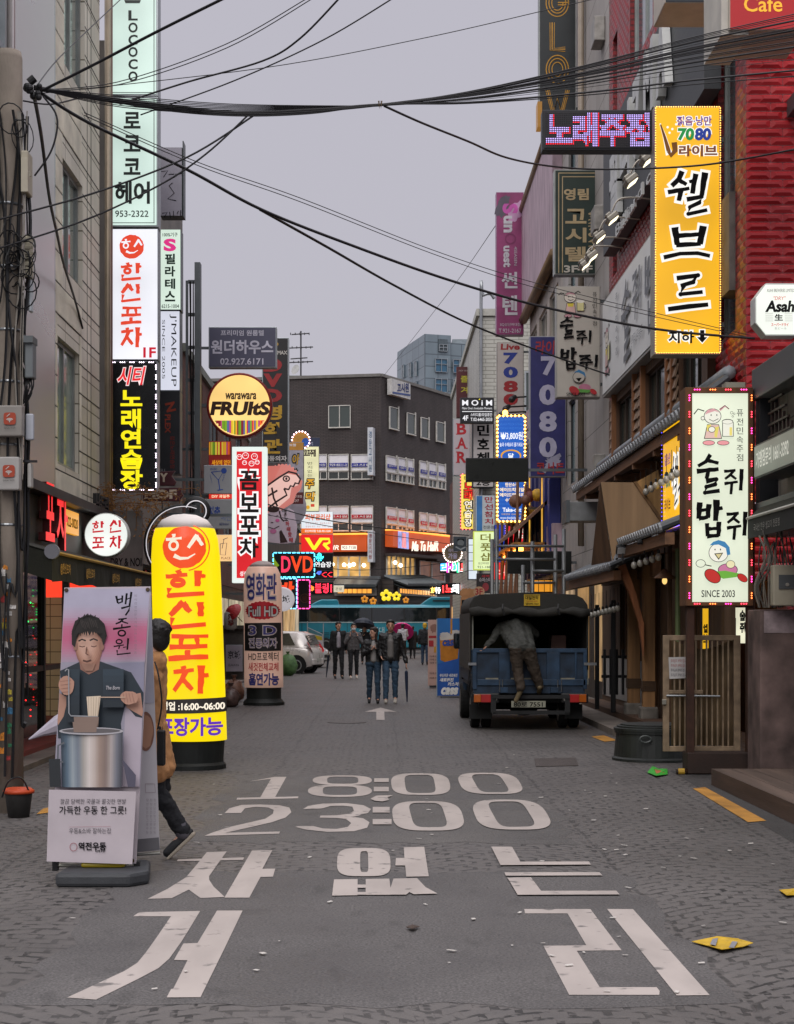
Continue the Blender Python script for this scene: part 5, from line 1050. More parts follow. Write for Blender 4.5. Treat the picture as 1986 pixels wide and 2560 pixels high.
# LED karaoke display
o, fc = sign('lamp_display', 'pink and red dotted lamp display joined to the yellow vertical sign', 1161, 238, 1390, 316, 21.7, .22, M('#15141a', .5), DARKMETAL, 4, 'lamp display', arm=XR)
mb = MB()
for i in range(58):
    for j in range(19): oct_bulb(mb, fc.at(1165+i*3.92, 242+j*3.98, .004), .006)
build('dark_lamps', mb, M('#0d0c10', .3), o)
dotmatrix(o, fc, '노래주점', (1164, 240, 1386, 313), 58, 19, .0075, [E('#c9b0ff', 2.6, .0)], E('#ff2038', 2.6, 0), .045)
# yellow vertical sign
YEL_F = E('#f2b41a', .95, .24, .75); o, fc = sign('sign', 'big yellow lit vertical sign with white edged black brush letters', 1400, 230, 1534, 752, 21.5, .32, YEL_F, M('#8a8377', .45), 4, arm=XR-.02)
a = Art(o, fc); WH = E('#f6f4ee', .95, .02)
def halo(txt, box, mat, g=3, bold=.015, **k): a.text(txt, (box[0]-g, box[1]-g, box[2]+g, box[3]+g), WH, bold+.07, **k); a.text(txt, box, mat, bold, **k)
halo('젊음·낭만', (1444, 248, 1518, 268), E('#7d4aa8', .6), 2, .025); halo('70', (1446, 273, 1481, 300), E('#18a24a', .6), 2, .05, shear=.05); halo('80', (1482, 273, 1517, 300), E('#1d3fa8', .6), 2, .05, shear=.05); halo('라이브', (1448, 310, 1530, 334), E('#8a4a22', .6), 2, .04)
BRS = M('#8a5a28', .4, .4); a.stroke([(1408, 264), (1417, 290), (1424, 318), (1428, 330)], 3, WH, w1=16); a.stroke([(1409, 266), (1418, 294), (1426, 322)], 3, BRS, w1=9); a.stroke([(1426, 322), (1431, 332), (1440, 322), (1438, 304)], 9, BRS, w1=12)
for x, y in ((1424, 272), (1434, 276), (1428, 284), (1442, 266)): a.disc(x, y, 2.5, 2.5, WH)
for ch, bx in (('쉘', (1424, 366, 1508, 462)), ('브', (1424, 483, 1512, 550)), ('르', (1426, 588, 1510, 662))): a.brush(ch, bx, WH, 6)
for ch, bx in (('쉘', (1424, 366, 1508, 462)), ('브', (1424, 483, 1512, 550)), ('르', (1426, 588, 1510, 662))): a.brush(ch, bx, INK, 0, .12, 1.3)
halo('지하', (1425, 707, 1480, 733), INK, 3, .03); a.poly([(1490, 703), (1504, 703), (1504, 718), (1512, 718), (1497, 735), (1482, 718), (1490, 718)], WH); a.poly([(1492.5, 705), (1501.5, 705), (1501.5, 720), (1508, 720), (1497, 732), (1486, 720), (1492.5, 720)], INK); a.done()
bulbs(o, fc, perim(1398, 229, 1536, 753, 16, 3, 5), .0085, E('#ffb04a', 5, 0), off=.03)
# right stack along the street
o, fc = sign('sign', 'dark green and gold hostel sign with two vertical lines, number in a column', 1185, 364, 1272, 583, 34.8, .3, M('#14261f', .4, var=.15), M('#8d8f8c', .4), 2.5, arm=XR)
a = Art(o, fc); GG = M('#9d8a68', .45)
for x in (1191, 1199): a.rect(x, 368+(x-1191), x+2, 582, GG); a.rect(x, 368+(x-1191), 1272, 370+(x-1191), GG)
a.text('영림', (1203, 402, 1256, 427), GG, .035); a.vtext('고시텔', (1206, 441, 1251, 562), GG, .03, True, .22); a.vtext('927·432', (1255, 451, 1270, 550), GG, .03, True, .3); a.text('3F4F', (1203, 566, 1264, 583-1.5), M('#a9a49a'), .03); a.done()
def kids(a, x0, y0, k, flip=False):
    """a plain cartoon child with two bunches holding a mug"""
    p = lambda x, y: (x0+x*k, y0+y*k); PKc = M('#b4848c', .5); LN = INK
    a.disc(*p(14, -6), 0, 0, LN) if False else None
    a.stroke([p(-2, 12), p(4, 6), p(14, 8)], 2.2*k, LN); a.stroke([p(44, 6), p(52, 1), p(58, 6)], 2.2*k, LN)
    a.disc(*p(30, 18), 17*k, 15*k, LN); a.disc(*p(30, 18), 15.8*k, 13.8*k, M('#cdc6ba', .5)); a.poly([p(16, 14), p(22, 6), p(36, 4), p(44, 12), p(30, 9)], PKc)
    for x in (26, 37): a.disc(*p(x, 17), 1.2*k, 2*k, LN, 10)
    a.stroke([p(24, 24), p(31, 27), p(39, 24)], 1.2*k, LN)
    a.poly([p(20, 34), p(42, 34), p(46, 62), p(16, 62)], LN); a.poly([p(21, 35), p(41, 35), p(44.6, 60.6), p(17.4, 60.6)], M('#c4a29c', .5)); a.poly([p(22, 35), p(40, 35), p(38, 44), p(24, 44)], M('#c8b63a', .5))
    a.disc(*p(24, 69), 11*k, 5*k, LN); a.disc(*p(24, 69), 10*k, 4*k, PKc); a.disc(*p(50, 69), 11*k, 5*k, LN); a.disc(*p(50, 69), 10*k, 4*k, PKc)
    a.rect(*p(48, 30), *p(68, 56), LN); a.rect(*p(49.2, 31), *p(66.8, 55), M('#c9c48c', .5)); a.disc(*p(58, 30), 11*k, 4*k, M('#d8d6cc', .5)); a.stroke([p(68, 36), p(72, 38), p(72, 48), p(68, 50)], 1.5*k, LN)
def runner(a, x0, y0, k):
    """a plain cartoon child with blue hair running with a spoon"""
    p = lambda x, y: (x0+x*k, y0+y*k); LN = INK; RDm, GRm, PKm = E('#d43a34', .62), E('#7ac04a', .62), E('#dd86ae', .62)
    a.disc(*p(46, 20), 22*k, 21*k, LN); a.disc(*p(46, 20), 20.8*k, 19.8*k, E('#f2efe2', .85)); a.poly([p(26, 4), p(34, -4), p(46, -8), p(60, -4), p(70, 8), p(72, 24), p(65, 26), p(62, 10), p(46, 2)], E('#4a92c8', .62))
    for x in (38, 50): a.disc(*p(x, 13), 1.3*k, 2*k, LN, 10)
    a.poly([p(36, 22), p(56, 20), p(46, 36)], LN); a.poly([p(39, 23.5), p(53, 22), p(46, 33)], E('#e8d8a0', .7)); a.ring(*p(6, 44), 11*k, 9*k, 1.2*k, LN); a.stroke([p(16, 47), p(30, 50)], 2*k, LN)
    a.disc(*p(66, 58), 22*k, 14*k, LN); a.disc(*p(66, 58), 20.6*k, 12.8*k, PKm); a.poly([p(38, 62), p(60, 60), p(90, 66), p(86, 74), p(56, 78), p(42, 72)], GRm); a.disc(*p(72, 46), 10*k, 9*k, LN); a.disc(*p(72, 46), 9*k, 8*k, E('#efe6b8', .8))
    a.disc(*p(32, 72), 20*k, 14*k, LN, rot=35); a.disc(*p(32, 72), 18.6*k, 12.6*k, RDm, rot=35); a.disc(*p(98, 76), 13*k, 8*k, LN, rot=35); a.disc(*p(98, 76), 11.8*k, 7*k, RDm, rot=35)
UNW = M('#a9a59c', .5, var=.06); o, fc = sign('sign', 'unlit off white vertical tavern sign with cartoon children, beside the mural board', 1189, 612, 1279, 846, 33, .3, UNW, M('#8f8d88', .45), 2, arm=XR)
a = Art(o, fc); kids(a, 1193, 620, .78); a.vtext('퓨전민속주점', (1264, 622, 1273, 696), INK, -.004, True, .25)
for ch, bx in (('술', (1194, 676, 1224, 722)), ('쥐', (1229, 705, 1262, 735)), ('밥', (1196, 742, 1230, 788)), ('쥐', (1235, 757, 1276, 788))): a.brush(ch, bx, INK, wk=1.45)
def dull(a):
    p = lambda x, y: (1206+x*.62, 795+y*.62)
    a.disc(*p(46, 16), 22*.6, 20*.6, INK); a.disc(*p(46, 16), 20.5*.6, 18.5*.6, UNW); a.poly([p(28, 0), p(46, -10), p(66, 0), p(70, 18), p(62, 8), p(46, 0)], M('#2f6d9a')); a.poly([p(36, 20), p(56, 18), p(46, 32)], INK)
    a.disc(*p(66, 52), 13, 8, M('#a5687e')); a.poly([p(40, 56), p(88, 60), p(80, 70), p(44, 68)], M('#4f8a3a')); a.disc(*p(30, 62), 12, 8, M('#a3242a'), rot=35); a.disc(*p(96, 66), 8, 5, M('#a3242a'), rot=35)
dull(a); a.text('SINCE 2003', (1208, 838, 1247, 845), INK, .01); a.done()
VIO = M('#27265c', .45, var=.2); o, fc = sign('sign', 'dark violet vertical sign with white stacked numerals 7080', 1132, 719, 1206, 1015, 40, .3, VIO, M('#8a8a90', .4), 2, arm=XR)
a = Art(o, fc); NUM = M('#a19db2', .45); RDD = M('#8f1f26', .5); a.text('라이브', (1142, 726, 1206, 756), RDD, .02, shear=.1); a.text('7', (1156, 760, 1188, 801), NUM, .04); a.rect(1154, 760, 1157, 770, NUM)
for y in (820, 877, 932): a.text('0' if y != 877 else '8', (1150, y, 1188, y+44), NUM, .045)
a.disc(1180, 985, 16, 11, M('#8a879a'), rough=.3); a.stroke([(1160, 1008), (1176, 980), (1196, 970)], 8, M('#8a879a')); a.text('콘서트', (1144, 986, 1204, 1012), RDD, .02); a.done()
MAG = M('#7a2c5a', .45, var=.25, scale=2); o, fc = sign('sign', 'magenta vertical sign with sideways roman and Korean letters', 1060, 411, 1116, 713, 50, .35, MAG, M('#8e6d85', .5), 1.5, arm=XR)
a = Art(o, fc); SV = M('#a8a6ac', .4); a.disc(1072, 440, 12, 26, M('#4b4450', .5), rough=.25, rot=25); a.disc(1100, 452, 14, 24, M('#a87ea0', .5), rough=.2, rot=30)
a.text('S', (1072, 434, 1105, 456), M('#b04a96'), .05, rot=-90); a.text('un', (1074, 460, 1093, 496), SV, .04, rot=-90); a.ring(1089, 509, 12, 12, 3, M('#6d2450')); a.text('uest', (1074, 524, 1090, 570), SV, .04, rot=-90); a.text('4SEASEN', (1097, 526, 1103, 566), SV, -.005, rot=-90)
a.text('썬', (1070, 580, 1104, 615), SV, .03, rot=0); a.text('텐', (1072, 630, 1104, 672), SV, .03); a.text('SQ성신여대점', (1067, 689, 1110, 696), SV, .0); a.text('T.921-2167', (1064, 701, 1112, 710), SV, .005); a.done()
GRW = M('#a8a09c', .5, var=.06); o, fc = sign('sign', 'off white vertical sign reading Live with blue and red numerals 7080', 1062, 731, 1116, 883, 49.5, .3, GRW, M('#8b857f', .5), 1.5, arm=XR)
a = Art(o, fc); RN, BN = M('#8d1a20', .5), M('#1d2f7c', .5); a.text('Live', (1068, 733, 1109, 746), RN, .035, shear=.05)
for ch, y, m_ in (('7', 752, BN), ('0', 782, BN), ('8', 812, RN), ('0', 840, RN)): a.text(ch, (1074, y, 1105, y+24), m_, .05)
a.done()
for x, y, w in ((1092, 852, 'highest'), (1079, 872, 'middle'), (1071, 884, 'lowest')):
    sl_ = thing('spot_lamp', f'small black spot lamp before the off white Live sign, {w} of the three', 'lamp', P(x, y, 48.4), 'spot lamps before the Live sign'); build('lamp', MB().cap(P(x, y, 48.4), P(x+6, y-5, 48.5), .1, .07), BLACK, sl_); build('arm', MB().tube([P(x+6, y-4, 48.5), P(1122, y-6, 49)], .025, 5), BLACK, sl_)
build('lamp_glow', MB().ell(P(1078, 880, 48.3), .08), E('#ffb04a', 8, 0), sl_)
BLF = E('#1f5fc4', .8, .12); o, fc = sign('sign', 'bright blue drinks sign edged with yellow bulbs, priced 3,800', 1063, 889, 1118, 1110, 44, .3, BLF, E('#c98a1e', .5, .1), 4, arm=XR)
a = Art(o, fc); WW = E('#f2f6ff', 1.0, .02); PB = E('#3f80dc', .75, .05)
for k in range(24): a.text(('SOJU BEER COCKTAIL', 'SALAD PIZZA STEAK', 'TOPOKKI FRIED POTATO', 'VODKA FRUIT ADE BAR')[k % 4], (1064+(k % 3), 893+k*9, 1117-(k % 2)*2, 898+k*9), PB, -.005)
a.text('₩3,800원', (1068, 921, 1115, 939), WW, .02); a.text('술과 수제요리 즐기세요', (1066, 944, 1115, 953), WW, .01); a.disc(1090, 972, 22, 13, E('#e8a41e', .9)); a.disc(1090, 974, 19, 12, BLF); a.text('닭', (1084, 967, 1096, 978), WW, .03)
PE = E('#ffe9c4', 1, .02)
for k, s_ in enumerate(('탄산소주', '에이드칵테일', '에이드막걸리', '수입맥주')): n = 14+(k in (1, 2))*12; a.text(s_, (1092-n, 1029.5+k*11, 1092+n, 1038+k*11), PE, .03)
a.text('Take-out', (1072, 1083, 1112, 1092), WW, .03); a.text('대표번호 1544-2968', (1070, 1095, 1112, 1099), E('#e8c04a', .9), 0); a.text('www.thedaldal.co.kr', (1067, 1102, 1115, 1107), WW, .0); a.done()
bulbs(o, fc, perim(1061, 887, 1120, 1112, 8), .035, E('#ffc45a', 7, 0), off=.03)
PNL = M('#141615', .35, var=.1); o, fc = sign('lamp_display', 'switched off black lamp panel across the violet and blue signs', 996, 978, 1126, 1025, 36, .25, PNL, DARKMETAL, 1.5, 'lamp display', arm=XR, armn=1)
mb = MB()
for i in range(62):
    for j in range(20): oct_bulb(mb, fc.at(998+i*2.05, 980+j*2.25, .006), .007)
build('dark_lamps', mb, M('#33382f', .3), o)
o, fc = sign('lamp_display', 'second dark lamp panel above the truck behind the grey scaffold', 1085, 1177, 1218, 1222, 38, .25, PNL, DARKMETAL, 1.5, 'lamp display', arm=XR+.2, armn=1)
mb = MB()
for i in range(60):
    for j in range(19): oct_bulb(mb, fc.at(1087+i*2.2, 1179+j*2.25, .006), .0065)
build('dark_lamps', mb, M('#2a2d28', .3), o)
YR = 66
o, fc = sign('sign', 'white vertical sign with red serif letters BAR', 968, 895, 1002, 1013, YR, .3, M('#b3a9ae', .5, var=.05), ALU, 1.5, arm=3.5, armn=1)
a = Art(o, fc); RBA = M('#a81c28', .5)
for k, ch in enumerate('BAR'): y = 903+k*30; a.text(ch, (975, y, 995, y+24), RBA, .03); [a.rect(xx, yy, xx+8, yy+2, RBA) for xx, yy in (((973, y), (973, y+22), (990, y+22))[:2 if ch == 'B' else 3] if ch != 'A' else ((972, y+22), (990, y+22)))]
a.done()
o, fc = sign('sign', 'black lit meeting room sign with white letters and number 02-6465-2033', 983, 849, 1053, 902, 58.6, .25, M('#17191c', .4), DARKMETAL, 1, arm=4.6, armn=1)
a = Art(o, fc); W3 = E('#f0f0f4', .85, .02); a.text('M O i M', (986, 853, 1050, 865), W3, .02); a.text("Make One's Invaluable Moment", (986, 868, 1050, 873), W3, -.004); a.rect(986, 877, 1050, 878.4, W3); a.text('4F', (987, 886, 999, 897), W3, .02); a.text('스터디룸/모임공간', (1004, 881, 1050, 888), W3, .01); a.text('T.02-6465-2033', (1004, 891, 1050, 898), W3, .01); a.poly([(1021, 852), (1024, 850), (1024, 853)], YELINK); a.done()
o, fc = sign('sign', 'grey white hair salon sign in a dark frame right of the red BAR sign', 1010, 899, 1052, 1038, 59.4, .5, M('#a9a4a2', .5, var=.05), DARKMETAL, 2, arm=3.5, armn=1)
a = Art(o, fc); a.vtext('민호헤어', (1018, 903, 1044, 1020), INK, .03, True, .2); a.text('2층', (1016, 1021, 1046, 1036), INK, .02); a.done()
o, fc = sign('sign', 'maroon vertical beer house sign with yellow green brush letters', 975, 783, 1005, 890, 68, .25, M('#4a1a1e', .5), M('#57302e'), 1, arm=3.5, armn=1)
a = Art(o, fc); a.text('HOF SOJU', (979, 789, 1001, 793), M('#a59a96'), 0); a.vtext('즐겨찾기', (983, 797, 998, 890), M('#a9a42e'), .02, True, .4); a.done()
o, fc = sign('sign', 'yellow lit karaoke sign edged with red lamps and red then black letters', 984, 1012, 1013, 1128, 64, .25, E('#f2d85a', .95, .08), M('#6d2018'), 1.5, arm=3.5, armn=1)
a = Art(o, fc)
for k, ch in enumerate('노래연습장'):
    y = 1030+k*19; a.text(ch, (988.5, y-1.5, 1009.5, y+19), E('#8f1512', .6) if k < 2 else INK, .1); a.text(ch, (991, y, 1007, y+17), E('#ee2418', .9) if k < 2 else E('#fff6e0', .95), .02)
a.text('타임', (990, 1015, 1006, 1025), INK, .01); a.done(); bulbs(o, fc, perim(983, 1011, 1014, 1129, 7), .03, E('#ff5a6a', 4, 0))
o, fc = sign('sign', 'white tuna restaurant sign with a blue band and red letters', 1015, 1058, 1055, 1132, 59.5, .4, M('#aab0b6', .45, var=.05), ALU, 1, arm=3.5, armn=1)
a = Art(o, fc); a.rect(1017, 1058, 1029, 1132, M('#2f6aa5', .5)); a.vtext('만선참치', (1034, 1058, 1052, 1120), M('#8f1f30'), .02, True, .2); a.text('전문점', (1031, 1121, 1054, 1128), INK, .0); a.done()
o, fc = sign('sign', 'yellow green lit foot shop sign with number 921-188', 1012, 1135, 1056, 1214, 58, .3, E('#dff0b4', .92, .1), E('#cfe05a', .7), 2, arm=3.6, armn=1)
a = Art(o, fc); OL = M('#8a8a1c'); a.vtext('더풋샵', (1025, 1137, 1047, 1198), OL, .02, True, .15); a.text('성신여대점 3F', (1020, 1199, 1050, 1204), INK, 0); a.text('921-188', (1019, 1207, 1046, 1212), INK, .0); a.done()
Y = 70; c = P(966, 1180, Y); o = thing('round_sign', 'small round sign ringed with pale bulbs over the multicolour lamp letters', 'sign', c); r = 19*Y/F
build('housing', MB().disc(c, (0, 1, 0), 1, [(r, 0), (r, .25)], 30), M('#5d5340', .5, var=.5, scale=2), o); fc = front(0, 0, Y); a = Art(o, fc); a.text('라이브', (957, 1170, 976, 1178), M('#a8a2b8'), .02); a.text('가을', (956, 1180, 976, 1192), M('#a29cb6'), .03); a.done()
bulbs(o, fc, [(966+19.5*math.cos(R(k*15)), 1180+19.5*math.sin(R(k*15))) for k in range(24)], .038, E('#ffe6dc', 4, 0))
o, fc = sign('lamp_display', 'multicolour dotted lamp letters 라이브 below the small round sign', 939, 1199, 1003, 1222, 72, .2, BLKF, DARKMETAL, .5, 'lamp display', arm=3.9, armn=1)
dotmatrix(o, fc, '라이브', (940, 1200, 1002, 1221), 34, 13, .026, [E('#40a0ff', 2.6, 0), E('#ff40c0', 2.6, 0), E('#40ffa0', 2.4, 0), E('#ff4040', 2.6, 0), E('#a060ff', 2.6, 0)], E('#ffffff', 1.6, 0), .04)
o, fc = sign('lamp_display', 'red and white dotted lamp letters 노래방 low above the bus roof', 942, 1244, 998, 1268, 74, .2, BLKF, DARKMETAL, .5, 'lamp display', arm=4.0, armn=1)
dotmatrix(o, fc, '1노래방', (944, 1246, 996, 1266), 34, 14, .024, [E('#ff3a3a', 3, 0), E('#ffffff', 2.6, 0), E('#ff3a4a', 3, 0)], None, .03)
o, fc = sign('lamp_display', 'amber dotted lamp letters left of the red and white ones', 918, 1250, 941, 1268, 80, .2, BLKF, DARKMETAL, .5, 'lamp display', arm=4.0, armn=1)
dotmatrix(o, fc, '호박쥬', (919, 1252, 940, 1266), 20, 11, .022, [E('#ffc860', 3, 0), E('#ffffff', 2.4, 0)], None, .03)
o, fc = sign('sign', 'tall white lit panel with dark grid behind the foot shop sign', 1000, 1150, 1018, 1235, 59.6, .3, E('#dfe9f4', .8, .1), DARKMETAL, 2, arm=3.6, armn=1)
a = Art(o, fc)
for y in (1162, 1178, 1196, 1216): a.rect(1000, y, 1018, y+1.2, BLACK)
a.done()
o, fc = sign('sign', 'dark grey poster board with small white and red letters under the foot shop sign', 1018, 1224, 1052, 1264, 52, .2, M('#262224', .5), DARKMETAL, 1, arm=3.9, armn=1)
a = Art(o, fc); a.text('슈퍼스타', (1022, 1232, 1048, 1241), M('#a9a2a4'), .02); a.disc(1036, 1252, 7, 9, M('#7d2a30')); a.text('새벽', (1027, 1226, 1044, 1232), M('#a3242e'), .02); a.done()
o, fc = sign('sign', 'slim dark shop crest board with a hat and moustache left of the tuna sign', 968, 1145, 998, 1175, 69, .15, M('#39424a', .5), DARKMETAL, .5, arm=4.0, armn=1)
a = Art(o, fc); a.disc(983, 1152, 8, 3, INK); a.disc(983, 1158, 7, 7, M('#6d7478')); a.stroke([(972, 1166), (983, 1172), (994, 1166)], 3, M('#8a9094')); a.done()
# red and blue glow of shops behind the second panel
o, fc = sign('sign', 'red lit shop sign half hidden behind the scaffold', 1084, 1122, 1128, 1165, 56, .3, E('#e8242a', .9, .15), M('#6d1c1c'), 1, arm=XR, armn=1)
a = Art(o, fc); a.text('술집', (1098, 1126, 1120, 1148), E('#ffe8d8', 1), .03); a.done()
o, fc = sign('sign', 'blue lit panel with purple lamps beside the half hidden red shop sign', 1056, 1120, 1080, 1205, 57, .3, E('#1c3fae', .7, .15), M('#1c2458'), 1, arm=XR, armn=1)
bulbs(o, fc, [(1079, 1122+k*5) for k in range(16)], .03, E('#c080ff', 5, 0))
o, fc = sign('sign', 'low red neon shop sign behind the scaffold poles', 1054, 1200, 1082, 1236, 55, .3, E('#f03430', .9, .3, 3), M('#6d1c1c'), 1, arm=XR, armn=1)
a = Art(o, fc); a.text('스파', (1056, 1206, 1080, 1228), E('#ffb0a0', 1.2), .02); a.done()
o, fc = sign('sign', 'amber lit long shop lantern box above the truck', 1136, 1238, 1210, 1262, 44, .6, E('#f2a02e', .9, .2), WOOD('#3a2618'), 1.5, arm=XR, armn=1)
a = Art(o, fc)
for k in range(1, 6): a.rect(1136+k*12.3, 1238, 1137.4+k*12.3, 1262, WOOD('#3a2618'))
a.done()
o, fc = sign('sign', 'small white hanging banner sign behind the scaffold', 1125, 1236, 1133, 1262, 47, .1, M('#b9b6ba', .5), ALU, .5, arm=XR, armn=1)
# white facade board along the red building (seen edge on)
fb = thing('facade_sign', 'long white facade board with grey brush letters and cartoon children, under flood lamps', 'sign', (4.2, 27, 6.0)); X = 4.2
build('housing', MB().box((X, 22.6, 5.95), (XR-.05, 31.3, 7.75)), M('#a09f9b', .45), fb, bevel=.01); build('face_panel', MB().box((X-.015, 22.65, 6.0), (X, 31.25, 7.7)), M('#cfd0cf', .4, 0, .08, 1.2), fb)
fc = wall_r(X-.015, 31.25, 7.7); a = Art(fb, fc); GI = M('#5d6066', .5); kids(a, .25, .5, .0125); a.vtext('퓨전민속주점', (1.9, .15, 2.15, 1.3), GI, 0, True, .3)
for ch, bx in (('술', (2.6, .2, 3.6, 1.55)), ('쥐', (3.9, .25, 4.7, 1.05)), ('밥', (5.2, .2, 6.1, 1.5)), ('쥐', (6.3, .4, 7.1, 1.2))): a.brush(ch, bx, GI, wk=1.3)
a.text('생맥주 소주 동동주', (3.8, 1.25, 5.0, 1.45), GI, .0); a.done()
# flood lamps over it
def flood(x, y, label):
    X = 3.72; Y = X*F/(x-CX); z = ZW(y, Y); o = thing('flood_lamp', label, 'lamp', (X, Y, z), 'flood lamps over the white facade board')
    rot = Matrix.Rotation(R(-38), 3, 'Y') @ Matrix.Identity(3)
    build('lamp_housing', MB().obox((X, Y, z), (.2, .32, .09), rot), M('#8f8a80', .4, .3), o, bevel=.02); build('lamp_lens', MB().obox(Vector((X, Y, z))+rot@Vector((.0, 0, -.052)), (.15, .27, .01), rot), E('#fff3cf', 2.2, 0), o)
    build('reflector_hood', MB().obox(Vector((X, Y, z))+rot@Vector((-.02, 0, .07)), (.1, .16, .06), rot), M('#8f8a80', .4, .3), o, bevel=.015)
    build('arm', MB().tube(smoothline([(X, Y, z+.1), (X+.12, Y, z+.3), (X+.4, Y, z+.33), (XR-.08, Y, z+.3)], 5), .016, 6), M('#9a948a', .4, .4), o); return o
for (x, y), w in zip(((1380, 338), (1345, 385), (1305, 465), (1278, 505), (1262, 546), (1247, 563)), ('the highest and nearest', 'second highest', 'third from the top', 'fourth from the top', 'second lowest', 'lowest and farthest')): flood(x, y, f'flood lamp on a bent arm over the white facade board, {w}')
# ------------------------------------------------------------------ inflatable pillar signs
def pillar(label, cx, Y, lean, prof, capn, z0, skin, capm, base):
    o = thing('inflatable_pillar', label, 'inflatable sign', (cx, Y, 0), 'inflatable pillar signs')
    body = prof[:len(prof)-capn+1]
    ys = []
    for (r0, a), (r1, b) in zip(body, body[1:]):
        for k in range(4): t = k/4; ys.append((r0+(r1-r0)*t, a+(b-a)*t))
    ys.append(body[-1])
    build('skin', MB().lathe((cx, Y, z0), ys, 48, lean=(lean, 0)), skin, o, smooth=True)
    build('cap', MB().lathe((cx, Y, z0), [(prof[len(prof)-capn][0]+.002, prof[len(prof)-capn][1]-.004)]+prof[len(prof)-capn+1:], 48, lean=(lean, 0)), capm, o, smooth=True)
    build('weighted_base', MB().lathe((cx, Y, 0), base, 40), M('#101412', .55, 0, .3, 6, .2), o, smooth=False)
    return o, Drum(cx, Y, prof, z0, lean)
YELP = E('#ffe208', .93, .12, 1.1); cx = XW(408, 19.0)
o, fc = pillar('tall yellow glowing inflatable pillar with a red smiling face and brush letters', cx, 19.0, -.03, [(.41,0),(.405,.8),(.398,1.6),(.392,2.1),(.375,2.3),(.34,2.42),(.26,2.52),(.14,2.575),(.01,2.59)], 4, .33, YELP, M('#efe6e0', .6, var=.05), [(.40, 0), (.40, .05), (.37, .08), (.385, .34), (.37, .35)])
a = Art(o, fc, .004, .0012); OG = E('#f2501e', .9, .05); CW = E('#f4ead2', .9, .02)
smile(a, 394, 1168, 46, OG, CW); a.ring(396, 1168, 51, 51, 2.4, OG, 40, -70, 80)
for ch, bx in (('한', (355, 1216, 439, 1276)), ('신', (361, 1283, 440, 1342)), ('포', (361, 1353, 445, 1408)), ('차', (371, 1420, 446, 1479))): a.brush(ch, bx, OG, wk=1.3)
BB = M('#3a3634', .5, var=.05); a.poly([(336, 1492), (336, 1522), (410, 1521), (484, 1519), (484, 1488), (410, 1490)], BB); a.text('영업 :16:00~06:00', (345, 1496, 477, 1515), E('#fff4e0', .95, .02), .03); a.text('포장가능', (340, 1529, 474, 1569), E('#6a35c4', .75, .03), .035); a.done()
PB_, PR_, PK_ = M('#3c3a78', .5, var=.05), M('#b8202c', .5, var=.05), M('#1c1a1c', .5, var=.05)
SK = E('#cda694', .33, .1, .8, 1.); cx = XW(563, 34.4)
o, fc = pillar('beige inflatable movie theatre pillar with a red Full HD badge', cx, 34.4, -.012, [(.405,0),(.402,.8),(.398,1.6),(.395,2.1),(.37,2.35),(.3,2.5),(.2,2.58),(.1,2.62),(.01,2.63)], 4, .37, SK, M('#a99c98', .6), [(.43, 0), (.43, .06), (.36, .14), (.36, .37), (.34, .38)])
a = Art(o, fc); HB = M('#c9b8b4', .5)
a.text('영화관', (523, 1222, 592, 1283), HB, .07); a.text('영화관', (525, 1224, 590, 1280), PB_, .02)
pts = []
for k in range(48): t = 2*math.pi*k/48; q = 1 if k % 2 else .91; pts.append((560+38*q*math.cos(-t), 1302+20*q*math.sin(-t)))
a.poly(pts, PR_); a.text('Full HD', (529, 1292, 594, 1316), PK_, .06); a.text('Full HD', (530, 1293, 593, 1315), M('#c9c0bc', .5), .02)
a.poly([(521, 1329), (521, 1388), (560, 1389), (599, 1388), (599, 1328)], PK_); a.text('3 D', (529, 1333, 591, 1356), HB, .06); a.text('3 D', (531, 1335, 589, 1354), PB_, .02); a.text('진동의자', (530, 1360, 592, 1383), HB, .05); a.text('진동의자', (532, 1362, 590, 1381), PB_, .0)
a.text('HD프로젝터', (530, 1391, 594, 1409), PK_, .01); a.text('새것전체교체', (530, 1413, 594, 1431), PR_, .015); a.text('흡연가능', (531, 1435, 595, 1462), PB_, .04); a.done()
# ------------------------------------------------------------------ banner stands
class PlaneFace(Face):
    sub = 0
    def __init__(s, p0, n): s.p = Vector(p0); s.N = Vector(n).normalized()
    def at(s, a, b, off=0):
        c = Vector((0, 0, EYE)); d = Vector(((a-CX)/F, 1, (HZ-b)/F)); t = (s.p-c).dot(s.N)/d.dot(s.N); return c+d*t+s.N*off
def banner(name, label, fc, quad, mat, th=.006, group=None):
    o = thing(name, label, 'banner', fc.at(*quad[-1])*1., group); build('sheet', MB().prism([fc.at(x, y) for x, y in quad], -fc.N*th), mat, o); return o
PAPER = M('#b0a6ac', .6, 0, .05, 1.5)
fb2 = PlaneFace((0, 11.0, 0), (.02, -1, .03))
o = banner('banner_stand', 'pale food banner standing back to back behind the chef banner', fb2, [(215, 1262), (322, 1262), (341, 1814), (240, 1822)], M('#a9a6ab', .6, 0, .08, 2), group='printed banner stands')
a = Art(o, fb2, .002, .0006); a.poly([(296, 1270), (322, 1270), (329, 1500), (290, 1500)], M('#9a9aa6', .6)); a.disc(311, 1560, 18, 42, M('#6d4a3c', .6)); a.disc(311, 1560, 15, 36, M('#8f6a55', .6), rough=.08); a.stroke([(310, 1672), (330, 1672), (332, 1690), (311, 1691), (310, 1672)], 1, M('#7a6a70')); a.poly([(294, 1790), (339, 1786), (341, 1812), (293, 1818)], M('#5d5c60'))
for k in range(3): a.vtext('정성담은한그릇우동', (312+k*8, 1702, 317+k*8, 1780), M('#7d777c'), -.01, True, .3)
a.done(); build('foot_bar', MB().tube([fb2.at(285, 1824, -.02), fb2.at(341, 1820, -.02)], .012, 6), M('#8d8d88', .4, .5), o)
fb1 = PlaneFace((0, 10.45, .13), (-.08, -1, .08))
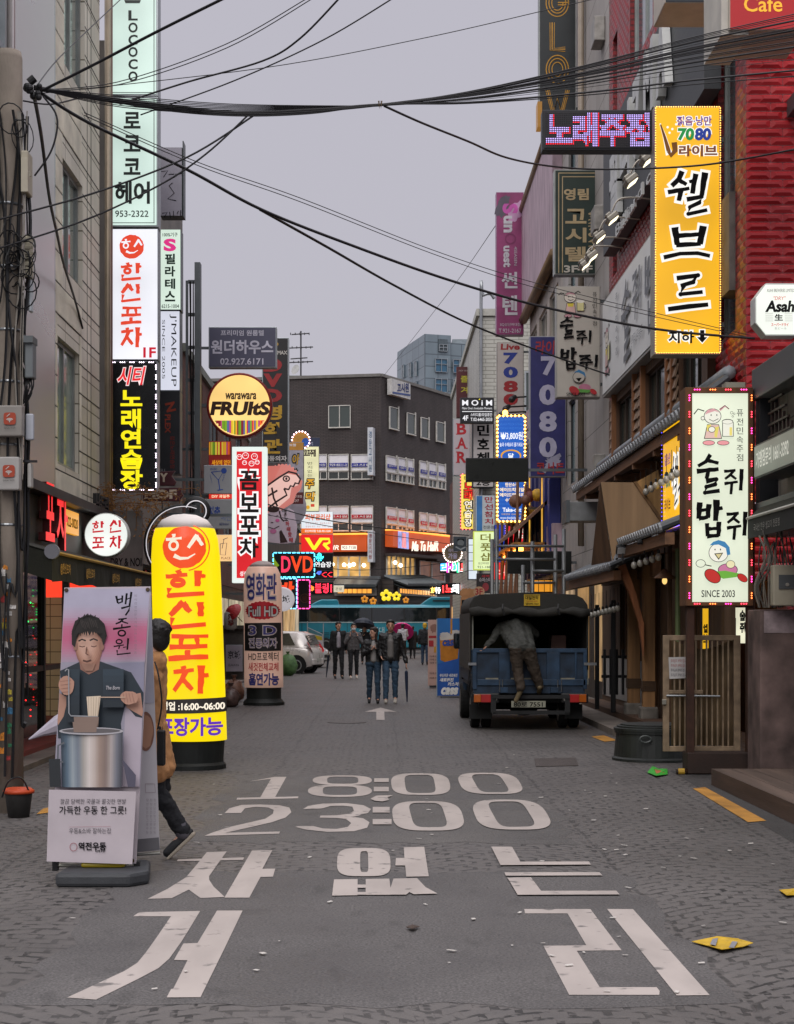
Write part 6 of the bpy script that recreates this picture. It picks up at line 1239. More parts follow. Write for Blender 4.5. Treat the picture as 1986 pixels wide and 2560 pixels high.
QX = lambda x, y: (x*.3124, 1228.3+y*.3124)
o = banner('banner_stand', 'tilted chef banner with a steel pot and noodles on a black weighted base', fb1, [QX(440, 80), QX(1028, 72), QX(930, 1965), QX(350, 1945)], PAPER, group='printed banner stands')
a = Art(o, fb1, .002, .0006); q = lambda pts, m_: a.poly([QX(*p) for p in pts], m_)
pm = lambda h: M(h, .6, 0, .07, 5)
q([(441, 90), (1024, 84), (1000, 480), (424, 470)], pm('#a39fb2'))
def mixh(cs, t):
    t *= len(cs)-1; i = min(int(t), len(cs)-2); t -= i; A, B = cs[i], cs[i+1]; return '#'+''.join('%02x' % round(int(A[k:k+2], 16)*(1-t)+int(B[k:k+2], 16)*t) for k in (1, 3, 5))
def grad(x0, y0, x1, y1, n, cs, across=False, dx0=0., dx1=0.):
    for k in range(n):
        t0, t1 = k/n, (k+1)/n; m_ = pm(mixh(cs, (k+.5)/n))
        if across: u0, u1 = x0+(x1-x0)*t0, x0+(x1-x0)*t1; q([(u0, y0), (u1, y0), (u1+dx1*(t1-.5), y1), (u0+dx1*(t0-.5), y1)], m_)
        else: v0, v1 = y0+(y1-y0)*t0, y0+(y1-y0)*t1; q([(x0+dx0*t0, v0), (x1+dx1*t0, v0), (x1+dx1*t1, v1), (x0+dx0*t1, v1)], m_)
grad(438, 200, 1016, 590, 22, ['#a39fb2', '#a892a6', '#b0647f', '#b25a7a', '#ab7288', '#9a8c9c'], False, -16, -22)
q([(422, 590), (992, 585), (960, 1440), (370, 1440)], pm('#8e8a98')); q([(860, 900), (975, 960), (955, 1440), (840, 1440)], pm('#a59ba6')); q([(700, 600), (990, 590), (985, 830), (900, 700)], pm('#7f7d90'))
NAVY = pm('#1f2a33'); SKIN = pm('#a8806e'); SKD = pm('#8a6456'); HAIRP = pm('#17120f')
q([(415, 650), (545, 590), (690, 585), (900, 660), (985, 800), (975, 970), (930, 960), (860, 880), (830, 1010), (840, 1110), (402, 1110), (398, 1000), (430, 830)], NAVY)
q([(398, 1000), (412, 800), (470, 835), (440, 960), (402, 1020)], SKIN); q([(850, 820), (965, 800), (982, 930), (975, 960), (870, 900)], SKIN)
q([(545, 560), (690, 560), (680, 640), (612, 675), (555, 640)], SKD)
[a.disc(*QX(612-k*2.2, 480-k*1.5), 29-k*2.6, 48-k*4, pm(mixh(['#8a6050', '#a67c69', '#b88f7c', '#c09a88'], k/6)), 30) for k in range(7)]; a.disc(*QX(522, 480), 5, 10, SKD, 12); a.disc(*QX(702, 480), 5, 10, SKD, 12)
q([(498, 470), (497, 380), (520, 310), (570, 280), (620, 268), (680, 290), (720, 330), (737, 410), (712, 480), (700, 430), (660, 385), (600, 378), (545, 400), (528, 440), (520, 490)], HAIRP)
q([(560, 600), (660, 600), (640, 650), (590, 650)], pm("#94705f")); random.seed(2)
for k in range(30): t = R(172+k*6.6); x_, y_ = 618+112*math.cos(t), 415+140*math.sin(t); a.stroke([QX(x_, y_), QX(x_+random.uniform(-14, 22), y_-random.uniform(4, 26))], 4, HAIRP, w1=.6)
for k in range(12): x_ = 528+k*15; a.stroke([QX(x_, 380), QX(x_+random.uniform(-8, 10), 398+random.uniform(0, 22))], 5, HAIRP, w1=.8)
for k in range(9): x_ = 560+k*13; a.stroke([QX(x_, 300+random.uniform(-8, 18)), QX(x_+18, 350+random.uniform(0, 20))], 1.1, pm('#3a3230'))
for pts, w in ([(552, 450), (575, 438), (602, 447)], 3.2), ([(628, 446), (655, 434), (684, 447)], 3.2): a.stroke([QX(*p) for p in pts], w, HAIRP)
q([(598, 500), (606, 545), (632, 552), (628, 538), (616, 500)], pm('#a67c69')); grad(470, 640, 560, 1000, 6, ['#26333d', '#1f2a33', '#182129']); grad(720, 640, 860, 900, 6, ['#2c3a45', '#222e38', '#1a232b'])
for pts, w in ([(560, 484), (580, 490), (598, 486)], 1.3), ([(640, 484), (660, 490), (678, 482)], 1.3), ([(612, 490), (604, 535), (622, 545)], 1.2), ([(585, 582), (612, 590), (642, 580)], 2.6): a.stroke([QX(*p) for p in pts], w*1.5, pm('#4a2c24'))
a.disc(*QX(475, 750), 17, 20, SKIN, 16, .08); a.disc(*QX(900, 835), 19, 14, SKIN, 16, .08)
for k in range(4): a.stroke([QX(430+k*4, 725+k*24), QX(505-k*3, 715+k*26)], .9, SKD); a.stroke([QX(858+k*20, 800), QX(868+k*22, 866)], .9, SKD)
SILV = pm('#8b8d92'); a.stroke([QX(*p) for p in ((465, 655), (478, 640), (490, 645), (492, 940), (505, 958), (690, 962))], 2.4, SILV); q([(525, 965), (695, 965), (688, 1068), (532, 1068)], pm('#7d6a60'))
q([(612, 828), (708, 822), (690, 960), (622, 960)], pm('#c9b9a4'))
for k in range(5): a.stroke([QX(625+k*18, 830), QX(628+k*15, 958)], .8, pm('#9d8a74'))
a.stroke([QX(700, 832), QX(875, 832)], 2, pm('#b39a86')); a.text('The Born', (QX(745, 755)[0], QX(0, 755)[1], QX(838, 0)[0], QX(0, 780)[1]), pm('#a9a6aa'), .01, shear=.2)
grad(437, 1052, 866, 1442, 40, ['#2f3a46', '#4f6272', '#8d969c', '#6a7480', '#9a9590', '#c4bcb8', '#b3a69f', '#8f7c72', '#7a6a64', '#a39a98', '#6a6c76', '#3a3c44'], True, 0, -22)
a.disc(*QX(652, 1062), 68, 8, pm('#a3a1a6'), 32); a.disc(*QX(652, 1060), 62, 5, pm('#5a5658'), 32); q([(525, 1000), (692, 1000), (686, 1070), (534, 1070)], pm('#7d6a60'))
a.stroke([QX(*p) for p in ((470, 1140), (428, 1160), (425, 1270), (462, 1270))], 4, pm('#55585e')); q([(365, 1250), (442, 1250), (446, 1440), (372, 1440)], pm('#1d2226')); q([(862, 1250), (955, 1360), (950, 1440), (900, 1440)], pm('#4a4858'))
q([(366, 1458), (956, 1470), (930, 1962), (351, 1943)], pm('#aca3a8'))
for ch, bx in (('백', (815, 130, 930, 280)), ('종', (800, 300, 920, 425)), ('원', (805, 440, 920, 550))): p0, p1 = QX(bx[0], bx[1]), QX(bx[2], bx[3]); a.brush(ch, (p0[0], p0[1], p1[0], p1[1]), INK, 0, .1, 1.2)
def bt(s_, x0, y0, x1, y1, m_=INK, **k): p0, p1 = QX(x0, y0), QX(x1, y1); a.text(s_, (p0[0], p0[1], p1[0], p1[1]), m_, **k)
a.vtext('외식경영전문가가제안하는역전우동', (QX(944, 0)[0], QX(0, 135)[1], QX(962, 0)[0], QX(0, 545)[1]), pm('#6d6870'), -.008, True, .3)
bt('깔끔 담백한 국물과 쫄깃한 면발', 445, 1520, 890, 1555, pm('#4a464a'), bold=0, shear=.1); bt('가득한 우동 한 그릇!', 438, 1568, 890, 1625, bold=.01); bt('우동&소바 잘하는집', 505, 1718, 785, 1754, pm('#4a464a'), bold=0)
a.stroke([QX(505, 1710), QX(785, 1706)], .6, pm('#a06a72')); bt('역전우동', 568, 1812, 755, 1868, bold=.03); bt('0410', 682, 1862, 748, 1880); a.ring(*QX(535, 1845), 8, 9, 1.2, pm('#8a4a50')); a.done()
mb = MB()
for x, y in ((455, 98), (1010, 94), (365, 1930), (905, 1945)): mb.disc(fb1.at(*QX(x, y), .004), fb1.N, .014, [(1, 0), (.8, .008)], 12)
build('eyelets', mb, M('#4a3d2c', .4, .6), o); pc = P(222, 1862, 10.5)
build('foot_bar', MB().tube([fb1.at(112, 1846, -.03), fb1.at(292, 1850, -.03)], .014, 6), M('#a3a398', .4, .5), o); build('foot_joint', MB().obox(fb1.at(116, 1846, -.03), (.035, .05, .07)).obox(fb1.at(290, 1850, -.03), (.035, .05, .07)), BLACK, o)
build('weighted_base', MB().prism([(pc.x-.27, 10.28, .0), (pc.x+.2, 10.28, .0), (pc.x+.3, 10.42, .0), (pc.x+.24, 10.9, .0), (pc.x-.24, 10.9, .0)], (0, 0, .09)), M('#35373a', .6, 0, .25, 6, .2), o, bevel=.025)
build('water_bag', MB().box((pc.x-.15, 10.5, .09), (pc.x+.13, 10.7, .125)), M('#8a7a18', .5), o, bevel=.02)
# beer banner and pink banner near the truck
o = thing('banner_stand', 'blue beer banner with a full glass, left of the truck', 'banner', P(960, 1487, 38.2), 'printed banner stands'); fc = front(0, 0, 38.2)
build('sheet', MB().box(P(933, 1484, 38.2), P(988, 1319, 38.22)), M('#1c5f9e', .5, 0, .12, 2), o); build('base_plate', MB().box(P(940, 1489, 38.0), P(984, 1484, 38.5)), DARKMETAL, o); build('rear_frame', MB().box(P(931, 1486, 38.25), P(936, 1320, 38.28)), ALU, o)
a = Art(o, fc, .003); a.poly([(938, 1356), (982, 1352), (976, 1410), (960, 1417), (940, 1408)], M('#a86a1c', .4, 0, .2, 6)); a.poly([(938, 1358), (983, 1352), (981, 1362), (940, 1366)], M('#b9b4ac')); a.disc(950, 1354, 11, 5, M('#b3b0ae'), rough=.2); a.disc(972, 1350, 12, 6, M('#b3b0ae'), rough=.2); a.stroke([(963, 1320), (963, 1352)], 4, M('#a8752a')); a.poly([(934, 1416), (988, 1402), (988, 1484), (934, 1484)], M('#154a94', .5))
a.text('cass', (944, 1365, 975, 1378), M('#1d3f8a'), .04, shear=.2); a.text('부드러운 새로워진', (938, 1437, 976, 1444), WHITE_PAINT, .02, shear=.2); a.text('새로워진', (938, 1446, 968, 1454), WHITE_PAINT, .04, shear=.2); a.text('카스처럼', (955, 1455, 986, 1463), WHITE_PAINT, .04, shear=.2); a.text('cass', (941, 1466, 978, 1482), WHITE_PAINT, .06, shear=.25); a.done()
o = thing('banner_stand', 'faded pink menu banner behind the blue beer banner', 'banner', P(924, 1465, 44), 'printed banner stands'); build('sheet', MB().box(P(913, 1462, 44), P(936, 1322, 44.03)), M('#a8897f', .6, 0, .1, 2), o); build('base_plate', MB().box(P(917, 1466, 43.8), P(934, 1461, 44.3)), DARKMETAL, o)
a = Art(o, front(0, 0, 44), .003); a.disc(925, 1340, 7, 9, M('#7d5a50'), rough=.2); a.rect(915, 1356, 934, 1361, RN); a.rect(915, 1366, 925, 1379, RDD); a.rect(926, 1379, 934, 1392, M('#a87a2a'));
for y in (1398, 1405, 1412, 1434, 1444): a.text('마루.민', (917, y, 933, y+4), INK, 0)
a.done()
# brown rounded cut-out board with 3F behind the truck (a plain stand-in)
o, fc = shaped_sign('cutout_board', 'brown cut out board with a curly top and a 3F badge by the truck', [(987, 1400), (983, 1330), (982, 1300), (984, 1275), (990, 1262), (1000, 1256), (1012, 1256), (1024, 1262), (1032, 1275), (1034, 1300), (1034, 1400)], 37, .12, M('#a5754c', .55), 'cutout board'); 
a = Art(o, fc); a.disc(1022, 1262, 12, 11, M('#b08a6a')); a.text('3F', (1014, 1255, 1030, 1269), RDD, .03); 
for x in (985, 991, 998): a.disc(x+2, 1263, 5, 9, M('#a5754c', .55), 14, rot=20)
a.done()
# ------------------------------------------------------------------ concrete utility pole and its boxes
pl = thing('utility_pole', 'weathered concrete utility pole wrapped in black cables at the left edge', 'pole', (XW(17, 14.5), 14.5, 0)); px = XW(17, 14.5)
CONC = M('#857b70', .85, 0, .3, 3.5, .5, (1, 1, .4)); build('shaft', MB().lathe((px, 14.5, 0), [(.135, 0), (.13, 3), (.125, 6.6), (.115, 6.66)], 28), CONC, pl, smooth=True)
mb = MB()
for z in (1.35, 2.5, 3.2, 3.75, 4.2, 4.75, 5.3): mb.lathe((px, 14.5, z), [(.134, 0), (.138, .01), (.134, .022)], 24)
build('steel_bands', mb, STEEL, pl)
mb = MB(); random.seed(4)
for k in range(9):
    a0 = random.uniform(-2.4, .2); pts = []
    for j in range(12):
        z = 6.1 - j*.5*random.uniform(.85, 1.1); t = a0 + .35*math.sin(j*.9+k); r = .145+random.uniform(0, .06); pts.append((px+r*math.cos(t), 14.5+r*math.sin(t), max(.3, z)))
    mb.tube(smoothline(pts, 4), random.choice((.008, .012, .016)), 5)
build('cable_run', mb, BLACK, pl)
mb = MB()
for k in range(26):
    c = Vector((px+.1+random.uniform(-.08, .12), 14.32+random.uniform(-.05, .1), random.choice((5.0, 4.85, 4.6, 5.9, 4.75))+random.uniform(-.15, .15))); r = random.uniform(.05, .13); t = random.uniform(0, 3)
    mb.tube([c+Vector((r*math.cos(u)*math.cos(t), r*math.cos(u)*math.sin(t), r*1.2*math.sin(u))) for u in [i*.45 for i in range(15)]], .006, 4)
build('cable_coils', mb, BLACK, pl)
mb = MB()
for k in range(5):
    mb.tube(smoothline([(px+.15+random.uniform(-.05, .05), 14.36, 6.1), (px+.18, 14.34, 5.2+random.uniform(-.2, .2)), (px+.12+random.uniform(-.03, .05), 14.34, 4.0), (px+.16, 14.35, 2.9)], 6), .005, 4)
build('grey_leads', mb, M('#8d877e', .6), pl)
sp_ = MB().tube([P(62, 176, 14.3), P(74, 166, 14.3)], .035, 10); mb = sp_
for k in range(16): mb.ell(P(70+random.uniform(-14, 16), 192+random.uniform(-14, 16), 14.3+random.uniform(-.05, .05)), random.uniform(.015, .035), 8, 6)
build('splice_cluster', mb, BLACK, pl)
random.seed(9); st = MB(); 
stk = [('#b9b5b0', 0), ('#3a6a8a', 0), ('#b0a03a', 0), ('#c27a2a', 0), ('#2d6a4a', 0), ('#a33a3a', 0), ('#d0ccc6', 0)]
for k in range(30):
    y = 1215+k*14; z = ZW(y, 14.4); t = R(random.uniform(-108, -62)); w, h = random.uniform(.03, .07), random.uniform(.03, .06); m_ = MB(); r = .139
    vs = []
    for i in range(4):
        for zz in (0, h): tt = t+(i-1.5)*w/3/r; vs.append((px+r*math.cos(tt), 14.5+r*math.sin(tt), z+zz*(1+.3*random.uniform(-1, 1))))
    m_.add(vs, [(2*i, 2*i+2, 2*i+3, 2*i+1) for i in range(3)]); build('sticker', m_, M(random.choice(stk)[0], .7, 0, .45, 60), pl)
def wbox(name, label, x0, y0, x1, y1, Y, d, m_, cat='box'):
    o = thing(name, label, cat, P((x0+x1)/2, y1, Y)); build('case', MB().box(P(x0, y1, Y), P(x1, y0, Y+d)), m_, o, bevel=.012); return o
o = wbox('junction_box', 'beige junction box highest on the concrete pole', 44, 334, 70, 410, 14.3, .2, M('#a79f8c', .5)); build('latch', MB().box(P(62, 376, 14.28), P(67, 366, 14.3)), M('#8b8577'), o); build('lid', MB().box(P(45, 408, 14.285), P(60, 336, 14.3)), M('#b0a895', .5), o)
o = wbox('junction_box', 'smaller beige junction box with louvres below the highest one', 50, 510, 72, 590, 14.35, .15, M('#9d9683', .5)); mb = MB()
for k in range(4): mb.box(P(52, 530+k*12, 14.335), P(70, 526+k*12, 14.35))
build('louvres', mb, M('#837d6d'), o)
o = wbox('street_light_box', 'slim white lamp unit on the side of the concrete pole', 60, 594, 72, 664, 14.45, .1, M('#b5bcc0', .4)); build('bracket', MB().box(P(52, 660, 14.5), P(61, 640, 14.55)), DARKMETAL, o)
o = wbox('junction_box', 'grey metal junction box with trailing wires above the wifi boxes', 52, 728, 78, 806, 14.3, .14, M('#6d7274', .45, .3)); build('hood', MB().box(P(50, 730, 14.26), P(80, 724, 14.46)), M('#5d6264', .45, .3), o); mb = MB()
for k in range(7): mb.tube(smoothline([P(56+k*2.6, 806, 14.36), P(50+random.uniform(0, 22), 826+random.uniform(0, 14), 14.33), P(48+random.uniform(0, 12), 850+random.uniform(0, 20), 14.38)], 5), .006, 4)
build('wires', mb, BLACK, o)
def wifi(label, x0, y0, x1, y1, dark=False):
    o = wbox('wifi_box', label, x0, y0, x1, y1, 14.25, .12, M('#8f8a84' if dark else '#a9a6a2', .45), 'wifi box'); a = Art(o, front(0, 0, 14.25), .014); w = x1-x0; cx_, cy_ = (x0+x1)/2-2, (y0+y1)/2-6
    a.poly([(cx_+13*math.copysign(abs(math.cos(-t))**.4, math.cos(-t)), cy_+13*math.copysign(abs(math.sin(-t))**.4, math.sin(-t))) for t in [k*math.pi/16 for k in range(32)]], M('#a8432a', .5)); WM = M('#c9c3be')
    for r in (9, 6, 3.2): a.ring(cx_, cy_+6, r, r*.8, 1.8, WM, 12, 215, 325)
    a.disc(cx_, cy_+7, 1.3, 1.3, WM); a.stroke([(cx_-6, cy_-4), (cx_+1, cy_-10)], 1.6, WM); a.text('GiGA WiFi', (cx_-12, cy_+18, cx_+12, cy_+22), M('#4a4644'), .01); a.done(); return o
wifi('upper grey wifi box on the concrete pole, tilted beside a white panel', -6, 868, 53, 930, True); wifi('lower white wifi box on the concrete pole', -4, 977, 47, 1045)
o = wbox('antenna_panel', 'white flat antenna panel beside the upper wifi box', 54, 884, 74, 938, 14.4, .06, M('#aeb2ba', .4)); build('bracket', MB().box(P(46, 915, 14.45), P(55, 905, 14.5)), DARKMETAL, o)
o = wbox('meter_box', 'narrow white meter box beside the lower wifi box', 58, 990, 72, 1040, 14.4, .1, M('#a5a39e', .5)); build('bracket', MB().box(P(46, 986, 14.4), P(80, 982, 14.43)), DARKMETAL, o)
o = thing('bucket', 'black bucket with an orange lid at the foot of the concrete pole', 'bucket', (XW(40, 14.1), 14.1, 0)); bx = XW(40, 14.1)
build('body', MB().lathe((bx, 14.1, 0), [(.09, 0), (.115, .2), (.118, .21)], 24), M('#2d2c2b', .6, 0, .3, 8), o, smooth=True); build('lid', MB().lathe((bx, 14.1, .205), [(.132, 0), (.132, .025), (.1, .045), (.02, .05)], 24), M('#b8431c', .5), o, smooth=True); build('handle', MB().tube(smoothline([(bx-.12, 14.0, .18), (bx-.05, 13.95, .32), (bx+.05, 13.98, .34), (bx+.11, 14.05, .2)], 6), .008, 5), DARKMETAL, o)
# ------------------------------------------------------------------ overhead cables
CBL = M('#141216', .55, var=.1); random.seed(21)
def cable(label, pts, r, group='overhead cables', n=8):
    p = [P(x, y, Y) for x, y, Y in pts]; o = thing('cable', label, 'cable', p[0], group); build('strand', MB().tube(smoothline(p, n), r, 5), CBL, o, smooth=True); return o
b = thing('cable_bundle', 'thick sagging bundle of black cables tied once above the street', 'cable bundle', P(75, 190, 14.4), None)
ends = [(1694, 34), (1694, 30), (1694, 44), (1694, 52), (1694, 66), (1694, 72), (1694, 78), (1694, 60), (1694, 92), (1694, 58), (1694, 88), (1694, 112), (1694, 126), (1694, 70), (1694, 64), (1694, 100), (1694, 38), (1694, 150), (1694, 162), (1694, 74)]
for i, (x1, y1) in enumerate(ends):
    d = random.uniform(-5, 5); q = random.uniform(-9, 9)
    pts = [P(72, 186+d, 14.4), P(180, 205+d*.8+q*.4, 14.45), P(340, 228+q*.8, 14.5), P(500, 243+q*.55, 14.5), P(660, 238+q*.6, 14.45), P(812, 223+d*.35, 14.4)]
    k = (y1-223)/(1694-812); sag = 10 if y1 < 100 else 16
    pts += [P(1000, 223+k*188*.80+sag*.5, 14.3), P(1250, 223+k*438*.93+sag*.5, 14.2), P(1480, 223+k*668+sag*.2, 14.1), P(1720, 223+k*908, 14)]
    build('strand', MB().tube(smoothline(pts, 7), random.choice((.0025, .003, .004, .005, .009)), 5), CBL, b, smooth=True)
for i in range(8):
    y0 = 215+i*3.2; build('strand', MB().tube(smoothline([P(74, 188, 14.4), P(260, 204+i*3.5, 14.45), P(500, 222+i*2.6, 14.5), P(812, 226, 14.4)], 7), .004, 4), CBL, b)
build('tie', MB().tube([P(808+k*1.6, 215+(k % 2)*16, 14.36) for k in range(5)], .007, 4), M('#6d5a44'), b)
for lab, pts, r in (
  ('thick cable rising from the splice cluster to the top of the frame, left of centre', [(84, 196, 14.4), (200, 138, 14.2), (330, 70, 13.9), (478, -4, 13.5)], .013),
  ('pair of thin cables crossing in front of the salon sign, upper strand', [(75, 192, 14.4), (250, 175, 14.5), (480, 95, 14.3), (656, -4, 14)], .0045),
  ('pair of thin cables crossing in front of the salon sign, lower strand', [(78, 193, 14.4), (255, 180, 14.5), (484, 102, 14.3), (668, -4, 14)], .0045),
  ('curved cable coming down from the top centre to the stack of left signs', [(255, 222, 14.6), (400, 175, 14.6), (560, 130, 14.4), (640, 82, 14.2), (726, -6, 14)], .009),
  ('thin cable from the top centre to the salon sign', [(300, 245, 14.6), (500, 172, 14.5), (690, 85, 14.3), (842, -6, 14)], .0065),
  ('very thin straight cable across the upper sky', [(80, 200, 14.4), (560, 145, 14.6), (900, 82, 14.6), (1180, 18, 14.6), (1300, -10, 14.6)], .004),
  ('long slack cable branching off under the tie to the right signs', [(820, 226, 14.4), (900, 262, 15), (1000, 302, 16), (1080, 336, 17), (1180, 355, 18), (1300, 361, 18.5), (1500, 352, 18), (1700, 318, 17)], .011),
  ('thick cable falling from the pole across the sky to the red building', [(84, 196, 14.4), (190, 262, 14.8), (400, 362, 15.6), (560, 448, 16.4), (760, 527, 17.4), (960, 598, 18.5), (1160, 655, 19.4), (1400, 702, 20), (1610, 722, 20.2)], .016),
  ('cable diverging below the thick falling cable toward the far right buildings', [(555, 447, 16.4), (700, 528, 18), (840, 608, 20.5), (1000, 690, 24), (1160, 752, 27.5), (1300, 800, 30)], .015),
  ('paired thin wire over the thick falling cable, upper strand', [(180, 240, 14.8), (420, 345, 16), (640, 422, 17), (920, 532, 19), (1130, 600, 20.2), (1400, 668, 20.3), (1600, 715, 20.3)], .0045),
  ('paired thin wire over the thick falling cable, lower strand', [(180, 246, 14.8), (420, 352, 16), (640, 430, 17), (920, 540, 19), (1130, 610, 20.2), (1400, 676, 20.3), (1600, 720, 20.3)], .0045),
  ('cable running from the pole up to the sag of the bundle, upper of two', [(-10, 470, 14.2), (200, 412, 14.4), (400, 335, 14.5), (545, 244, 14.5)], .009),
  ('cable running from the pole up to the sag of the bundle, lower of two', [(-10, 532, 14.2), (180, 470, 14.4), (340, 395, 14.5), (440, 328, 14.5), (530, 245, 14.5)], .0085),
  ('drooping cable loop between the pole and the cream tile wall', [(92, 205, 14.4), (118, 240, 14.4), (122, 275, 14.4), (108, 325, 14.4), (74, 375, 14.4)], .009),
  ('black cable hanging down the steel pilaster', [(72, 200, 14.4), (88, 290, 16), (105, 420, 18.5), (122, 500, 21), (135, 560, 23), (160, 640, 25.5), (176, 700, 26.5)], .018),
  ('thin cable from the pole over the tile wall toward the upper frame edge', [(70, 195, 14.4), (120, 130, 16), (190, 62, 18), (262, -6, 20)], .006),
  ('thick cable leaving the pole behind the bundle', [(50, 215, 14.4), (110, 222, 14.8), (190, 207, 15.5), (260, 222, 17)], .008),
  ('thin guy wire from the brick roof to the magenta sign', [(820, 800, 110), (960, 620, 80), (1058, 480, 51)], .012),
  ('cable over the street in front of the VR sign', [(470, 1040, 42), (600, 1085, 48), (700, 1110, 55), (850, 1130, 62), (1000, 1142, 66)], .02),
  ('thin cable over the street below the wood grain sign', [(560, 1096, 46), (700, 1122, 52), (860, 1146, 60), (1010, 1168, 66)], .012),
  ('thin cable in front of the hair salon windows', [(640, 1205, 60), (760, 1216, 66), (900, 1207, 70), (1010, 1190, 70)], .014),
  ('cable low over the bus', [(660, 1230, 62), (820, 1236, 68), (940, 1228, 70), (1010, 1215, 66)], .014)):
    cable(lab, pts, r)
# ------------------------------------------------------------------ right: lamp framed tavern sign and gate
Y = 18.2; o = thing('framed_sign', 'tall lit tavern sign in a rusty lamp studded frame on two posts', 'sign', (XW(1539, Y), Y, 0))
RS = M('#3a241a', .75, .2, .45, 7, .4); WDF = WOOD('#5a3a1e')
def px_box(x0, y0, x1, y1, Y0, Y1, z0=None): a_, b_ = P(x0, y1, Y0), P(x1, y0, Y0); return (a_.x, Y0, z0 if z0 is not None else a_.z), (b_.x, Y1, b_.z)
build('post', MB().box(*px_box(1466, 830, 1482, 1650, Y, Y+.1, 0)), RS, o, bevel=.006); build('post', MB().box(*px_box(1594, 830, 1611, 1650, Y, Y+.1, 0)), RS, o, bevel=.006)
build('base_box', MB().box(*px_box(1468, 1606, 1612, 1652, Y-.06, Y+.28, 0.01)), M('#2a1c16', .75, 0, .3, 5, .3), o, bevel=.008)
build('frame', MB().box(*px_box(1462, 826, 1477, 1292, Y-.05, Y+.3)).box(*px_box(1597, 826, 1607, 1292, Y-.05, Y+.3)).box(*px_box(1477.2, 826, 1596.8, 838, Y-.049, Y+.3)).box(*px_box(1477.2, 1284, 1596.8, 1292, Y-.049, Y+.3)), WDF, o, bevel=.004)
TF = E('#e3ead3', .9, .18, .9); build('face_panel', MB().box(*px_box(1477.2, 838, 1596.8, 1284, Y-.02, Y+.28)), TF, o)
fc = front(0, 0, Y-.02); a = Art(o, fc)
def kids_lit(a, x0, y0, k):
    p = lambda x, y: (x0+x*k, y0+y*k); PKc = E('#e0a8ac', .8); LN = INK; CREAM = E('#ecebdc', .9, .02)
    a.stroke([p(-6, 14), p(2, 4), p(14, 8)], 2*k, LN); a.stroke([p(44, 6), p(54, -2), p(62, 4)], 5*k, PKc, w1=2*k); a.stroke([p(44, 5), p(54, -3), p(62, 4)], 1.3*k, LN)
    a.disc(*p(30, 18), 17*k, 15*k, LN); a.disc(*p(30, 18), 15.9*k, 13.9*k, CREAM); a.disc(*p(11, 22), 4*k, 4*k, LN); a.disc(*p(11, 22), 3*k, 3*k, CREAM); a.poly([p(15, 15), p(20, 6), p(32, 3), p(44, 11), p(34, 8), p(22, 12)], PKc)
    for x in (27, 38): a.disc(*p(x, 16), 1*k, 1.8*k, LN, 10)
    a.stroke([p(23, 24), p(31, 28), p(41, 23)], 1.1*k, LN)
    a.poly([p(19, 34), p(42, 34), p(48, 62), p(13, 62)], LN); a.poly([p(20, 35), p(41, 35), p(46.6, 60.8), p(14.6, 60.8)], E('#e8c3b8', .8)); a.poly([p(18, 36), p(26, 34), p(27, 46), p(19, 48)], E('#e4d468', .85)); a.poly([p(34, 40), p(42, 38), p(38, 60), p(33, 58)], E('#e4d468', .85)); a.disc(*p(28, 44), 7*k, 6*k, LN); a.disc(*p(28, 44), 6*k, 5*k, CREAM)
    for x in (22, 50): a.disc(*p(x, 70), 12*k, 5*k, LN); a.disc(*p(x, 70), 11*k, 4*k, E('#f0a0a4', .8))
    a.rect(*p(48, 30), *p(70, 58), LN); a.rect(*p(49.2, 31), *p(68.8, 57), CREAM); a.rect(*p(62, 40), *p(67, 56), E('#eedc7a', .85)); a.disc(*p(58, 29), 11*k, 5*k, LN); a.disc(*p(58, 29.5), 10*k, 4*k, CREAM)
    for x, y, r in ((66, 12, 3), (71, 14, 2), (68, 19, 2)): a.ring(*p(x, y), r*k, r*k, .7*k, LN, 12)
kids_lit(a, 1487, 868, 1.1); a.vtext('퓨전민속주점', (1570, 872, 1584, 986), INK, .0, True, .22)
for ch, bx in (('술', (1485, 970, 1534, 1054)), ('쥐', (1543, 1001, 1584, 1055)), ('밥', (1486, 1068, 1540, 1146)), ('쥐', (1548, 1092, 1592, 1152))): a.brush(ch, bx, INK, 0, .16, 1.5)
runner(a, 1487, 1160, .96); a.text('SINCE 2003', (1494, 1259, 1565, 1274), INK, .01); a.done()
for k, col in enumerate(('#ff3ca0', '#ff7a3a', '#ff3a50')):
    pts = perim(1469.5, 832, 1602, 1288, 36, 3, 5.2); bulbs(o, fc, [p for i, p in enumerate(pts) if (i//3) % 3 == k], .0095, E(col, 5, 0), off=.04)
build('junction_box', MB().box(*px_box(1548, 815, 1590, 826, Y, Y+.2)), M('#8d8a7c', .5), o)
gt = thing('metal_gate', 'rusty beige barred metal gate behind the framed tavern sign', 'gate', (XW(1500, 18.55), 18.55, .2)); GM = M('#7d6b56', .6, .2, .35, 8, .3); Y = 18.55
mb = MB(); 
for b_ in ((1415, 1355, 1428, 1603), (1566, 1355, 1580, 1603), (1428.1, 1355, 1565.9, 1366), (1428.1, 1592, 1565.9, 1603), (1428.1, 1472, 1500, 1480)): mb.box(*px_box(*b_, Y, Y+.05))
build('frame', mb, GM, gt, bevel=.004); mb = MB()
for k in range(11): x = 1439+k*11.5; mb.box(*px_box(x-1.6, 1366, x+1.6, 1592, Y+.01, Y+.035))
build('bars', mb, GM, gt); build('bolt', MB().tube([P(1422, 1484, Y-.02), P(1536, 1485, Y-.02)], .012, 6), STEEL, gt); build('padlock', MB().box(*px_box(1413, 1492, 1422, 1503, Y-.03, Y)), M('#8d8a80', .4, .6), gt, bevel=.005)
fc = front(0, 0, Y-.01); a = Art(gt, fc, .006); a.poly([(1426, 1402), (1470, 1401), (1472, 1446), (1428, 1448)], M('#a5a2a0', .7, 0, .15, 12))
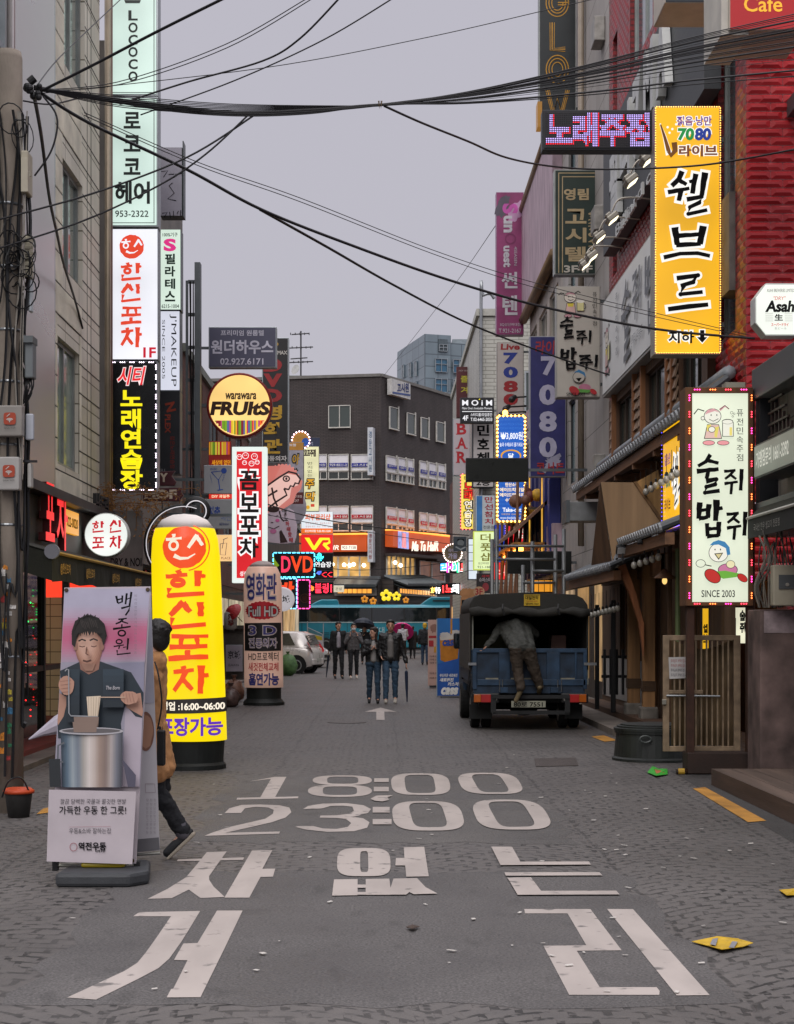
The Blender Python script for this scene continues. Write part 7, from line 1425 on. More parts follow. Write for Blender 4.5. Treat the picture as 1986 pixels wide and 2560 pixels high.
for k in range(4): a.text('주차금지 부탁드립니다', (1431, 1406+k*10, 1467, 1413+k*10), M('#8a3a3a' if k < 2 else '#4a4a50'), 0)
a.done()
tp = thing('tarpaulin', 'brown tarpaulin sheet tied up behind the barred gate', 'tarpaulin'); mb = MB(); n = 16; vs = []; fs = []
for i in range(n+1):
    for j in range(9):
        x = 1432+132*i/n; y0 = 1362+22*math.sin(math.pi*i/n); y = y0+(1590-y0)*j/8; p = P(x, y, 18.75+.05*math.sin(i*1.1+j*.5)+.03*math.sin(j*1.7)); vs.append(p)
for i in range(n):
    for j in range(8): fs.append((i*9+j, i*9+j+1, (i+1)*9+j+1, (i+1)*9+j))
build('sheet', mb.add(vs, fs), M('#57462f', .75, 0, .3, 3, .3), tp, smooth=True)
o, fc = sign('sign', 'narrow yellow lit sign with a black letter glimpsed through the gate', 1499, 1298, 1511, 1388, 21.2, .15, E('#f4b91c', .8), DARKMETAL, 1)
a = Art(o, fc); a.vtext('쉘브', (1500, 1330, 1510, 1372), INK, .04, True, .1); a.done()
o, fc = sign('sign', 'white lit doorway board with black strokes glimpsed through the gate', 1528, 1296, 1592, 1372, 21.6, .2, E('#f2efd2', .85, .25, 3), DARKMETAL, 1)
a = Art(o, fc); a.vtext('술쥐', (1578, 1300, 1590, 1352), INK, .05, True, .1); a.stroke([(1534, 1304), (1556, 1300)], 4, INK); a.rect(1553, 1318, 1570, 1372, BLACK); a.done()
# concrete pier, deck, bin
o = thing('concrete_pier', 'stained concrete gate pier at the right edge', 'wall', (4.4, 17.5, 0)); build('pier', MB().box((XW(1622, 17.3), 17.3, 0), (5.4, 17.9, ZW(1300, 17.3))), M('#5f4f4b', .85, 0, .6, 3.2, .4), o, bevel=.012); build('plaster_patch', MB().box((XW(1630, 17.3), 17.294, ZW(1350, 17.3)), (5.3, 17.3, ZW(1303, 17.3))), M('#97888a', .85, 0, .45, 7), o)
dk = thing('wooden_deck', 'low brown wooden deck step at the right edge', 'deck', (4.2, 15, 0)); mb = MB()
for k in range(9): x = 3.40+k*.2; mb.box((x, 12.5, .135), (x+.193, 16.94, .168))
build('boards', mb, WOOD('#57483f', axis='y'), dk, bevel=.004); build('side_board', MB().box((3.385, 12.5, .0), (3.4, 16.95, .17)).box((3.4, 16.94, 0), (5.2, 16.955, .17)), WOOD('#4d3d34', axis='y'), dk)
cx_, cy_ = XW(1397, 20.2), 20.2; o = thing('round_bin', 'wide black round tub with ridged lid beside the barred gate', 'tub', (cx_, cy_, 0)); BP = M('#1c201e', .5, 0, .35, 5, .15)
build('body', MB().lathe((cx_, cy_, 0), [(.52, 0), (.52, .03), (.495, .05), (.47, .33), (.49, .335), (.49, .37)], 40), BP, o, smooth=False); build('lid', MB().lathe((cx_, cy_, .365), [(.5, 0), (.5, .03), (.46, .035), (.46, .055), (.42, .06), (.42, .075), (.1, .08)], 40), BP, o)
build('grip', MB().tube([P(1377+12*math.cos(t), 1577+7*math.sin(t), 19.7) for t in [k*.35 for k in range(19)]], .012, 6), M('#3a3f3d', .4), o)
# ------------------------------------------------------------------ right: timber pub front with tiled eaves
tb = thing('timber_pub', 'dark timber tavern front with tiled eaves beneath the red building', 'building', (4.3, 27, 0)); RT = M('#3f4347', .5, .1, .25, 6, .2); BEAM = WOOD('#6d4c34', axis='y')
build('wall', wall(MB(), 'x', 4.36, .12, 21.2, 32.6, .18, 3.3, [(22.4, 23.6, .6, 2.4), (25.9, 27.2, .3, 2.5), (28.6, 30.2, .6, 2.4)]), WOOD('#54402f'), tb)
build('end_wall', MB().box((4.36, 21.0, 0), (4.5, 21.2, 3.3)), WOOD('#54402f'), tb)
build('inner_wall', MB().box((5.6, 21, 0), (5.7, 32.6, 3.3)), M('#3d2a1c', .8), tb); build('room_lamp', MB().box((5.2, 22, 2.9), (5.3, 32, 2.95)), E('#ffb060', 5, 0), tb)
for h in ((22.4, 23.6, .6, 2.4), (25.9, 27.2, .3, 2.5), (28.6, 30.2, .6, 2.4)): window(tb, 'x', 4.4, 1, *h, 4, WOOD('#5d4028'), M('#3a2a1c', .4), .05)
build('skirting_panel', MB().box((4.345, 27.3, .3), (4.36, 32.4, 1.05)), M('#a3a19e', .6), tb); build('plinth', MB().box((3.95, 23.8, 0.1), (4.36, 32.6, .2)), WOOD('#4d3626', axis='y'), tb)
def eave(X0, Z0, X1, Z1, y0, y1, step, r):
    mb = MB(); ny = int((y1-y0)/step); mb.prism([(X0, y0, Z0), (X1, y0, Z1), (X1, y0, Z1+.05), (X0, y0, Z0+.05)], (0, y1-y0, 0))
    for k in range(ny+1):
        y = y0+k*step; mb.tube([(X0-.05, y, Z0+.05), (X1, y, Z1+.05)], r, 8)
    build('tiled_eave', mb, RT, tb); mb = MB()
    for k in range(ny+1): mb.disc((X0-.05, y0+k*step, Z0+.05), (-1, 0, -.3), r*1.12, [(1, -.02), (1, .012), (.6, .016)], 10)
    build('eave_end_tile', mb, M('#85888c', .6, 0, .3, 9), tb)
    build('ridge', MB().tube([(X1+.02, y0, Z1+.12), (X1+.02, y1, Z1+.12)], .09, 8), M('#83888d', .5), tb, smooth=True)
    build('eave_beam', MB().box((X0+.02, y0, Z0-.16), (X0+.14, y1, Z0-.01)), BEAM, tb)
    build('rafter', MB().box((X1-.12, y0, Z0-.1), (X1, y1, Z1-.02)), BEAM, tb)
eave(3.92, 4.34, 4.38, 4.72, 20.9, 33.4, .26, .065); eave(3.55, 2.82, 4.3, 3.14, 20.8, 24.9, .2, .055); eave(3.55, 2.5, 4.3, 2.86, 25.4, 31.4, .2, .055)
for y in (22, 24, 26, 28, 30, 32): build('bracket_beam', MB().box((3.95, y-.06, 4.1), (4.5, y+.06, 4.22)), BEAM, tb)
def post(x0, x1, yt, yb, Y, m_, stone=None):
    X0, X1 = XW(x0, Y), XW(x1, Y); build('timber_post', MB().box((X0, Y, .18), (X1, Y+(X1-X0), ZW(yt, Y))), m_, tb, bevel=.01)
    if stone: w = (X1-X0); c = (X0+X1)/2; build('post_stone', MB().prism([(c-w*.75, Y-w*.3, .16), (c+w*.75, Y-w*.3, .16), (c+w*.75, Y+w*1.3, .16), (c-w*.75, Y+w*1.3, .16)], (0, 0, .22)), M('#6d6862', .85, 0, .3, 6, .4), tb, bevel=.03); build('rope_band', MB().box((X0-.012, Y-.012, .62), (X1+.012, Y+w+.012, .78)), BR('rope', '#5a3f26', '#4f371f', '#2a1c10', 3, .018, .004), tb)
PW = WOOD('#8a6642'); post(1341, 1366, 1215, 1500, 27, PW, 1); post(1373, 1398, 1205, 1505, 25.7, PW, 1); post(1270, 1279, 1290, 1504, 29, BLACK); post(1304, 1314, 1280, 1513, 27.8, BLACK); post(1425, 1434, 1160, 1540, 23.2, WOOD('#4d3623'))
build('diagonal_brace', MB().prism([P(1318, 1208, 25.5), P(1334, 1202, 25.5), P(1356, 1262, 25.5), P(1374, 1330, 25.5), P(1374, 1400, 25.5), P(1364, 1330, 25.5), P(1346, 1272, 25.5)][::-1], (0, .12, 0)), WOOD('#a86c48'), tb, recalc=True)
build('green_pipe', MB().tube([P(1446, 1380, 22.4), P(1446, 1170, 22.4)], .035, 8), M('#5d6a44', .5), tb); mb = MB()
for k in range(6): mb.box(*px_box(1288+k*13, 1385, 1293+k*13, 1482, 28.2, 28.26))
mb.box(*px_box(1284, 1398, 1362, 1404, 28.27, 28.33)); mb.box(*px_box(1284, 1440, 1362, 1446, 28.27, 28.33)); build('railing', mb, BLACK, tb)
pwd = thing('plywood_panel', 'stained plywood gable panel leaning out under the tiled eave', 'panel', P(1310, 1200, 24.4)); pts = [(1282, 1028), (1354, 1029), (1413, 1113), (1400, 1128), (1320, 1165), (1307, 1196)]
build('board', MB().prism([P(x, y, 24.4) for x, y in pts][::-1], (0, .05, 0)), WOOD('#94785a', scale=2.), pwd, recalc=True); build('side_board', MB().prism([P(1281, 1029, 24.42), P(1305, 1197, 24.42), P(1262, 1206, 25.1)][::-1], (0, .04, .0)), WOOD('#4a3524'), pwd, recalc=True); build('rear_board', MB().prism([P(1356, 1029, 24.5), P(1404, 1002, 24.5), P(1424, 1100, 24.5), P(1414, 1112, 24.5)][::-1], (0, .05, 0)), WOOD('#a8814f'), pwd, recalc=True)
build('edge_trim', MB().prism([P(1352, 1028, 24.36), P(1358, 1026, 24.36), P(1418, 1112, 24.36), P(1412, 1116, 24.36)][::-1], (0, .04, 0)), WOOD('#7a5a3a'), pwd, recalc=True)
# yellow facade sign along the pub, edged with blue lamps
yf = thing('facade_sign', 'yellow lit facade sign edged with tiny blue lamps behind the framed tavern sign', 'sign', (3.98, 22.6, 2.9)); build('housing', MB().box((3.98, 20.6, 2.92), (4.3, 23.3, 4.42)), M('#6d6458', .5), yf); build('face_panel', MB().box((3.965, 20.65, 2.97), (3.98, 23.25, 4.38)), E('#f6b714', .95, .12, 1.2), yf)
fc = wall_r(3.965, 23.25, 4.38); a = Art(yf, fc); a.text('젊음낭만', (.15, .36, .62, .52), E('#8a4aa8', .6), .03); a.text('7080', (.12, .62, .6, .84), E('#1d7f6a', .6), .03); a.text('라이브', (.15, .98, .62, 1.16), E('#7d3a1c', .6), .03)
for ch, bx in (('쉘', (.75, .45, 1.2, 1.15)), ('브', (1.3, .4, 1.75, .95)), ('르', (1.9, .4, 2.35, 1.0))): a.brush(ch, bx, WH, .05)
for ch, bx in (('쉘', (.75, .45, 1.2, 1.15)), ('브', (1.3, .4, 1.75, .95)), ('르', (1.9, .4, 2.35, 1.0))): a.brush(ch, bx, INK, 0, .1)
a.done(); bulbs(yf, fc, perim(0, 0, 2.6, 1.41, .06), .008, E('#5a48ff', 4, 0))
# hanging bulbs and shades
GB = M('#9a968c', .15, 0, .1, spec=.8); bl = None
def bulb(x, y, Y, lit=False):
    global bl
    p = P(x, y, Y)
    if bl is None:
        bl = thing('hanging_bulb', 'unlit round glass bulb hanging under the tiled eaves of the tavern', 'light bulb', p, 'glass bulbs hanging along the eaves'); build('glass', MB().ell(p, (.045, .045, .055), 10, 8), GB, bl, smooth=True); build('socket', MB().lathe((p.x, p.y, p.z+.045), [(.02, 0), (.02, .05), (.004, .06), (.004, .3)], 8), BLACK, bl); return bl
    return copy_thing(bl, p)
for x, y, Y in [(1353+k*13, 1206-k*4.5, 23.6-k*.4) for k in range(5)] + [(1356+k*11, 1062-k*6.5, 25.5-k*.6) for k in range(9)] + [(1262+k*8, 1312-k*2, 28.5-k*.3) for k in range(8)] + [(1302+k*7, 1216-k*6, 26-k*.3) for k in range(3)]: bulb(x, y, Y)
def pend(x, y, Y, label):
    p = P(x, y, Y); o = thing('pendant_lamp', label, 'lamp', p, 'rusty cone pendant lamps'); build('shade', MB().lathe(tuple(p), [(.15, 0), (.145, .015), (.05, .09), (.025, .13)], 20), M('#6a4a35', .6, .3, .3, 8), o, smooth=True); build('glass_bulb', MB().ell((p.x, p.y, p.z-.03), (.035, .035, .05), 10, 8), E('#ffcf7a', 1.2, 0), o); build('chain', MB().tube([(p.x, p.y, p.z+.12), (p.x, p.y, p.z+.75)], .008, 4), BLACK, o)
pend(1418, 1234, 22.4, 'rusty cone pendant lamp on a chain nearer the framed tavern sign'); pend(1319, 1228, 26, 'rusty cone pendant lamp beside the plywood panel')
for x, y, lab in ((1329, 1172, 'small flood lamp with white lens on the lower tiled eave'), (1375, 1150, 'black flood lamp facing away on the lower tiled eave')):
    Y = 24.2 if x < 1350 else 22.6; p = P(x, y, Y); o = thing('flood_lamp', lab, 'lamp', p); rt = Matrix.Rotation(R(40 if x < 1350 else -20), 3, 'X'); build('lamp_housing', MB().obox(p, (.2, .06, .14), rt), BLACK, o, bevel=.01); build('stand', MB().box((p.x-.01, p.y, p.z-.2), (p.x+.01, p.y+.02, p.z-.05)), BLACK, o)
    if x < 1350: build('lens', MB().obox(p+rt@Vector((0, -.034, 0)), (.17, .005, .11), rt), M('#b9bcc0', .2), o)
# ------------------------------------------------------------------ right edge: tavern canopy building with lattice
cb = thing('canopy_building', 'grey fascia restaurant front with dark lattice and stone tiles at the right edge', 'building', (4.2, 15, 2.6)); GF = M('#4a4d50', .5, .1, .2, 3)
build('upper_fascia', MB().box((4.1, 9, 4.12), (7, 18.3, 4.46)), GF, cb, bevel=.01); build('lower_fascia', MB().box((4.12, 9, 2.62), (7, 18.3, 2.98)), GF, cb, bevel=.01); build('stone_wall', MB().box((4.34, 9, 2.98), (7, 18.2, 4.12)), BR('stone tile', '#86807a', '#7c766f', '#4a4643', .62, .31, .01, .7, .4, .5, .35), cb)
build('edge_post', MB().box((4.14, 18.08, 2.98), (4.34, 18.28, 4.12)), DARKMETAL, cb); mb = MB()
for k in range(6): y = 17.9-k*.17; mb.box((4.22, y-.012, 3.4-(k > 3)*(-.1*(k-3))), (4.25, y+.012, 4.1-k*.07))
for k in range(5): z = 3.55+k*.13; mb.box((4.21, 17.85-(.95-.12*k), z-.01), (4.24, 18.0, z+.012))
build('lattice', mb, M('#2a1a16', .6), cb); build('sign_box', MB().box((4.0, 14.8, 3.2), (4.3, 17.7, 3.56)), DARKMETAL, cb); build('sign_panel', MB().box((3.99, 14.85, 3.22), (4.0, 17.68, 3.54)), E('#8f9488', .35, .2, 2), cb)
a = Art(cb, wall_r(3.99, 17.68, 3.54)); a.text('가맹점문의 1661-3392', (.1, .06, 1.5, .24), E('#d9d8cc', .6), .02); a.done()
build('side_wall', MB().box((4.42, 9, 0), (4.9, 17.2, 2.6)), M('#3a2a26', .8), cb)
aw2 = thing('awning', 'small black awning with white edge and tiny white letters at the right edge', 'awning', (4.0, 16, 2.6)); build('canopy', MB().prism([(4.0, 11, 2.79), (4.12, 11, 2.9), (4.12, 11, 2.92), (4.0, 11, 2.81)], (0, 7, 0)), AWM, aw2); build('valance', MB().box((3.99, 11, 2.58), (4.0, 18, 2.79)), M('#17191b', .8), aw2); build('edge_trim', MB().tube([(3.985, 11, 2.8), (3.985, 18, 2.8)], .018, 6), M('#a9a8a2', .5), aw2)
a = Art(aw2, wall_r(3.99, 17.85, 2.79)); a.text('국내산 한우 생고기 전문점', (.15, .07, 1.3, .15), M('#8b8a86'), .0); a.done()
em = wbox('electric_meter', 'beige electricity meter among loose cables at the right edge', 1650, 1206, 1702, 1292, 17.0, .14, M('#9d9684', .5), 'meter'); build('dial_window', MB().box(P(1662, 1256, 16.985), P(1694, 1226, 17.0)), glass('#55585a', .1), em); build('dial', MB().disc(P(1680, 1247, 16.98), (0, -1, 0), .02, [(1, 0), (.8, .006)], 14), M('#8d8880'), em)
mc = thing('loose_cables', 'tangle of loose grey and black cables around the electricity meter', 'cables', P(1650, 1200, 17.25)); random.seed(5)
for k in range(22):
    x = 1618+random.uniform(0, 70); build('strand', MB().tube(smoothline([P(x, 1150+random.uniform(-20, 10), 17.25), P(x+random.uniform(-15, 15), 1190+random.uniform(-10, 20), 17.2), P(x+random.uniform(-22, 16), 1235+random.uniform(-10, 20), 17.22), P(x+random.uniform(-16, 12), 1296, 17.25)], 5), random.choice((.005, .008, .011)), 4), random.choice((BLACK, M('#4a4640', .6), M('#6d675e', .6))), mc)
asahi = thing('beer_sign', 'white lit eight sided beer lamp sign over the restaurant fascia', 'sign', P(1665, 717, 17.2)); Y = 17.2
oc = lambda i: [(1611+i, 634), (1634, 604+i), (1700, 604+i), (1724-i, 634), (1724-i, 688), (1700, 716-i), (1634, 716-i), (1611+i, 688)]
build('housing', MB().prism([P(x, y, Y) for x, y in oc(0)], (0, .22, 0)), M('#b9bcb8', .4), asahi, recalc=True); build('face_panel', MB().prism([P(x, y, Y-.01) for x, y in oc(3)], (0, .02, 0)), E('#edf2e8', .95, .08, 1.6), asahi, recalc=True)
a = Art(asahi, front(0, 0, Y-.01)); a.text('ASAHI BREWERIES LIMITED', (1636, 616, 1694, 623), M('#6d6a62'), 0); a.text('"DRY"', (1650, 632, 1676, 640), E('#d84a40', .8), .0, shear=.2); a.text('Asahi', (1632, 641, 1703, 666), INK, .04, shear=.15); a.text('生', (1652, 670, 1670, 684), INK, .03); a.text('スーパードライ', (1645, 689, 1682, 696), E('#d84a40', .8), .03); a.text('生ビール', (1652, 698, 1678, 703), M('#8a877e'), 0)
for k in range(5): a.rect(1632, 668+k*4.2, 1649, 668.8+k*4.2, M('#a9a79e')); a.rect(1673, 668+k*4.2, 1690, 668.8+k*4.2, M('#a9a79e'))
a.done(); build('arm', MB().box((P(1700, 0, Y).x, Y+.08, ZW(670, Y)), (5.4, Y+.14, ZW(660, Y))), DARKMETAL, asahi); build('hanger', MB().box((5.34, Y+.08, 4.4), (5.42, Y+.16, ZW(660, Y))), DARKMETAL, asahi)
# ------------------------------------------------------------------ grey scaffold behind the truck
sc = thing('scaffold', 'grey tube scaffold frame standing behind the truck', 'scaffold', P(1125, 1300, 37)); GT = M('#6d6f70', .45, .5, .2)
for x0, y0, Y in ((1050, 1150, 36.8), (1060, 1128, 36.8), (1116, 1205, 37.2), (1136, 1155, 36.8), (1185, 1140, 37.2), (1203, 1128, 36.8)): p = P(x0, y0, Y); build('upright', MB().tube([(p.x, p.y, 0), tuple(p)], .045, 8), GT, sc, smooth=True)
for x0, x1, y, Y in ((1060, 1203, 1165, 36.7), (1060, 1185, 1193, 36.7), (1136, 1203, 1218, 36.7), (1116, 1185, 1243, 37.1), (1136, 1203, 1270, 36.7), (1116, 1185, 1288, 37.1)): build('rail', MB().tube([P(x0, y, Y), P(x1, y, Y)], .03, 8), GT, sc, smooth=True)
# ------------------------------------------------------------------ dried plants over the left pub, neon rings
dp = thing('dried_plant', 'dry brown branches hanging over the left pub front', 'plant', P(250, 1100, 28.4)); tw_, lv = MB(), MB(); random.seed(3)
for k in range(30):
    x, y = 215+random.uniform(0, 110), 1070+random.uniform(-22, 20); p0 = P(x, y, 28.2); q = p0+Vector((random.uniform(-.5, .8), random.uniform(-.3, .1), random.uniform(-.1, .2))); e = q+Vector((random.uniform(-.1, .3), 0, random.uniform(-.5, -.05))); ln = smoothline([p0, q, e], 6); tw_.tube(ln, .006, 4)
    for v in ln[4:]:
        for _ in range(4): c = v+Vector([random.uniform(-.06, .06) for _ in range(3)]); d = Vector([random.uniform(-.05, .05) for _ in range(3)]); lv.add([c, c+d, c+d+Vector((random.uniform(-.02, .02), 0, random.uniform(-.03, -.01)))], [(0, 1, 2)])
for cx_ in (318, 345):
    for _ in range(160): c = P(cx_+random.gauss(0, 6), 1105+random.uniform(0, 48), 27.9+random.uniform(-.1, .1)); d = Vector([random.uniform(-.05, .05) for _ in range(3)]); lv.add([c, c+d, c+d+Vector((random.uniform(-.03, .03), 0, -.03))], [(0, 1, 2)])
build('twigs', tw_, M('#6d4a2a', .8), dp); build('dry_leaves', lv, M('#8a6231', .8, 0, .4, 20), dp)
o = thing('ring_sign', 'dark metal ring arch with white neon tube behind the yellow pillar', 'sign', P(400, 1150, 27)); rg = lambda cx_, cy_, r, a0, a1, Y: [P(cx_+r*math.cos(R(t)), cy_+r*math.sin(R(t)), Y) for t in range(a0, a1+1, 8)]
build('ring', MB().tube(rg(392, 1160, 82, 130, 290, 27), .03, 8), BLACK, o); build('neon_tube', MB().tube(rg(392, 1160, 80, 130, 290, 26.93), .007, 6), E('#e9e4ea', .8, 0), o); build('ring', MB().tube(rg(418, 1090, 25, 200, 400, 27), .05, 8), BLACK, o); build('neon_tube', MB().tube(rg(418, 1090, 22, 200, 400, 26.93), .01, 6), E('#e9e4ea', .8, 0), o)
o = thing('neon_sign', 'pink neon letters in the dark doorway behind the dry branches', 'sign', P(340, 1160, 28.6)); a = Art(o, front(0, 0, 28.55), 0); NP = E('#ff7ab0', 1.8, .2, 6); a.vtext('포차', (325, 1128, 338, 1178), NP, 0, True, .15); a.vtext('소주', (340, 1130, 356, 1172), E('#c02848', 1.2), .02, True, .15); a.done(); build('backing', MB().box(P(318, 1190, 28.57), P(362, 1120, 28.65)), M('#2a1418', .7), o)
pp = thing('pub_board', 'grey board with faint dark letters under the round white lit sign', 'sign', P(245, 1225, 28.2)); build('board', MB().box(P(205, 1230, 28.2), P(305, 1090, 28.3)), M('#5d5a58', .7), pp); a = Art(pp, front(0, 0, 28.2)); a.text('DRY & NOI', (236, 1190, 302, 1208), INK, .02); a.done()
# izakaya corner with lanterns and red umbrella between the two pillars
o = thing('paper_umbrella', 'small red paper umbrella beside the beige movie pillar', 'umbrella', P(497, 1310, 39)); p = P(497, 1306, 39); build('canopy', MB().disc(p, (-.5, -.6, .5), .24, [(1, 0), (.6, .1), (.05, .16)], 16), M('#a3252a', .5), o); build('stick', MB().tube([p, p+Vector((.2, .24, -.22))], .01, 5), WOOD('#6d4a2a'), o)
o = thing('paper_lantern', 'white paper lantern with dark red letters below the red paper umbrella', 'lantern', P(492, 1340, 39)); p = P(492, 1324, 39); build('shade', MB().lathe((p.x, p.y, p.z-.22), [(.08, 0), (.15, .05), (.16, .22), (.15, .4), (.08, .45)], 20), M('#a5a09c', .6), o, smooth=True); build('rims', MB().lathe((p.x, p.y, p.z-.25), [(.085, 0), (.085, .03)], 16).lathe((p.x, p.y, p.z+.22), [(.085, 0), (.085, .03)], 16), BLACK, o); a = Art(o, front(0, 0, 38.83)); a.vtext('酒場', (486, 1308, 499, 1336), M('#5d1a1c'), .05, True, .1); a.done()
o = thing('stall_counter', 'dark concrete counter of the izakaya corner between the two pillars', 'counter', P(498, 1420, 40)); build('counter', MB().box(P(470, 1450, 40), P(530, 1340, 41.5)), M('#4d4844', .8, 0, .3, 3), o); build('top', MB().box(P(468, 1342, 39.9), P(532, 1334, 41.6)), M('#3a3532', .7), o)
o, fc = sign('sign', 'white sheet sign with izakaya characters hung on the counter', 482, 1376, 517, 1432, 39.7, .05, M('#a39ba6', .6), ALU, .5)
a = Art(o, fc); a.text('京城', (486, 1388, 513, 1405), INK, .01); a.text('IZAKAYA', (487, 1416, 510, 1421), M('#4a464c'), 0); a.done()
random.seed(8)
def bag(label, x, y, Y, w, h, m_):
    p = P(x, y, Y); o = thing('rubbish_bag', label, 'rubbish bag', (p.x, p.y, 0), 'rubbish bags on the pavement'); b_ = MB(); b_.ell((p.x, p.y, h*.45), (w, w*.9, h*.5), 16, 10)
    b_.v = [v+Vector((random.uniform(-.03, .03), random.uniform(-.03, .03), random.uniform(-.03, .03))) if v.z > .05 else v for v in b_.v]; build('sack', b_, m_, o, smooth=True); build('knot', MB().lathe((p.x, p.y, h*.9), [(.05, 0), (.03, .06), (.07, .13)], 8), m_, o)
bag('brown tied rubbish bag with orange netting beside the beige movie pillar', 500, 1455, 36, .22, .5, M('#6a4a3c', .5, 0, .4, 9)); bag('dark rubbish bag in front of the brown one by the yellow pillar', 492, 1490, 33.5, .2, .4, M('#4d3c38', .4, 0, .4, 9)); bag('green mesh rubbish bag beside the silver car wheel', 614, 1440, 55, .32, .75, M('#4a6a3c', .5, 0, .4, 9))
# ------------------------------------------------------------------ canvas backed lorry
TY = 26.0; tk = thing('cargo_truck', 'dark blue cargo truck with a black canvas hood, open at the back', 'truck', (2.3, 27.5, 0))
pt = lambda x, y, Y=TY: P(x, y, Y); BLUE = M('#22384f', .5, .1, .5, 5, .15); BLUED = M('#1a2a3c', .55, .1, .55, 6, .15); DUST = M('#7a7668', .8, 0, .3, 8); CAN = M('#262522', .8, 0, .3, 3, .35, bscale=30)
build('chassis', MB().box((1.6, 26.2, .42), (3.05, 31, .62)).box((1.55, 26.1, .36), (1.75, 26.4, .6)).box((2.9, 26.1, .36), (3.1, 26.4, .6)), M('#121314', .7), tk)
build('cargo_bed', MB().box((1.45, 26.06, .66), (3.2, 29.2, .74)), BLUED, tk)
for X in (1.42, 3.19): build('side_gate', MB().box((X, 26.06, .74), (X+.04, 29.2, 1.27)), BLUE, tk, bevel=.008)
tg = build('tailgate', MB().box((1.43, 26.0, .71), (3.22, 26.04, 1.26)), BLUED, tk); mb = MB()
for x0, y0, x1, y1 in ((1008, 1383, 1252, 1392), (1018, 1449, 1249, 1462), (1008, 1392, 1017, 1470), (1244, 1392, 1252, 1470), (1064, 1392, 1088, 1449), (1166, 1392, 1194, 1449), (1226, 1392, 1230, 1449)): a_, b_ = pt(x0, y1), pt(x1, y0); mb.box((a_.x, 25.965, a_.z), (b_.x, 26.0, b_.z))
build('tailgate_ribs', mb, BLUE, tg, bevel=.006); mb = MB()
for x0, x1 in ((1036, 1063), (1090, 1134), (1196, 1228)): a_, b_ = pt(x0, 1449), pt(x1, 1446); mb.box((a_.x, 25.985, a_.z), (b_.x, 26.0, b_.z))
build('dust_ledge', mb, DUST, tg); build('lower_sill', MB().box((1.45, 25.99, .58), (3.2, 26.06, .705)), BLUED, tk); mb = MB()
for x in (1066, 1072, 1190, 1198): mb.tube([pt(x, 1450, 25.95), pt(x, 1476, 25.95)], .008, 5)
build('hinge_rods', mb, STEEL, tk)
for x in (1075, 1182): a_, b_ = pt(x-8, 1477), pt(x+8, 1466); build('hinge_plate', MB().box((a_.x, 25.93, a_.z), (b_.x, 26.0, b_.z)), BLUE, tk)
for x0, x1 in ((999, 1016), (1245, 1272)): a_ = pt(x0, 1419); b_ = pt(x1, 1416); build('latch', MB().box((a_.x, 25.95, a_.z), (b_.x, 25.99, b_.z+.02)), STEEL, tk)
# hood: rounded profile run along the bed, open to the back
zs = ZW(1310, TY); pr = [(1.40, zs), (1.41, 1.98), (1.46, 2.08), (1.56, 2.13), (2.3, 2.165), (3.05, 2.13), (3.17, 2.07), (3.24, 1.97), (3.26, zs)]
mb = MB(); n = len(pr); ny = 8
for k in range(ny+1):
    y = 25.98+3.25*k/ny; d = .012*math.sin(k*2.6); mb.v += [Vector((x, y, z+(d if 0 < i < n-1 else 0))) for i, (x, z) in enumerate(pr)]
mb.f += [[k*n+i, k*n+i+1, (k+1)*n+i+1, (k+1)*n+i] for k in range(ny) for i in range(n-1)]
cv = build('canvas_hood', mb, CAN, tk, smooth=True); cv.modifiers.new('s', 'SOLIDIFY').thickness = .02
fv = MB(); fr = [Vector((x, 25.97, z)) for x, z in pr]; fv.ngon(fr[::-1]+[]); build('hood_valance', MB().prism([Vector((x, 25.97, z)) for x, z in pr], (0, .02, 0)), CAN, tk, recalc=True)
build('rolled_flap', MB().tube([(1.39+(1.88)*k/14, 25.93, zs+.03+.018*math.sin(k*1.35)+(.03 if k in (4, 12) else 0)) for k in range(15)], [.07+.012*math.sin(k*2.1)-(.03 if k in (5, 11) else 0) for k in range(15)], 10), CAN, tk, smooth=True)
mb = MB()
for x in (1073, 1191): mb.tube([pt(x, 1288, 25.86), pt(x-1, 1298, 25.84), pt(x+3, 1312, 25.85)], .014, 5)
build('flap_straps', mb, BLACK, tk)
build('side_curtain', MB().prism([(1.385, 26.0, zs+.02), (1.385, 26.0, .95), (1.385, 29.2, .95), (1.385, 29.2, zs+.02)], (.02, 0, 0)), M('#3a3632', .8, 0, .3, 3, .3), tk, recalc=True); build('side_curtain', MB().box((3.24, 26.0, .95), (3.26, 29.2, zs+.02)), CAN, tk)
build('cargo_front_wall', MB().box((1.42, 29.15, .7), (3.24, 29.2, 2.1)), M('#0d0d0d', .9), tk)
for x in (1008.5, 1254): build('hood_post', MB().tube([pt(x, 1312, 26.02), pt(x, 1460, 26.02)], .014, 6), M('#8a8c84', .5, .3), tk)
lp_ = build('maker_label', MB().box(pt(1118, 1292, 25.955), pt(1152, 1268, 25.965)), M('#b8961e', .5), tk); a = Art(tk, front(0, 0, 25.955), .002); a.rect(1119.5, 1269.5, 1150.5, 1270.3, INK); a.text('대일천막', (1121, 1271, 1149, 1279), INK, .02); a.text('주문제작 출장', (1123, 1281, 1147, 1284), M('#a33a1e'), 0); a.text('☎2295-1064', (1121, 1285.5, 1149, 1290.5), INK, .01); a.done()
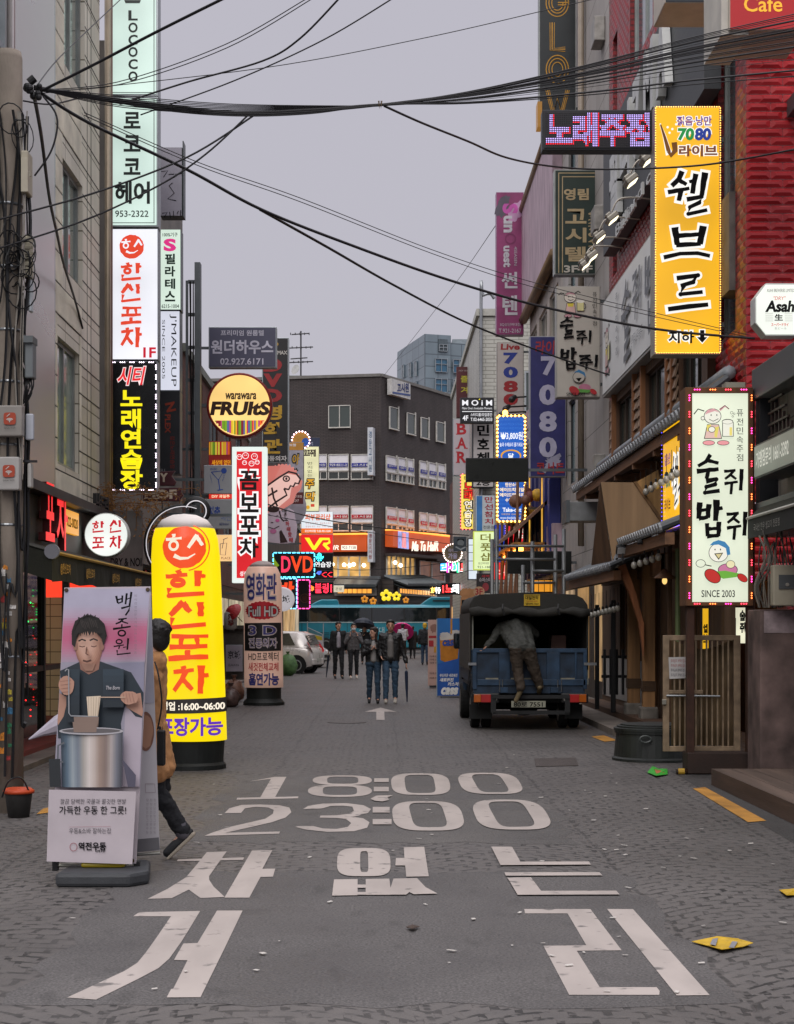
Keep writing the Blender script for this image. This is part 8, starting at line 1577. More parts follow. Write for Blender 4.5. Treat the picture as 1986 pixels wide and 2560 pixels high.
for side, xs in (('l', (1010, 1062)), ('r', (1224, 1278))):
    x0, x1 = (1010, 1063) if side == 'l' else (1199, 1252); tl = build('tail_lamp', MB().box(pt(x0-2, 1500, 25.93), pt(x1+2, 1478, 26.02)), M('#16181a', .5), tk, bevel=.02)
    o_, r_, w_ = ((x0+1, x0+16), (x0+16.5, x0+37), (x0+38, x0+51)) if side == 'l' else ((x1-16, x1-1), (x1-37, x1-16.5), (x1-51, x1-38))
    build('amber_lens', MB().box(pt(o_[0], 1498, 25.915), pt(o_[1], 1481, 25.93)), M('#a3521a', .2), tl, bevel=.01); build('red_lens', MB().box(pt(r_[0], 1498, 25.917), pt(r_[1], 1481, 25.93)), E('#8f1414', .5, .1, 4), tl, bevel=.005); c = pt((w_[0]+w_[1])/2, 1489.5, 25.92); build('white_lens', MB().disc(c, (0, -1, 0), .052, [(1, 0), (.8, .012), (.3, .016)], 18), M('#a9a7a2', .15, .2), tl)
pl_ = build('number_plate', MB().box(pt(1091, 1509, 25.9), pt(1164, 1495, 25.92)), M('#8f8f80', .5), tk, bevel=.004); a = Art(tk, front(0, 0, 25.9), .002); a.text('80로 7551', (1096, 1497, 1158, 1507.5), INK, .02); a.done()
build('bumper_step', MB().box((1.75, 25.88, .5), (2.95, 26.0, .555)).box((1.72, 25.9, .28), (1.8, 26.0, .55)).box((2.88, 25.9, .28), (2.96, 26.0, .55)).box((1.75, 25.92, .25), (2.95, 25.98, .31)), M('#17181a', .6), tk); build('axle_housing', MB().ell((2.32, 26.9, .33), (.24, .2, .15), 16, 10).tube([(1.6, 26.9, .34), (3.05, 26.9, .34)], .06, 8), M('#0f1011', .7), tk)
for x0, x1 in ((1002, 1050), (1205, 1242)): build('mudguard', MB().box(pt(x0, 1533, 26.3), pt(x1, 1502, 26.34)), M('#17191a', .7, 0, .3, 6), tk)
TYR, RIM = M('#141415', .85, 0, .3, 8, .4), M('#6d6e6c', .5, .4)
def wheel(o, c, ax, r, w, rim=RIM, n=28):
    wh = build('wheel', MB().disc(c, ax, 1, [(r*.66, -w/2), (r*.93, -w/2), (r, -w*.36), (r, w*.36), (r*.93, w/2), (r*.66, w/2)], n), TYR, o)
    build('rim', MB().disc(c, ax, 1, [(r*.62, -w*.52), (r*.67, -w*.5), (r*.67, w*.5), (r*.62, w*.52), (r*.2, w*.42)], n), rim, wh); return wh
for x in (1.515, 1.69, 2.93, 3.105): wheel(tk, Vector((x, 26.75, .29)), (1, 0, 0), .29, .145)
for x in (1.5, 3.08): wheel(tk, Vector((x, 29.6, .31)), (1, 0, 0), .31, .17)
build('cab', MB().prism([(1.46, 29.35, .45), (1.46, 31.0, .45), (1.46, 31.05, 1.1), (1.46, 30.6, 1.9), (1.46, 29.35, 1.95)], (1.72, 0, 0)), BLUE, tk, bevel=.06, recalc=True); build('side_window', MB().prism([(1.452, 29.6, 1.15), (1.452, 30.75, 1.15), (1.452, 30.5, 1.78), (1.452, 29.6, 1.8)], (.01, 0, 0)), glass('#1a1f20', .08), tk)
mi = build('wing_mirror', MB().box(pt(968, 1384, 30.2), pt(987, 1350, 30.32)), M('#17191b', .5), tk, bevel=.03); build('mirror_glass', MB().box(pt(970, 1382, 30.19), pt(985.5, 1352, 30.2)), glass('#20262a', .03), mi); build('mirror_arm', MB().tube([pt(986, 1362, 30.26), (1.5, 30.3, 1.5)], .015, 5), BLACK, tk)
mb = MB()
for k in range(5): mb.tube(smoothline([(1.4, 26.1, .95), (1.37+.02*k, 26.02, .75), (1.36+.015*k, 26.0, .6-.02*k), (1.41, 26.1, .8)], 5), .006, 4)
build('rope', mb, BLACK, tk)
def carton(name, label, x0, y0, x1, y1, Y, d, h): o = thing(name, label, 'box', P((x0+x1)/2, y1, Y)); a_, b_ = P(x0, y1, Y), P(x1, y0, Y); build('carton', MB().box((a_.x, Y, .74), (b_.x, Y+d, b_.z)), M(h, .7), o, bevel=.01); build('flap', MB().box((a_.x+.01, Y+.01, b_.z), (b_.x-.01, Y+d*.48, b_.z+.006)), M(h, .75, 0, .1), o)
carton('cardboard_box', 'olive box inside the truck behind the tailgate on the left', 1013, 1354, 1090, 1384, 27.2, .5, '#5d5c3a'); carton('cardboard_box', 'pinkish cardboard box inside the truck on the right', 1176, 1356, 1208, 1384, 27.0, .4, '#8a6a60')
# ------------------------------------------------------------------ small cars
def car(label, rear, f, paint, L=3.6, front_first=False):
    f = Vector((f[0], f[1], 0)).normalized(); l = Vector((-f.y, f.x, 0)); o = thing('parked_car', label, 'car', (rear[0], rear[1], 0), 'cars parked at the far end on the left')
    mt = Matrix(((f.x, l.x, 0, rear[0]), (f.y, l.y, 0, rear[1]), (0, 0, 1, 0), (0, 0, 0, 1))); m = lambda: MB(mt)
    def loft(secs):
        mb = m(); n = len(secs[0])
        vs = [v for s_ in secs for v in s_]; fs = [(i*n+k, i*n+k+1, (i+1)*n+k+1, (i+1)*n+k) for i in range(len(secs)-1) for k in range(n-1)]; fs += [list(range(n))[::-1], [(len(secs)-1)*n+k for k in range(n)]]; return mb.add(vs, fs)
    sec = lambda x, w, zt, zb=.22: [(x, -w*.9, zb), (x, -w, .45), (x, -w*.98, zt-.12), (x, -w*.88, zt), (x, w*.88, zt), (x, w*.98, zt-.12), (x, w, .45), (x, w*.9, zb)]
    build('body', loft([sec(.0, .66, .72, .3), sec(.06, .74, .88, .26), sec(.25, .79, .95), sec(.9, .8, .96), sec(2.2, .8, .96), sec(2.75, .8, .93), sec(3.3, .75, .78), sec(3.52, .68, .66, .26), sec(3.6, .58, .55, .3)]), paint, o, smooth=True, recalc=True)
    cs = lambda x, w, zt: [(x, -.74, .9), (x, -w, zt-.06), (x, -w*.86, zt), (x, w*.86, zt), (x, w, zt-.06), (x, .74, .9)]
    build('roof', loft([cs(.14, .6, 1.02), cs(.34, .62, 1.36), cs(.6, .62, 1.46), cs(1.5, .63, 1.48), cs(2.0, .6, 1.4), cs(2.7, .66, .97)]), paint, o, smooth=True, recalc=True)
    DG = glass('#15191b', .05)
    for s in (-1, 1): build('side_window', m().prism([(.62, s*.735, 1.0), (2.35, s*.735, 1.0), (1.95, s*.655, 1.34), (.85, s*.655, 1.4)], (0, s*.012, 0)), DG, o, recalc=True); build('tail_lamp', m().prism([(.02, s*.6, .72), (.02, s*.72, .8), (.2, s*.74, 1.08), (.2, s*.64, 1.1)], (-.03, s*.05, 0)), M('#a3161c', .15), o, recalc=True); build('headlamp', m().prism([(3.5, s*.42, .6), (3.35, s*.7, .66), (3.2, s*.74, .76), (3.42, s*.45, .72)], (.05, s*.02, .02)), M('#a9abab', .1, .3), o, recalc=True)
    build('rear_window', m().prism([(.12, -.56, 1.02), (.12, .56, 1.02), (.3, .54, 1.34), (.3, -.54, 1.34)], (-.02, 0, 0)), DG, o, recalc=True); build('windscreen', m().prism([(2.66, -.6, 1.0), (2.66, .6, 1.0), (2.04, .55, 1.38), (2.04, -.55, 1.38)], (.03, 0, .02)), DG, o, recalc=True)
    build('bumper', m().box((-.03, -.68, .3), (.1, .68, .52)), paint, o, bevel=.04); build('number_plate', m().box((-.045, -.26, .42), (-.03, .26, .53)), M('#a3a39a', .5), o); build('grille', m().box((3.58, -.4, .4), (3.61, .4, .52)), BLACK, o, bevel=.01)
    for x in (.55, 2.95):
        for s in (-1, 1): c = mt @ Vector((x, s*.72, .29)); wheel(o, c, tuple(l*s), .29, .19, M('#8a8c90', .35, .6)); build('wheel_arch', m().disc((x, s*.78, .31), (0, s, 0), .345, [(1, -.05), (1, .028), (.98, .03)], 24), M('#101112', .8), o)
    for s in (-1, 1): build('door_mirror', m().box((2.1, s*.78, .98), (2.22, s*.92, 1.1)), paint, o, bevel=.03)
    return o
SILVER = M('#c4bfba', .3, .35, .08, 3, coat=.5); car('silver hatchback seen from behind beside the green rubbish bag', (-2.21, 58.03), (-.97, .24), SILVER)
car('white car with its nose showing beyond the silver hatchback', (-5.65, 67.0), (.97, -.24), M('#b5b5b3', .3, .1, .06, coat=.5))
# ------------------------------------------------------------------ city bus across the end of the street
bs = thing('city_bus', 'teal city bus passing across the end of the street', 'bus', (.5, 103, 0)); TEAL = M('#1a7486', .35, .1, .12, 1.5, coat=.3); BX0, BX1 = -6.2, 6.2
prf = [(.0, .35), (.0, 2.75), (.06, 2.9), (.25, 3.0), (2.25, 3.0), (2.44, 2.9), (2.5, 2.75), (2.5, .35)]
build('body', MB().prism([(BX0, 102+y, z) for y, z in prf], (BX1-BX0, 0, 0)), TEAL, bs, bevel=.05, recalc=True)
build('window_band', MB().box((BX0+.25, 101.985, 1.95), (BX1-.3, 102.0, 2.82)), glass('#10181a', .04), bs); mb = MB()
for x in (-4.5, -2.6, -.6, 1.4, 3.4, 5.0): mb.box((x, 101.975, 1.95), (x+.06, 101.985, 2.82))
build('window_pillars', mb, BLACK, bs); build('trim_line', MB().box((BX0+.05, 101.975, 1.88), (BX1-.05, 102.0, 1.94)), M('#8fa3a6', .4), bs)
for x0, x1, h in ((-4.4, -2.6, .35), (2.4, 6.0, .5)): build('roof_unit', MB().prism([(x0, 102.4, 2.98), (x1, 102.4, 2.98), (x1-.1, 102.4, 2.98+h), (x0+.7, 102.4, 2.98+h), (x0+.3, 102.4, 2.98+h*.5)], (0, 1.7, 0)), TEAL, bs, bevel=.05, recalc=True)
build('roof_vent', MB().box((3.2, 102.36, 3.2), (5.8, 102.4, 3.3)), M('#0b2228', .5), bs)
a = Art(bs, Face((-1.9, 101.99, 1.62), (1, 0, 0), (0, 0, -1), (0, -1, 0)), .012); WT_ = M('#a9bcc0', .5); a.text('섬', (0, 0, .32, .4), WT_, .0); a.text('성신여대', (.55, 0, 2.1, .4), WT_, 0); a.text('행', (2.4, 0, 2.75, .4), WT_, 0); a.done(); mb = MB()
for k in range(6): mb.box((-3.9, 101.985, .75+k*.1), (-3.2, 102.0, .79+k*.1))
build('vent_grille', mb, M('#0d3a44', .5), bs); build('door_seam', MB().box((-4.9, 101.99, .4), (-4.86, 102.0, 2.9)).box((-2.1, 101.99, .4), (-2.07, 102.0, 1.88)).box((2.6, 101.99, .4), (2.63, 102.0, 1.88)), M('#0c343d', .6), bs)
for x in (-3.4, 3.6): wheel(bs, Vector((x, 102.12, .48)), (0, -1, 0), .48, .28)
build('skirt', MB().box((BX0+.1, 102.1, .25), (BX1-.1, 104.4, .4)), BLACK, bs)
YG = E('#f4dc2a', .95, .1); YG2 = E('#d98a1e', .7, .1)
for x, y, r, m_, w in ((778, 1278, 8, YG2, 'orange, leftmost of the row'), (796, 1282, 8, YG2, 'orange, second of the row'), (824, 1270, 13, YG, 'the largest, bright yellow'), (846, 1272, 10, YG, 'bright yellow, right of the largest'), (866, 1280, 7, YG2, 'the smallest, rightmost')):
    yf_ = thing('flower_lamp', f'glowing flower shaped lamp behind the bus roof, {w}', 'lamp', P(x, y, 108), 'flower lamps behind the bus')
    c = P(x, y, 108); k_ = r*108/F; mb = MB()
    for j in range(5): t = R(90+72*j); mb.ell(c+Vector((math.cos(t)*k_*.62, 0, math.sin(t)*k_*.62)), (k_*.4, .06, k_*.4), 10, 6)
    fl = build('flower', mb, m_, yf_); build('stem', MB().box((c.x-.05, 108, 0), (c.x+.05, 108.1, c.z)), DARKMETAL, yf_)
o = thing('banner_stand', 'white street banner with a yellow strip beyond the parked cars', 'banner', P(668, 1390, 72), 'printed banner stands'); build('sheet', MB().prism([P(x, y, 72) for x, y in ((657, 1338), (688, 1352), (692, 1392), (655, 1392))][::-1], (0, .05, 0)), M('#a9a7ad', .6), o, recalc=True); a = Art(o, front(0, 0, 72)); a.poly([(659, 1352), (687, 1358), (688, 1366), (659, 1362)], M('#a8961e')); a.poly([(657, 1339), (687, 1353), (687, 1357), (658, 1349)], M('#3f6d78')); a.text('환영합니다', (662, 1370, 686, 1377), M('#5d5a9a'), .02); a.done(); build('pole', MB().box(P(655, 1400, 72.1), P(657, 1325, 72.15)), ALU, o); build('pole', MB().box(P(689, 1400, 72.1), P(691, 1330, 72.15)), ALU, o)
# ------------------------------------------------------------------ people
def hand(mb, w, d, side, k=1., curl=.5):
    """palm, four unequal bent fingers, and a thumb from the side of the palm; d points from the wrist to the fingers"""
    w, d = Vector(w), Vector(d).normalized(); s = Vector(side).normalized(); nrm = d.cross(s).normalized(); p = w+d*.05*k
    for j in (-1, 0, 1): mb.cap(w+s*.018*j*k, w+d*.085*k+s*.024*j*k, .016*k, .014*k, 8)
    for j, L in ((-1.5, .06), (-.5, .075), (.5, .07), (1.5, .055)):
        b0 = w+d*.085*k+s*.019*j*k; b1 = b0+(d-nrm*curl*.5).normalized()*L*.5*k; b2 = b1+(d*.7-nrm*curl).normalized()*L*.5*k; mb.cap(b0, b1, .0095*k, .009*k, 8); mb.cap(b1, b2, .009*k, .008*k, 8)
    t0 = w+d*.03*k-s*.03*k; t1 = t0+(d*.7-s*.8).normalized()*.04*k; mb.cap(t0, t1, .011*k, .01*k, 8); mb.cap(t1, t1+(d*.95-s*.1-nrm*curl*.4).normalized()*.03*k, .01*k, .008*k, 8)
def stand(X, Y, H, fd, stride=.12, arms=None, z=0):
    k = H/1.75; f = Vector((fd[0], fd[1], 0)).normalized(); l = Vector((-f.y, f.x, 0)); o = Vector((X, Y, z)); J = {'f': f, 'l': l, 'k': k}
    q = lambda a, b, c: o+f*a*k+l*b*k+Vector((0, 0, c*k)); J['pel'] = q(0, 0, .95); J['chest'] = q(.0, 0, 1.32); J['neck'] = q(-.01, 0, 1.47); J['head'] = q(.02, 0, 1.635); J['hf'] = f
    for s, n in ((1, 'L'), (-1, 'R')):
        st = stride*(1 if n == 'L' else -1); J['sh'+n] = q(0, s*.175, 1.42); J['el'+n] = q(-.03-st*.4, s*.235, 1.14); J['ha'+n] = q(.06-st*.9, s*.245, .9); J['hip'+n] = q(0, s*.09, .92)
        J['kn'+n] = q(st*.6+.04, s*.095, .5); J['an'+n] = q(st, s*.1, .09 if st >= 0 else .12); J['to'+n] = J['an'+n]+f*.17*k-Vector((0, 0, .055 if st >= 0 else .09))*k
    for n, v in (arms or {}).items(): J[n] = q(*v)
    return J
def person(label, J, lk=1., skin='#b98d78', hair='#14110f', top='#1b1c1e', legs='#1c1d20', shoes='#1d1d1f', inner=None, puffy=1., long=None, hood=None, vox=.012, hairlen=0., hands=True, face=True, group='people walking in the street', sleeves=True, trail=None, hat=None, mask=False):
    k, f, l = J['k'], J['f'], J['l']; g = J['pel'].copy(); g.z = 0; o = thing('person', label, 'person', g, group); up = Vector((0, 0, 1)); hf = J['hf'].normalized(); hl = Vector((-hf.y, hf.x, 0)).normalized(); hu = (J['head']-J['neck']).normalized(); hd = J['head']
    b = MB(); rot = Matrix((hl, hf, hf.cross(hl) if False else Vector((0, 0, 1)))).transposed()
    b.ell(hd+up*.02*k, (.078*k, .095*k, .105*k), 14, 10, rot); b.ell(hd-up*.055*k+hf*.018*k, (.06*k, .07*k, .07*k), 12, 8, rot); b.cap(hd+hf*.092*k+up*.012*k, hd+hf*.108*k-up*.022*k, .012*k, .016*k, 8)
    for s in (-1, 1): b.ell(hd+hl*.08*k*s-hf*.005*k, (.014*k, .022*k, .032*k), 8, 6, rot)
    b.cap(J['neck']-up*.04*k, hd-up*.05*k, .055*k, .052*k); b.cap(J['chest'], J['pel'], .1*k, .1*k)
    for n, s in (('L', 1), ('R', -1)):
        b.cap(J['chest'], J['sh'+n], .09*k, .055*k); b.cap(J['sh'+n], J['el'+n], .045*k, .036*k); b.cap(J['el'+n], J['ha'+n], .036*k, .026*k)
        b.cap(J['pel'], J['hip'+n], .1*k, .085*k); b.cap(J['hip'+n], J['kn'+n], .08*k, .052*k); b.cap(J['kn'+n], J['an'+n], .052*k, .036*k); b.cap(J['an'+n], J['to'+n], .036*k, .03*k)
        if hands: hand(b, J['ha'+n], J.get('hd'+n, J['ha'+n]-J['el'+n]), J.get('hs'+n, f if abs((J['ha'+n]-J['el'+n]).normalized().dot(f)) < .8 else up), k, J.get('curl', .6))
    build('body', remeshed(b, vox*.8, 3), M(skin, .55, 0, .1, 6), o, smooth=True)
    t = MB(); p_ = puffy
    for n, s in (('L', 1), ('R', -1)):
        hp = J['hip'+n]+up*.02*k; t.cap(J['sh'+n]*.72+J['chest']*.28-up*.02*k, hp, .105*k*p_, .108*k*p_); t.cap(J['chest']+up*.05*k, J['sh'+n], .1*k*p_, .075*k*p_); t.cap(J['sh'+n], J['el'+n], .073*k*p_, .06*k*p_); e = J['el'+n]+(J['ha'+n]-J['el'+n])*.93; t.cap(J['el'+n], e, .06*k*p_, .046*k*p_)
        if long: t.cap(hp, hp*.35+(J['kn'+n]*.65)-up*long*k, .125*k*p_, .135*k*p_)
    t.cap(J['neck']-up*.03*k, J['neck']-up*.0*k-f*.01*k, .085*k, .075*k); t.cap(J['chest']-f*.01*k, J['pel'], .125*k*p_, .12*k*p_)
    if hood: t.ell(J['neck']-hf*.05*k-up*.01*k, (.12*k, .1*k, .09*k), 12, 8, rot)
    cl = build('jacket' if not long else 'coat', remeshed(t, vox, 3, (.006 if long else .013)*k), M(top, .5 if top in ('#121214',) else .8, 0, .25, 9, .35, bscale=45), o, smooth=True)
    if inner: c0, c1 = J['neck']-up*.06*k+f*.075*k, J['pel']+f*.075*k+up*.06*k; iv = MB(); iv.cap(c0, J['chest']+f*.085*k-up*.02*k, .05*k, .07*k); iv.cap(J['chest']+f*.09*k-up*.02*k, c1, .07*k, .075*k); build('shirt', remeshed(iv, vox, 2), M(inner, .8, 0, .1, 10), o, smooth=True)
    tr = MB()
    for n in 'LR': tr.cap(J['pel'], J['hip'+n]+up*.0*k, .115*k, .105*k); tr.cap(J['hip'+n], J['kn'+n], .1*k*lk, .072*k*lk); tr.cap(J['kn'+n], J['an'+n]+up*.02*k, .072*k*lk, .058*k*lk)
    build('trousers', remeshed(tr, vox, 3, .012*k), M(legs, .85, 0, .3, 7, .3, bscale=60), o, smooth=True)
    for n in 'LR': sh = MB(); a_, c_ = J['an'+n]-up*.02*k, J['to'+n]; sh.cap(a_-(c_-a_).normalized()*.05*k, a_+up*.015*k, .042*k, .05*k); sh.cap(a_-(c_-a_).normalized()*.04*k, c_, .045*k, .038*k); build('shoe', remeshed(sh, .008*max(1, k), 2), M(shoes, .6, 0, .15, 12), o, smooth=True)
    h = MB(); rr = random.Random(len(label)); h.ell(hd+up*.045*k-hf*.022*k, (.092*k, .1*k, .094*k), 14, 10, rot); h.ell(hd-up*.01*k-hf*.05*k, (.084*k, .06*k, (.1+hairlen)*k), 12, 8, rot); h.ell(hd+up*.095*k+hf*.042*k, (.076*k, .056*k, .034*k), 10, 6, rot)
    for _ in range(60):
        v = Vector((rr.uniform(-1, 1), rr.uniform(-1, .5), rr.uniform(.1, 1))).normalized(); h.cap(hd+rot@Vector((v.x*.075, v.y*.085-.02, v.z*.085+.03))*k, hd+rot@Vector((v.x*.102, v.y*.112-.02, v.z*.108+.03))*k, .016*k, .007*k, 6)
    if hairlen:
        for s in (-1, 1): h.cap(hd+hl*.075*k*s-hf*.02*k, hd+hl*.08*k*s-up*(.1+hairlen)*k-hf*.02*k, .035*k, .03*k)
    hr_ = build('hair' if not hat else 'knit_hat', remeshed(h, .009*max(.9, k), 2), M(hat or hair, .55 if not hat else .9, 0, .3, 30, .4, bscale=80), o, smooth=True)
    if face:
        for s in (-1, 1): build('eye', MB().ell(hd+hf*.088*k+hl*.033*k*s+up*.012*k, (.014*k, .008*k, .006*k), 8, 6, rot), M('#120e0c', .2), o); build('eyebrow', MB().ell(hd+hf*.09*k+hl*.034*k*s+up*.036*k, (.02*k, .006*k, .005*k), 8, 5, rot), M(hair), o)
        if not mask: build('mouth', MB().ell(hd+hf*.088*k-up*.06*k, (.022*k, .008*k, .007*k), 8, 5, rot), M('#7d3f3c', .5), o)
        else: build('face_mask', remeshed(MB().ell(hd+hf*.045*k-up*.05*k, (.068*k, .062*k, .055*k), 12, 8, rot), .01, 2), M('#b9b9ba', .8), o, smooth=True)
    return o
def closed_umbrella(label, top, tip, col):
    o = thing('umbrella', label, 'umbrella', Vector(tip), None); a_, b_ = Vector(top), Vector(tip); d = b_-a_; build('canopy', MB().tube([a_+d*t for t in (.1, .13, .3, .6, .93, .97)], [.012, .034, .036, .028, .014, .006], 8), M(col, .7, 0, .2, 12), o); build('shaft', MB().tube([a_, b_], .006, 6), STEEL, o); build('grip', MB().tube([a_-d*.06, a_+d*.05], .013, 8), BLACK, o); return o
def open_umbrella(label, c, r, ax, col, hand_at):
    o = thing('umbrella', label, 'umbrella', Vector(hand_at)); ax = Vector(ax).normalized(); build('canopy', MB().disc(c, ax, r, [(1, -.12), (.9, .02), (.65, .13), (.35, .2), (.02, .24)], 16), M(col, .6, 0, .12, 6), o); build('shaft', MB().tube([Vector(c)+ax*.26, Vector(hand_at)], .008, 6), STEEL, o); build('grip', MB().tube([Vector(hand_at)+ax*.06, Vector(hand_at)-ax*.06], .014, 6), BLACK, o); return o
back = (0, -1)
# the couple
J = stand(-.16, 35.2, 1.6, back, .1, {'elL': (.06, .25, 1.16), 'haL': (.2, .06, 1.27), 'elR': (.08, -.24, 1.14), 'haR': (.21, -.05, 1.25)}); J['hf'] = Vector((-.75, -.66, 0)); J['hdL'] = Vector((-.6, -.2, .5)); J['hdR'] = Vector((.6, -.2, .5))
person('woman in a black leather jacket and jeans with clasped hands, walking beside a man', J, top='#121214', legs='#27394a', shoes='#161617', inner='#8d8a88', hairlen=.07, puffy=.92, hair='#2a1b14')
J = stand(.2, 35.1, 1.76, back, -.08, {'elL': (-.02, .27, 1.12), 'haL': (.06, .33, .86), 'elR': (.0, -.24, 1.12), 'haR': (.16, -.2, 1.0)}); J['hdL'] = Vector((.05, -.1, -1))
person('man in an open black leather jacket, grey top and jeans holding a closed umbrella', J, top='#121214', legs='#33485c', shoes='#a39d94', inner='#6d6a68', hood=1, puffy=1.05)
h_ = J['haL']+Vector((.0, -.02, -.09)); closed_umbrella('closed navy umbrella held tip down by the man in jeans', h_, (h_.x+.02, h_.y-.02, .01), '#16233a')
J = stand(-1.34, 51.9, 1.77, (.15, -1), .12, {'haR': (.02, -.3, .88)}); J['hf'] = Vector((.45, -.9, 0))
person('man in a black jacket and black trousers, leftmost of the walkers', J, top='#141518', legs='#15161a', inner='#8f8b94', shoes='#121214'); h_ = J['haR']+Vector((0, -.03, -.06)); closed_umbrella('closed dark umbrella slanting down beside the black clad man', h_, (h_.x-.08, h_.y, .02), '#131c2c')
J = stand(-.86, 51.8, 1.72, (.05, -1), -.1, {'elL': (.05, .26, 1.15), 'haL': (.12, .12, 1.36), 'elR': (.05, -.26, 1.15), 'haR': (.12, -.12, 1.36)})
J['hdL'] = Vector((-.2, 0, 1)); J['hdR'] = Vector((.2, 0, 1)); person('person in a grey hooded top and white mask holding both shoulder straps', J, top='#4d4b4d', legs='#15161a', shoes='#a39d94', hood=1, mask=True)
J = stand(-.72, 72, 1.66, back, .08, {'elR': (.08, -.22, 1.2), 'haR': (.15, -.08, 1.3)}); person('woman in dark clothes under an open dark umbrella, behind the masked walker', J, top='#17181c', legs='#1a1a1e', hairlen=.06); open_umbrella('open dark navy umbrella behind the masked walker', (J['haR'].x+.05, 71.8, 1.78), .5, (.1, .3, 1), '#141b2a', J['haR']-Vector((0, .03, 0)))
J = stand(1.1, 84, 1.78, (0, 1), .1, {'elR': (.05, -.24, 1.16), 'haR': (.2, -.1, 1.2)}); person('person seen from behind in a white sweatshirt with black shoulders', J, top='#a5a3a8', legs='#16171a', face=False, shoes='#8f8b86')
ym = MB(); ym.cap(J['shL']+Vector((0, 0, .02)), J['shR']+Vector((0, 0, .02)), .1, .1); 
open_umbrella('open pink umbrella in front of the person in the white sweatshirt', (1.1, 84.6, 1.45), .58, (.1, .8, .7), '#c8287a', J['haR']+Vector((0, .04, 0)))
J = stand(1.62, 85, 1.66, (0, 1), .1); person('person in a long dark coat beside the white sweatshirt', J, top='#16181c', legs='#17181c', long=.05, face=False)
J = stand(1.87, 70.6, 1.78, (.05, 1), .07); person('person seen from behind in a yellow knit hat, black padded jacket and jeans', J, top='#16171b', legs='#27374c', puffy=1.22, hat='#b8922a', face=False)
# man in the camel coat stepping behind the banners
J = stand(-1.64, 11.62, 1.66, (-1, .3), .0, {'elL': (-.02, .22, 1.12), 'haL': (.12, .2, .93)})
J['knR'] = Vector((-1.55, 11.7, .49)); J['anR'] = Vector((-1.95, 11.8, .1)); J['toR'] = Vector((-2.1, 11.84, .04)); J['knL'] = Vector((-1.56, 11.55, .47)); J['anL'] = Vector((-1.385, 11.58, .165)); J['toL'] = Vector((-1.49, 11.56, .045)); J['hf'] = Vector((-.75, .6, 0)); J['haR'] = Vector((-1.85, 11.75, .95)); J['elR'] = Vector((-1.68, 11.85, 1.1)); J['head'] += Vector((.075, 0, 0)); J['neck'] += Vector((.05, 0, 0)); an, to_ = J['anL'].copy(), J['toL'].copy()
person('man in a camel coat and black trousers stepping behind the banners', J, top='#a87a50', legs='#15161a', shoes='#1d1e20', long=-.01, puffy=.98, face=False, vox=.009, group=None)
pn = bpy.data.objects[[x.name for x in bpy.data.objects if x.get('label', '').startswith('man in a camel')][0]]; d_ = (to_-an).normalized(); nr = Vector((d_.z, 0, -d_.x)); nr = nr if nr.z < 0 else -nr
sl2 = MB()
for o_ in (-.025, 0, .025): sl2.cap(an-d_*.05+nr*.05+Vector((0, o_, 0)), to_+d_*.03+nr*.03+Vector((0, o_, 0)), .017, .014, 8)
build('shoe_sole', remeshed(sl2, .008, 1), M('#8f8678', .7), pn, smooth=True); build('sock', MB().cap(an+Vector((.0, 0, .01)), an+Vector((-.02, 0, .06)), .055, .055, 14), M('#4a484e', .9), pn, smooth=True)
so = thing('handbag', 'black shoulder bag on a thin strap against the camel coat', 'bag', P(344, 1634, 11.3)); build('bag', MB().box(P(334, 1634, 11.3), P(354, 1556, 11.36)), M('#101011', .45), so, bevel=.012); build('strap', MB().tube(smoothline([P(336, 1556, 11.33), P(345, 1500, 11.3), P(338, 1440, 11.33), P(330, 1412, 11.42)], 6), .006, 5), BLACK, so)
ou = thing('umbrella', 'pale folded umbrella held level by the man in the camel coat', 'umbrella', P(64, 1574, 11.8)); build('canopy', MB().tube([P(62, 1577, 11.8), P(90, 1562, 11.8), P(125, 1546, 11.8), P(150, 1536, 11.8)], [.005, .03, .07, .09], 10), M('#a8a2ae', .4, 0, .15, 9), ou); build('shaft', MB().tube([P(62, 1577, 11.8), P(215, 1505, 11.8)], .006, 6), STEEL, ou)
# man climbing into the truck
J = stand(2.2, 25.7, 1.74, (0, 1), 0); pq = lambda x, y, Y: P(x, y, Y)
J.update({'pel': pq(1114, 1376, 25.72), 'chest': pq(1100, 1340, 26.08), 'neck': pq(1098, 1332, 26.32), 'head': pq(1098, 1342, 26.52), 'hf': Vector((0, .75, 0)), 'shL': pq(1068, 1338, 26.2), 'shR': pq(1126, 1338, 26.22), 'elL': pq(1054, 1360, 26.12), 'haL': pq(1038, 1378, 26.04), 'elR': pq(1142, 1353, 26.35), 'haR': pq(1134, 1366, 26.55),
  'hipL': pq(1102, 1386, 25.7), 'hipR': pq(1127, 1386, 25.72), 'knL': pq(1104, 1425, 25.74), 'anL': pq(1111, 1470, 25.66), 'toL': pq(1101, 1494, 25.7), 'knR': pq(1141, 1432, 25.78), 'anR': pq(1151, 1466, 25.86), 'toR': pq(1150, 1477, 25.98)})
person('man in dark grey work clothes bending over the truck tailgate with one foot raised', J, top='#3a3b38', legs='#3a3129', shoes='#6d6048', face=False, puffy=1.12, group=None, lk=1.25)
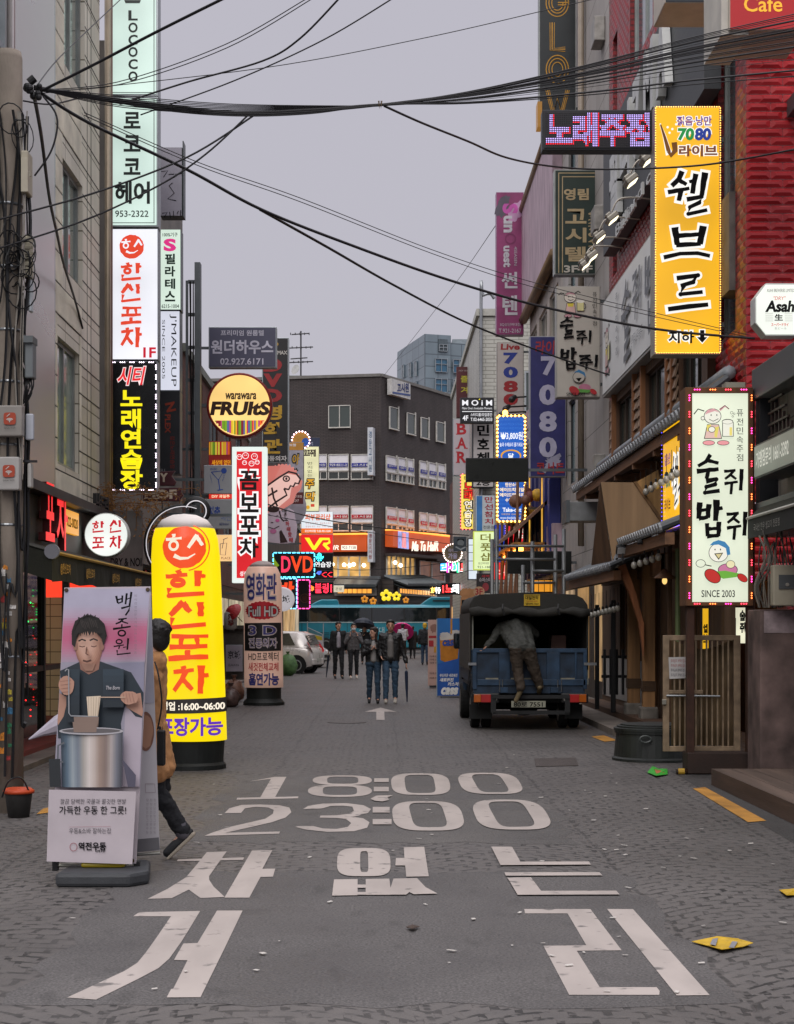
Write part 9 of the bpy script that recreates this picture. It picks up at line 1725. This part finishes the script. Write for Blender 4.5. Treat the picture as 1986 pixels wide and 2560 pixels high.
# ------------------------------------------------------------------ litter
random.seed(17); first = None; LM = M('#b9b4ae', .7)
for k in range(85):
    if k < 45: x, y = random.uniform(900, 1680), random.uniform(1530, 2060)
    else: x, y = random.uniform(60, 1640), random.uniform(1560, 2150)
    c = G(x, y, .009)
    if c.x > 3.3 or c.x < -3.4 or (abs(c.x+1.7) < .5 and 10 < c.y < 11.2): continue
    if first is None:
        first = thing('litter_scrap', 'tiny pale scrap of litter lying on the road', 'litter', c, 'pale scraps of litter on the road'); build('scrap', MB().prism([c+Vector(v) for v in ((-.018, -.007, 0), (.016, -.01, .001), (.019, .005, .003), (-.012, .008, .001))], (0, 0, .002)), LM, first)
    else: r_ = copy_thing(first, c); r_.rotation_euler = (0, 0, random.uniform(0, 6)); r_.scale = (random.uniform(.5, 1.4),)*3
def scrap(name, label, pts, col, cols=()):
    o = thing(name, label, 'litter', G(*pts[0])); vs = [G(x, y, .01+.012*(i % 2)) for i, (x, y) in enumerate(pts)]; build('sheet', MB().prism(vs, (0, 0, .003)), M(col, .5, 0, .2, 20), o, recalc=True)
    for q_, c_ in cols: build('print', MB().prism([G(x, y, .022) for x, y in q_], (0, 0, .001)), M(c_, .5), o, recalc=True)
scrap('leaflet', 'torn yellow and grey leaflet on the cobbles at the lower right', [(1476, 2009), (1530, 1998), (1575, 2003), (1607, 2012), (1585, 2020), (1540, 2026), (1510, 2018)], '#b5921e', [([(1520, 2003), (1532, 2001), (1527, 2017), (1515, 2014)], '#77777d'), ([(1562, 2008), (1574, 2009), (1566, 2022), (1555, 2021)], '#77777d')])
scrap('leaflet', 'yellow scrap of leaflet cut by the right frame edge', [(1662, 1899), (1696, 1896), (1696, 1910), (1678, 1910)], '#b5921e'); scrap('snack_bag', 'bright green snack bag lying in front of the barred gate', [(1381, 1648), (1392, 1634), (1404, 1640), (1424, 1640), (1424, 1652), (1400, 1655)], '#2f9a28', [([(1392, 1640), (1408, 1643), (1418, 1648), (1400, 1650)], '#a5603a')])
scrap('dead_leaf', 'dark dead leaf on the asphalt patch between the big road letters', [(866, 1978), (880, 1973), (895, 1977), (880, 1982)], '#3a2d26'); scrap('blue_wrapper', 'small blue wrapper on the wooden deck', [(1630, 1634), (1660, 1632), (1662, 1638), (1634, 1639)], '#2a4aa0'); bsp = G(1460, 1652)
o = thing('bottle', 'brown glass bottle lying on the road by the framed sign base', 'bottle', bsp); build('glass', MB().tube([bsp+Vector((-.09, 0, .033)), bsp+Vector((.03, 0, .033)), bsp+Vector((.07, 0, .03)), bsp+Vector((.13, 0, .03))], [.032, .033, .014, .012], 12), M('#2a1a10', .15, spec=.8), o, smooth=True); build('label', MB().tube([bsp+Vector((-.07, 0, .033)), bsp+Vector((0, 0, .033))], .0345, 12), M('#a8862a', .6), o)
bpy.data.scenes.remove(_ts)
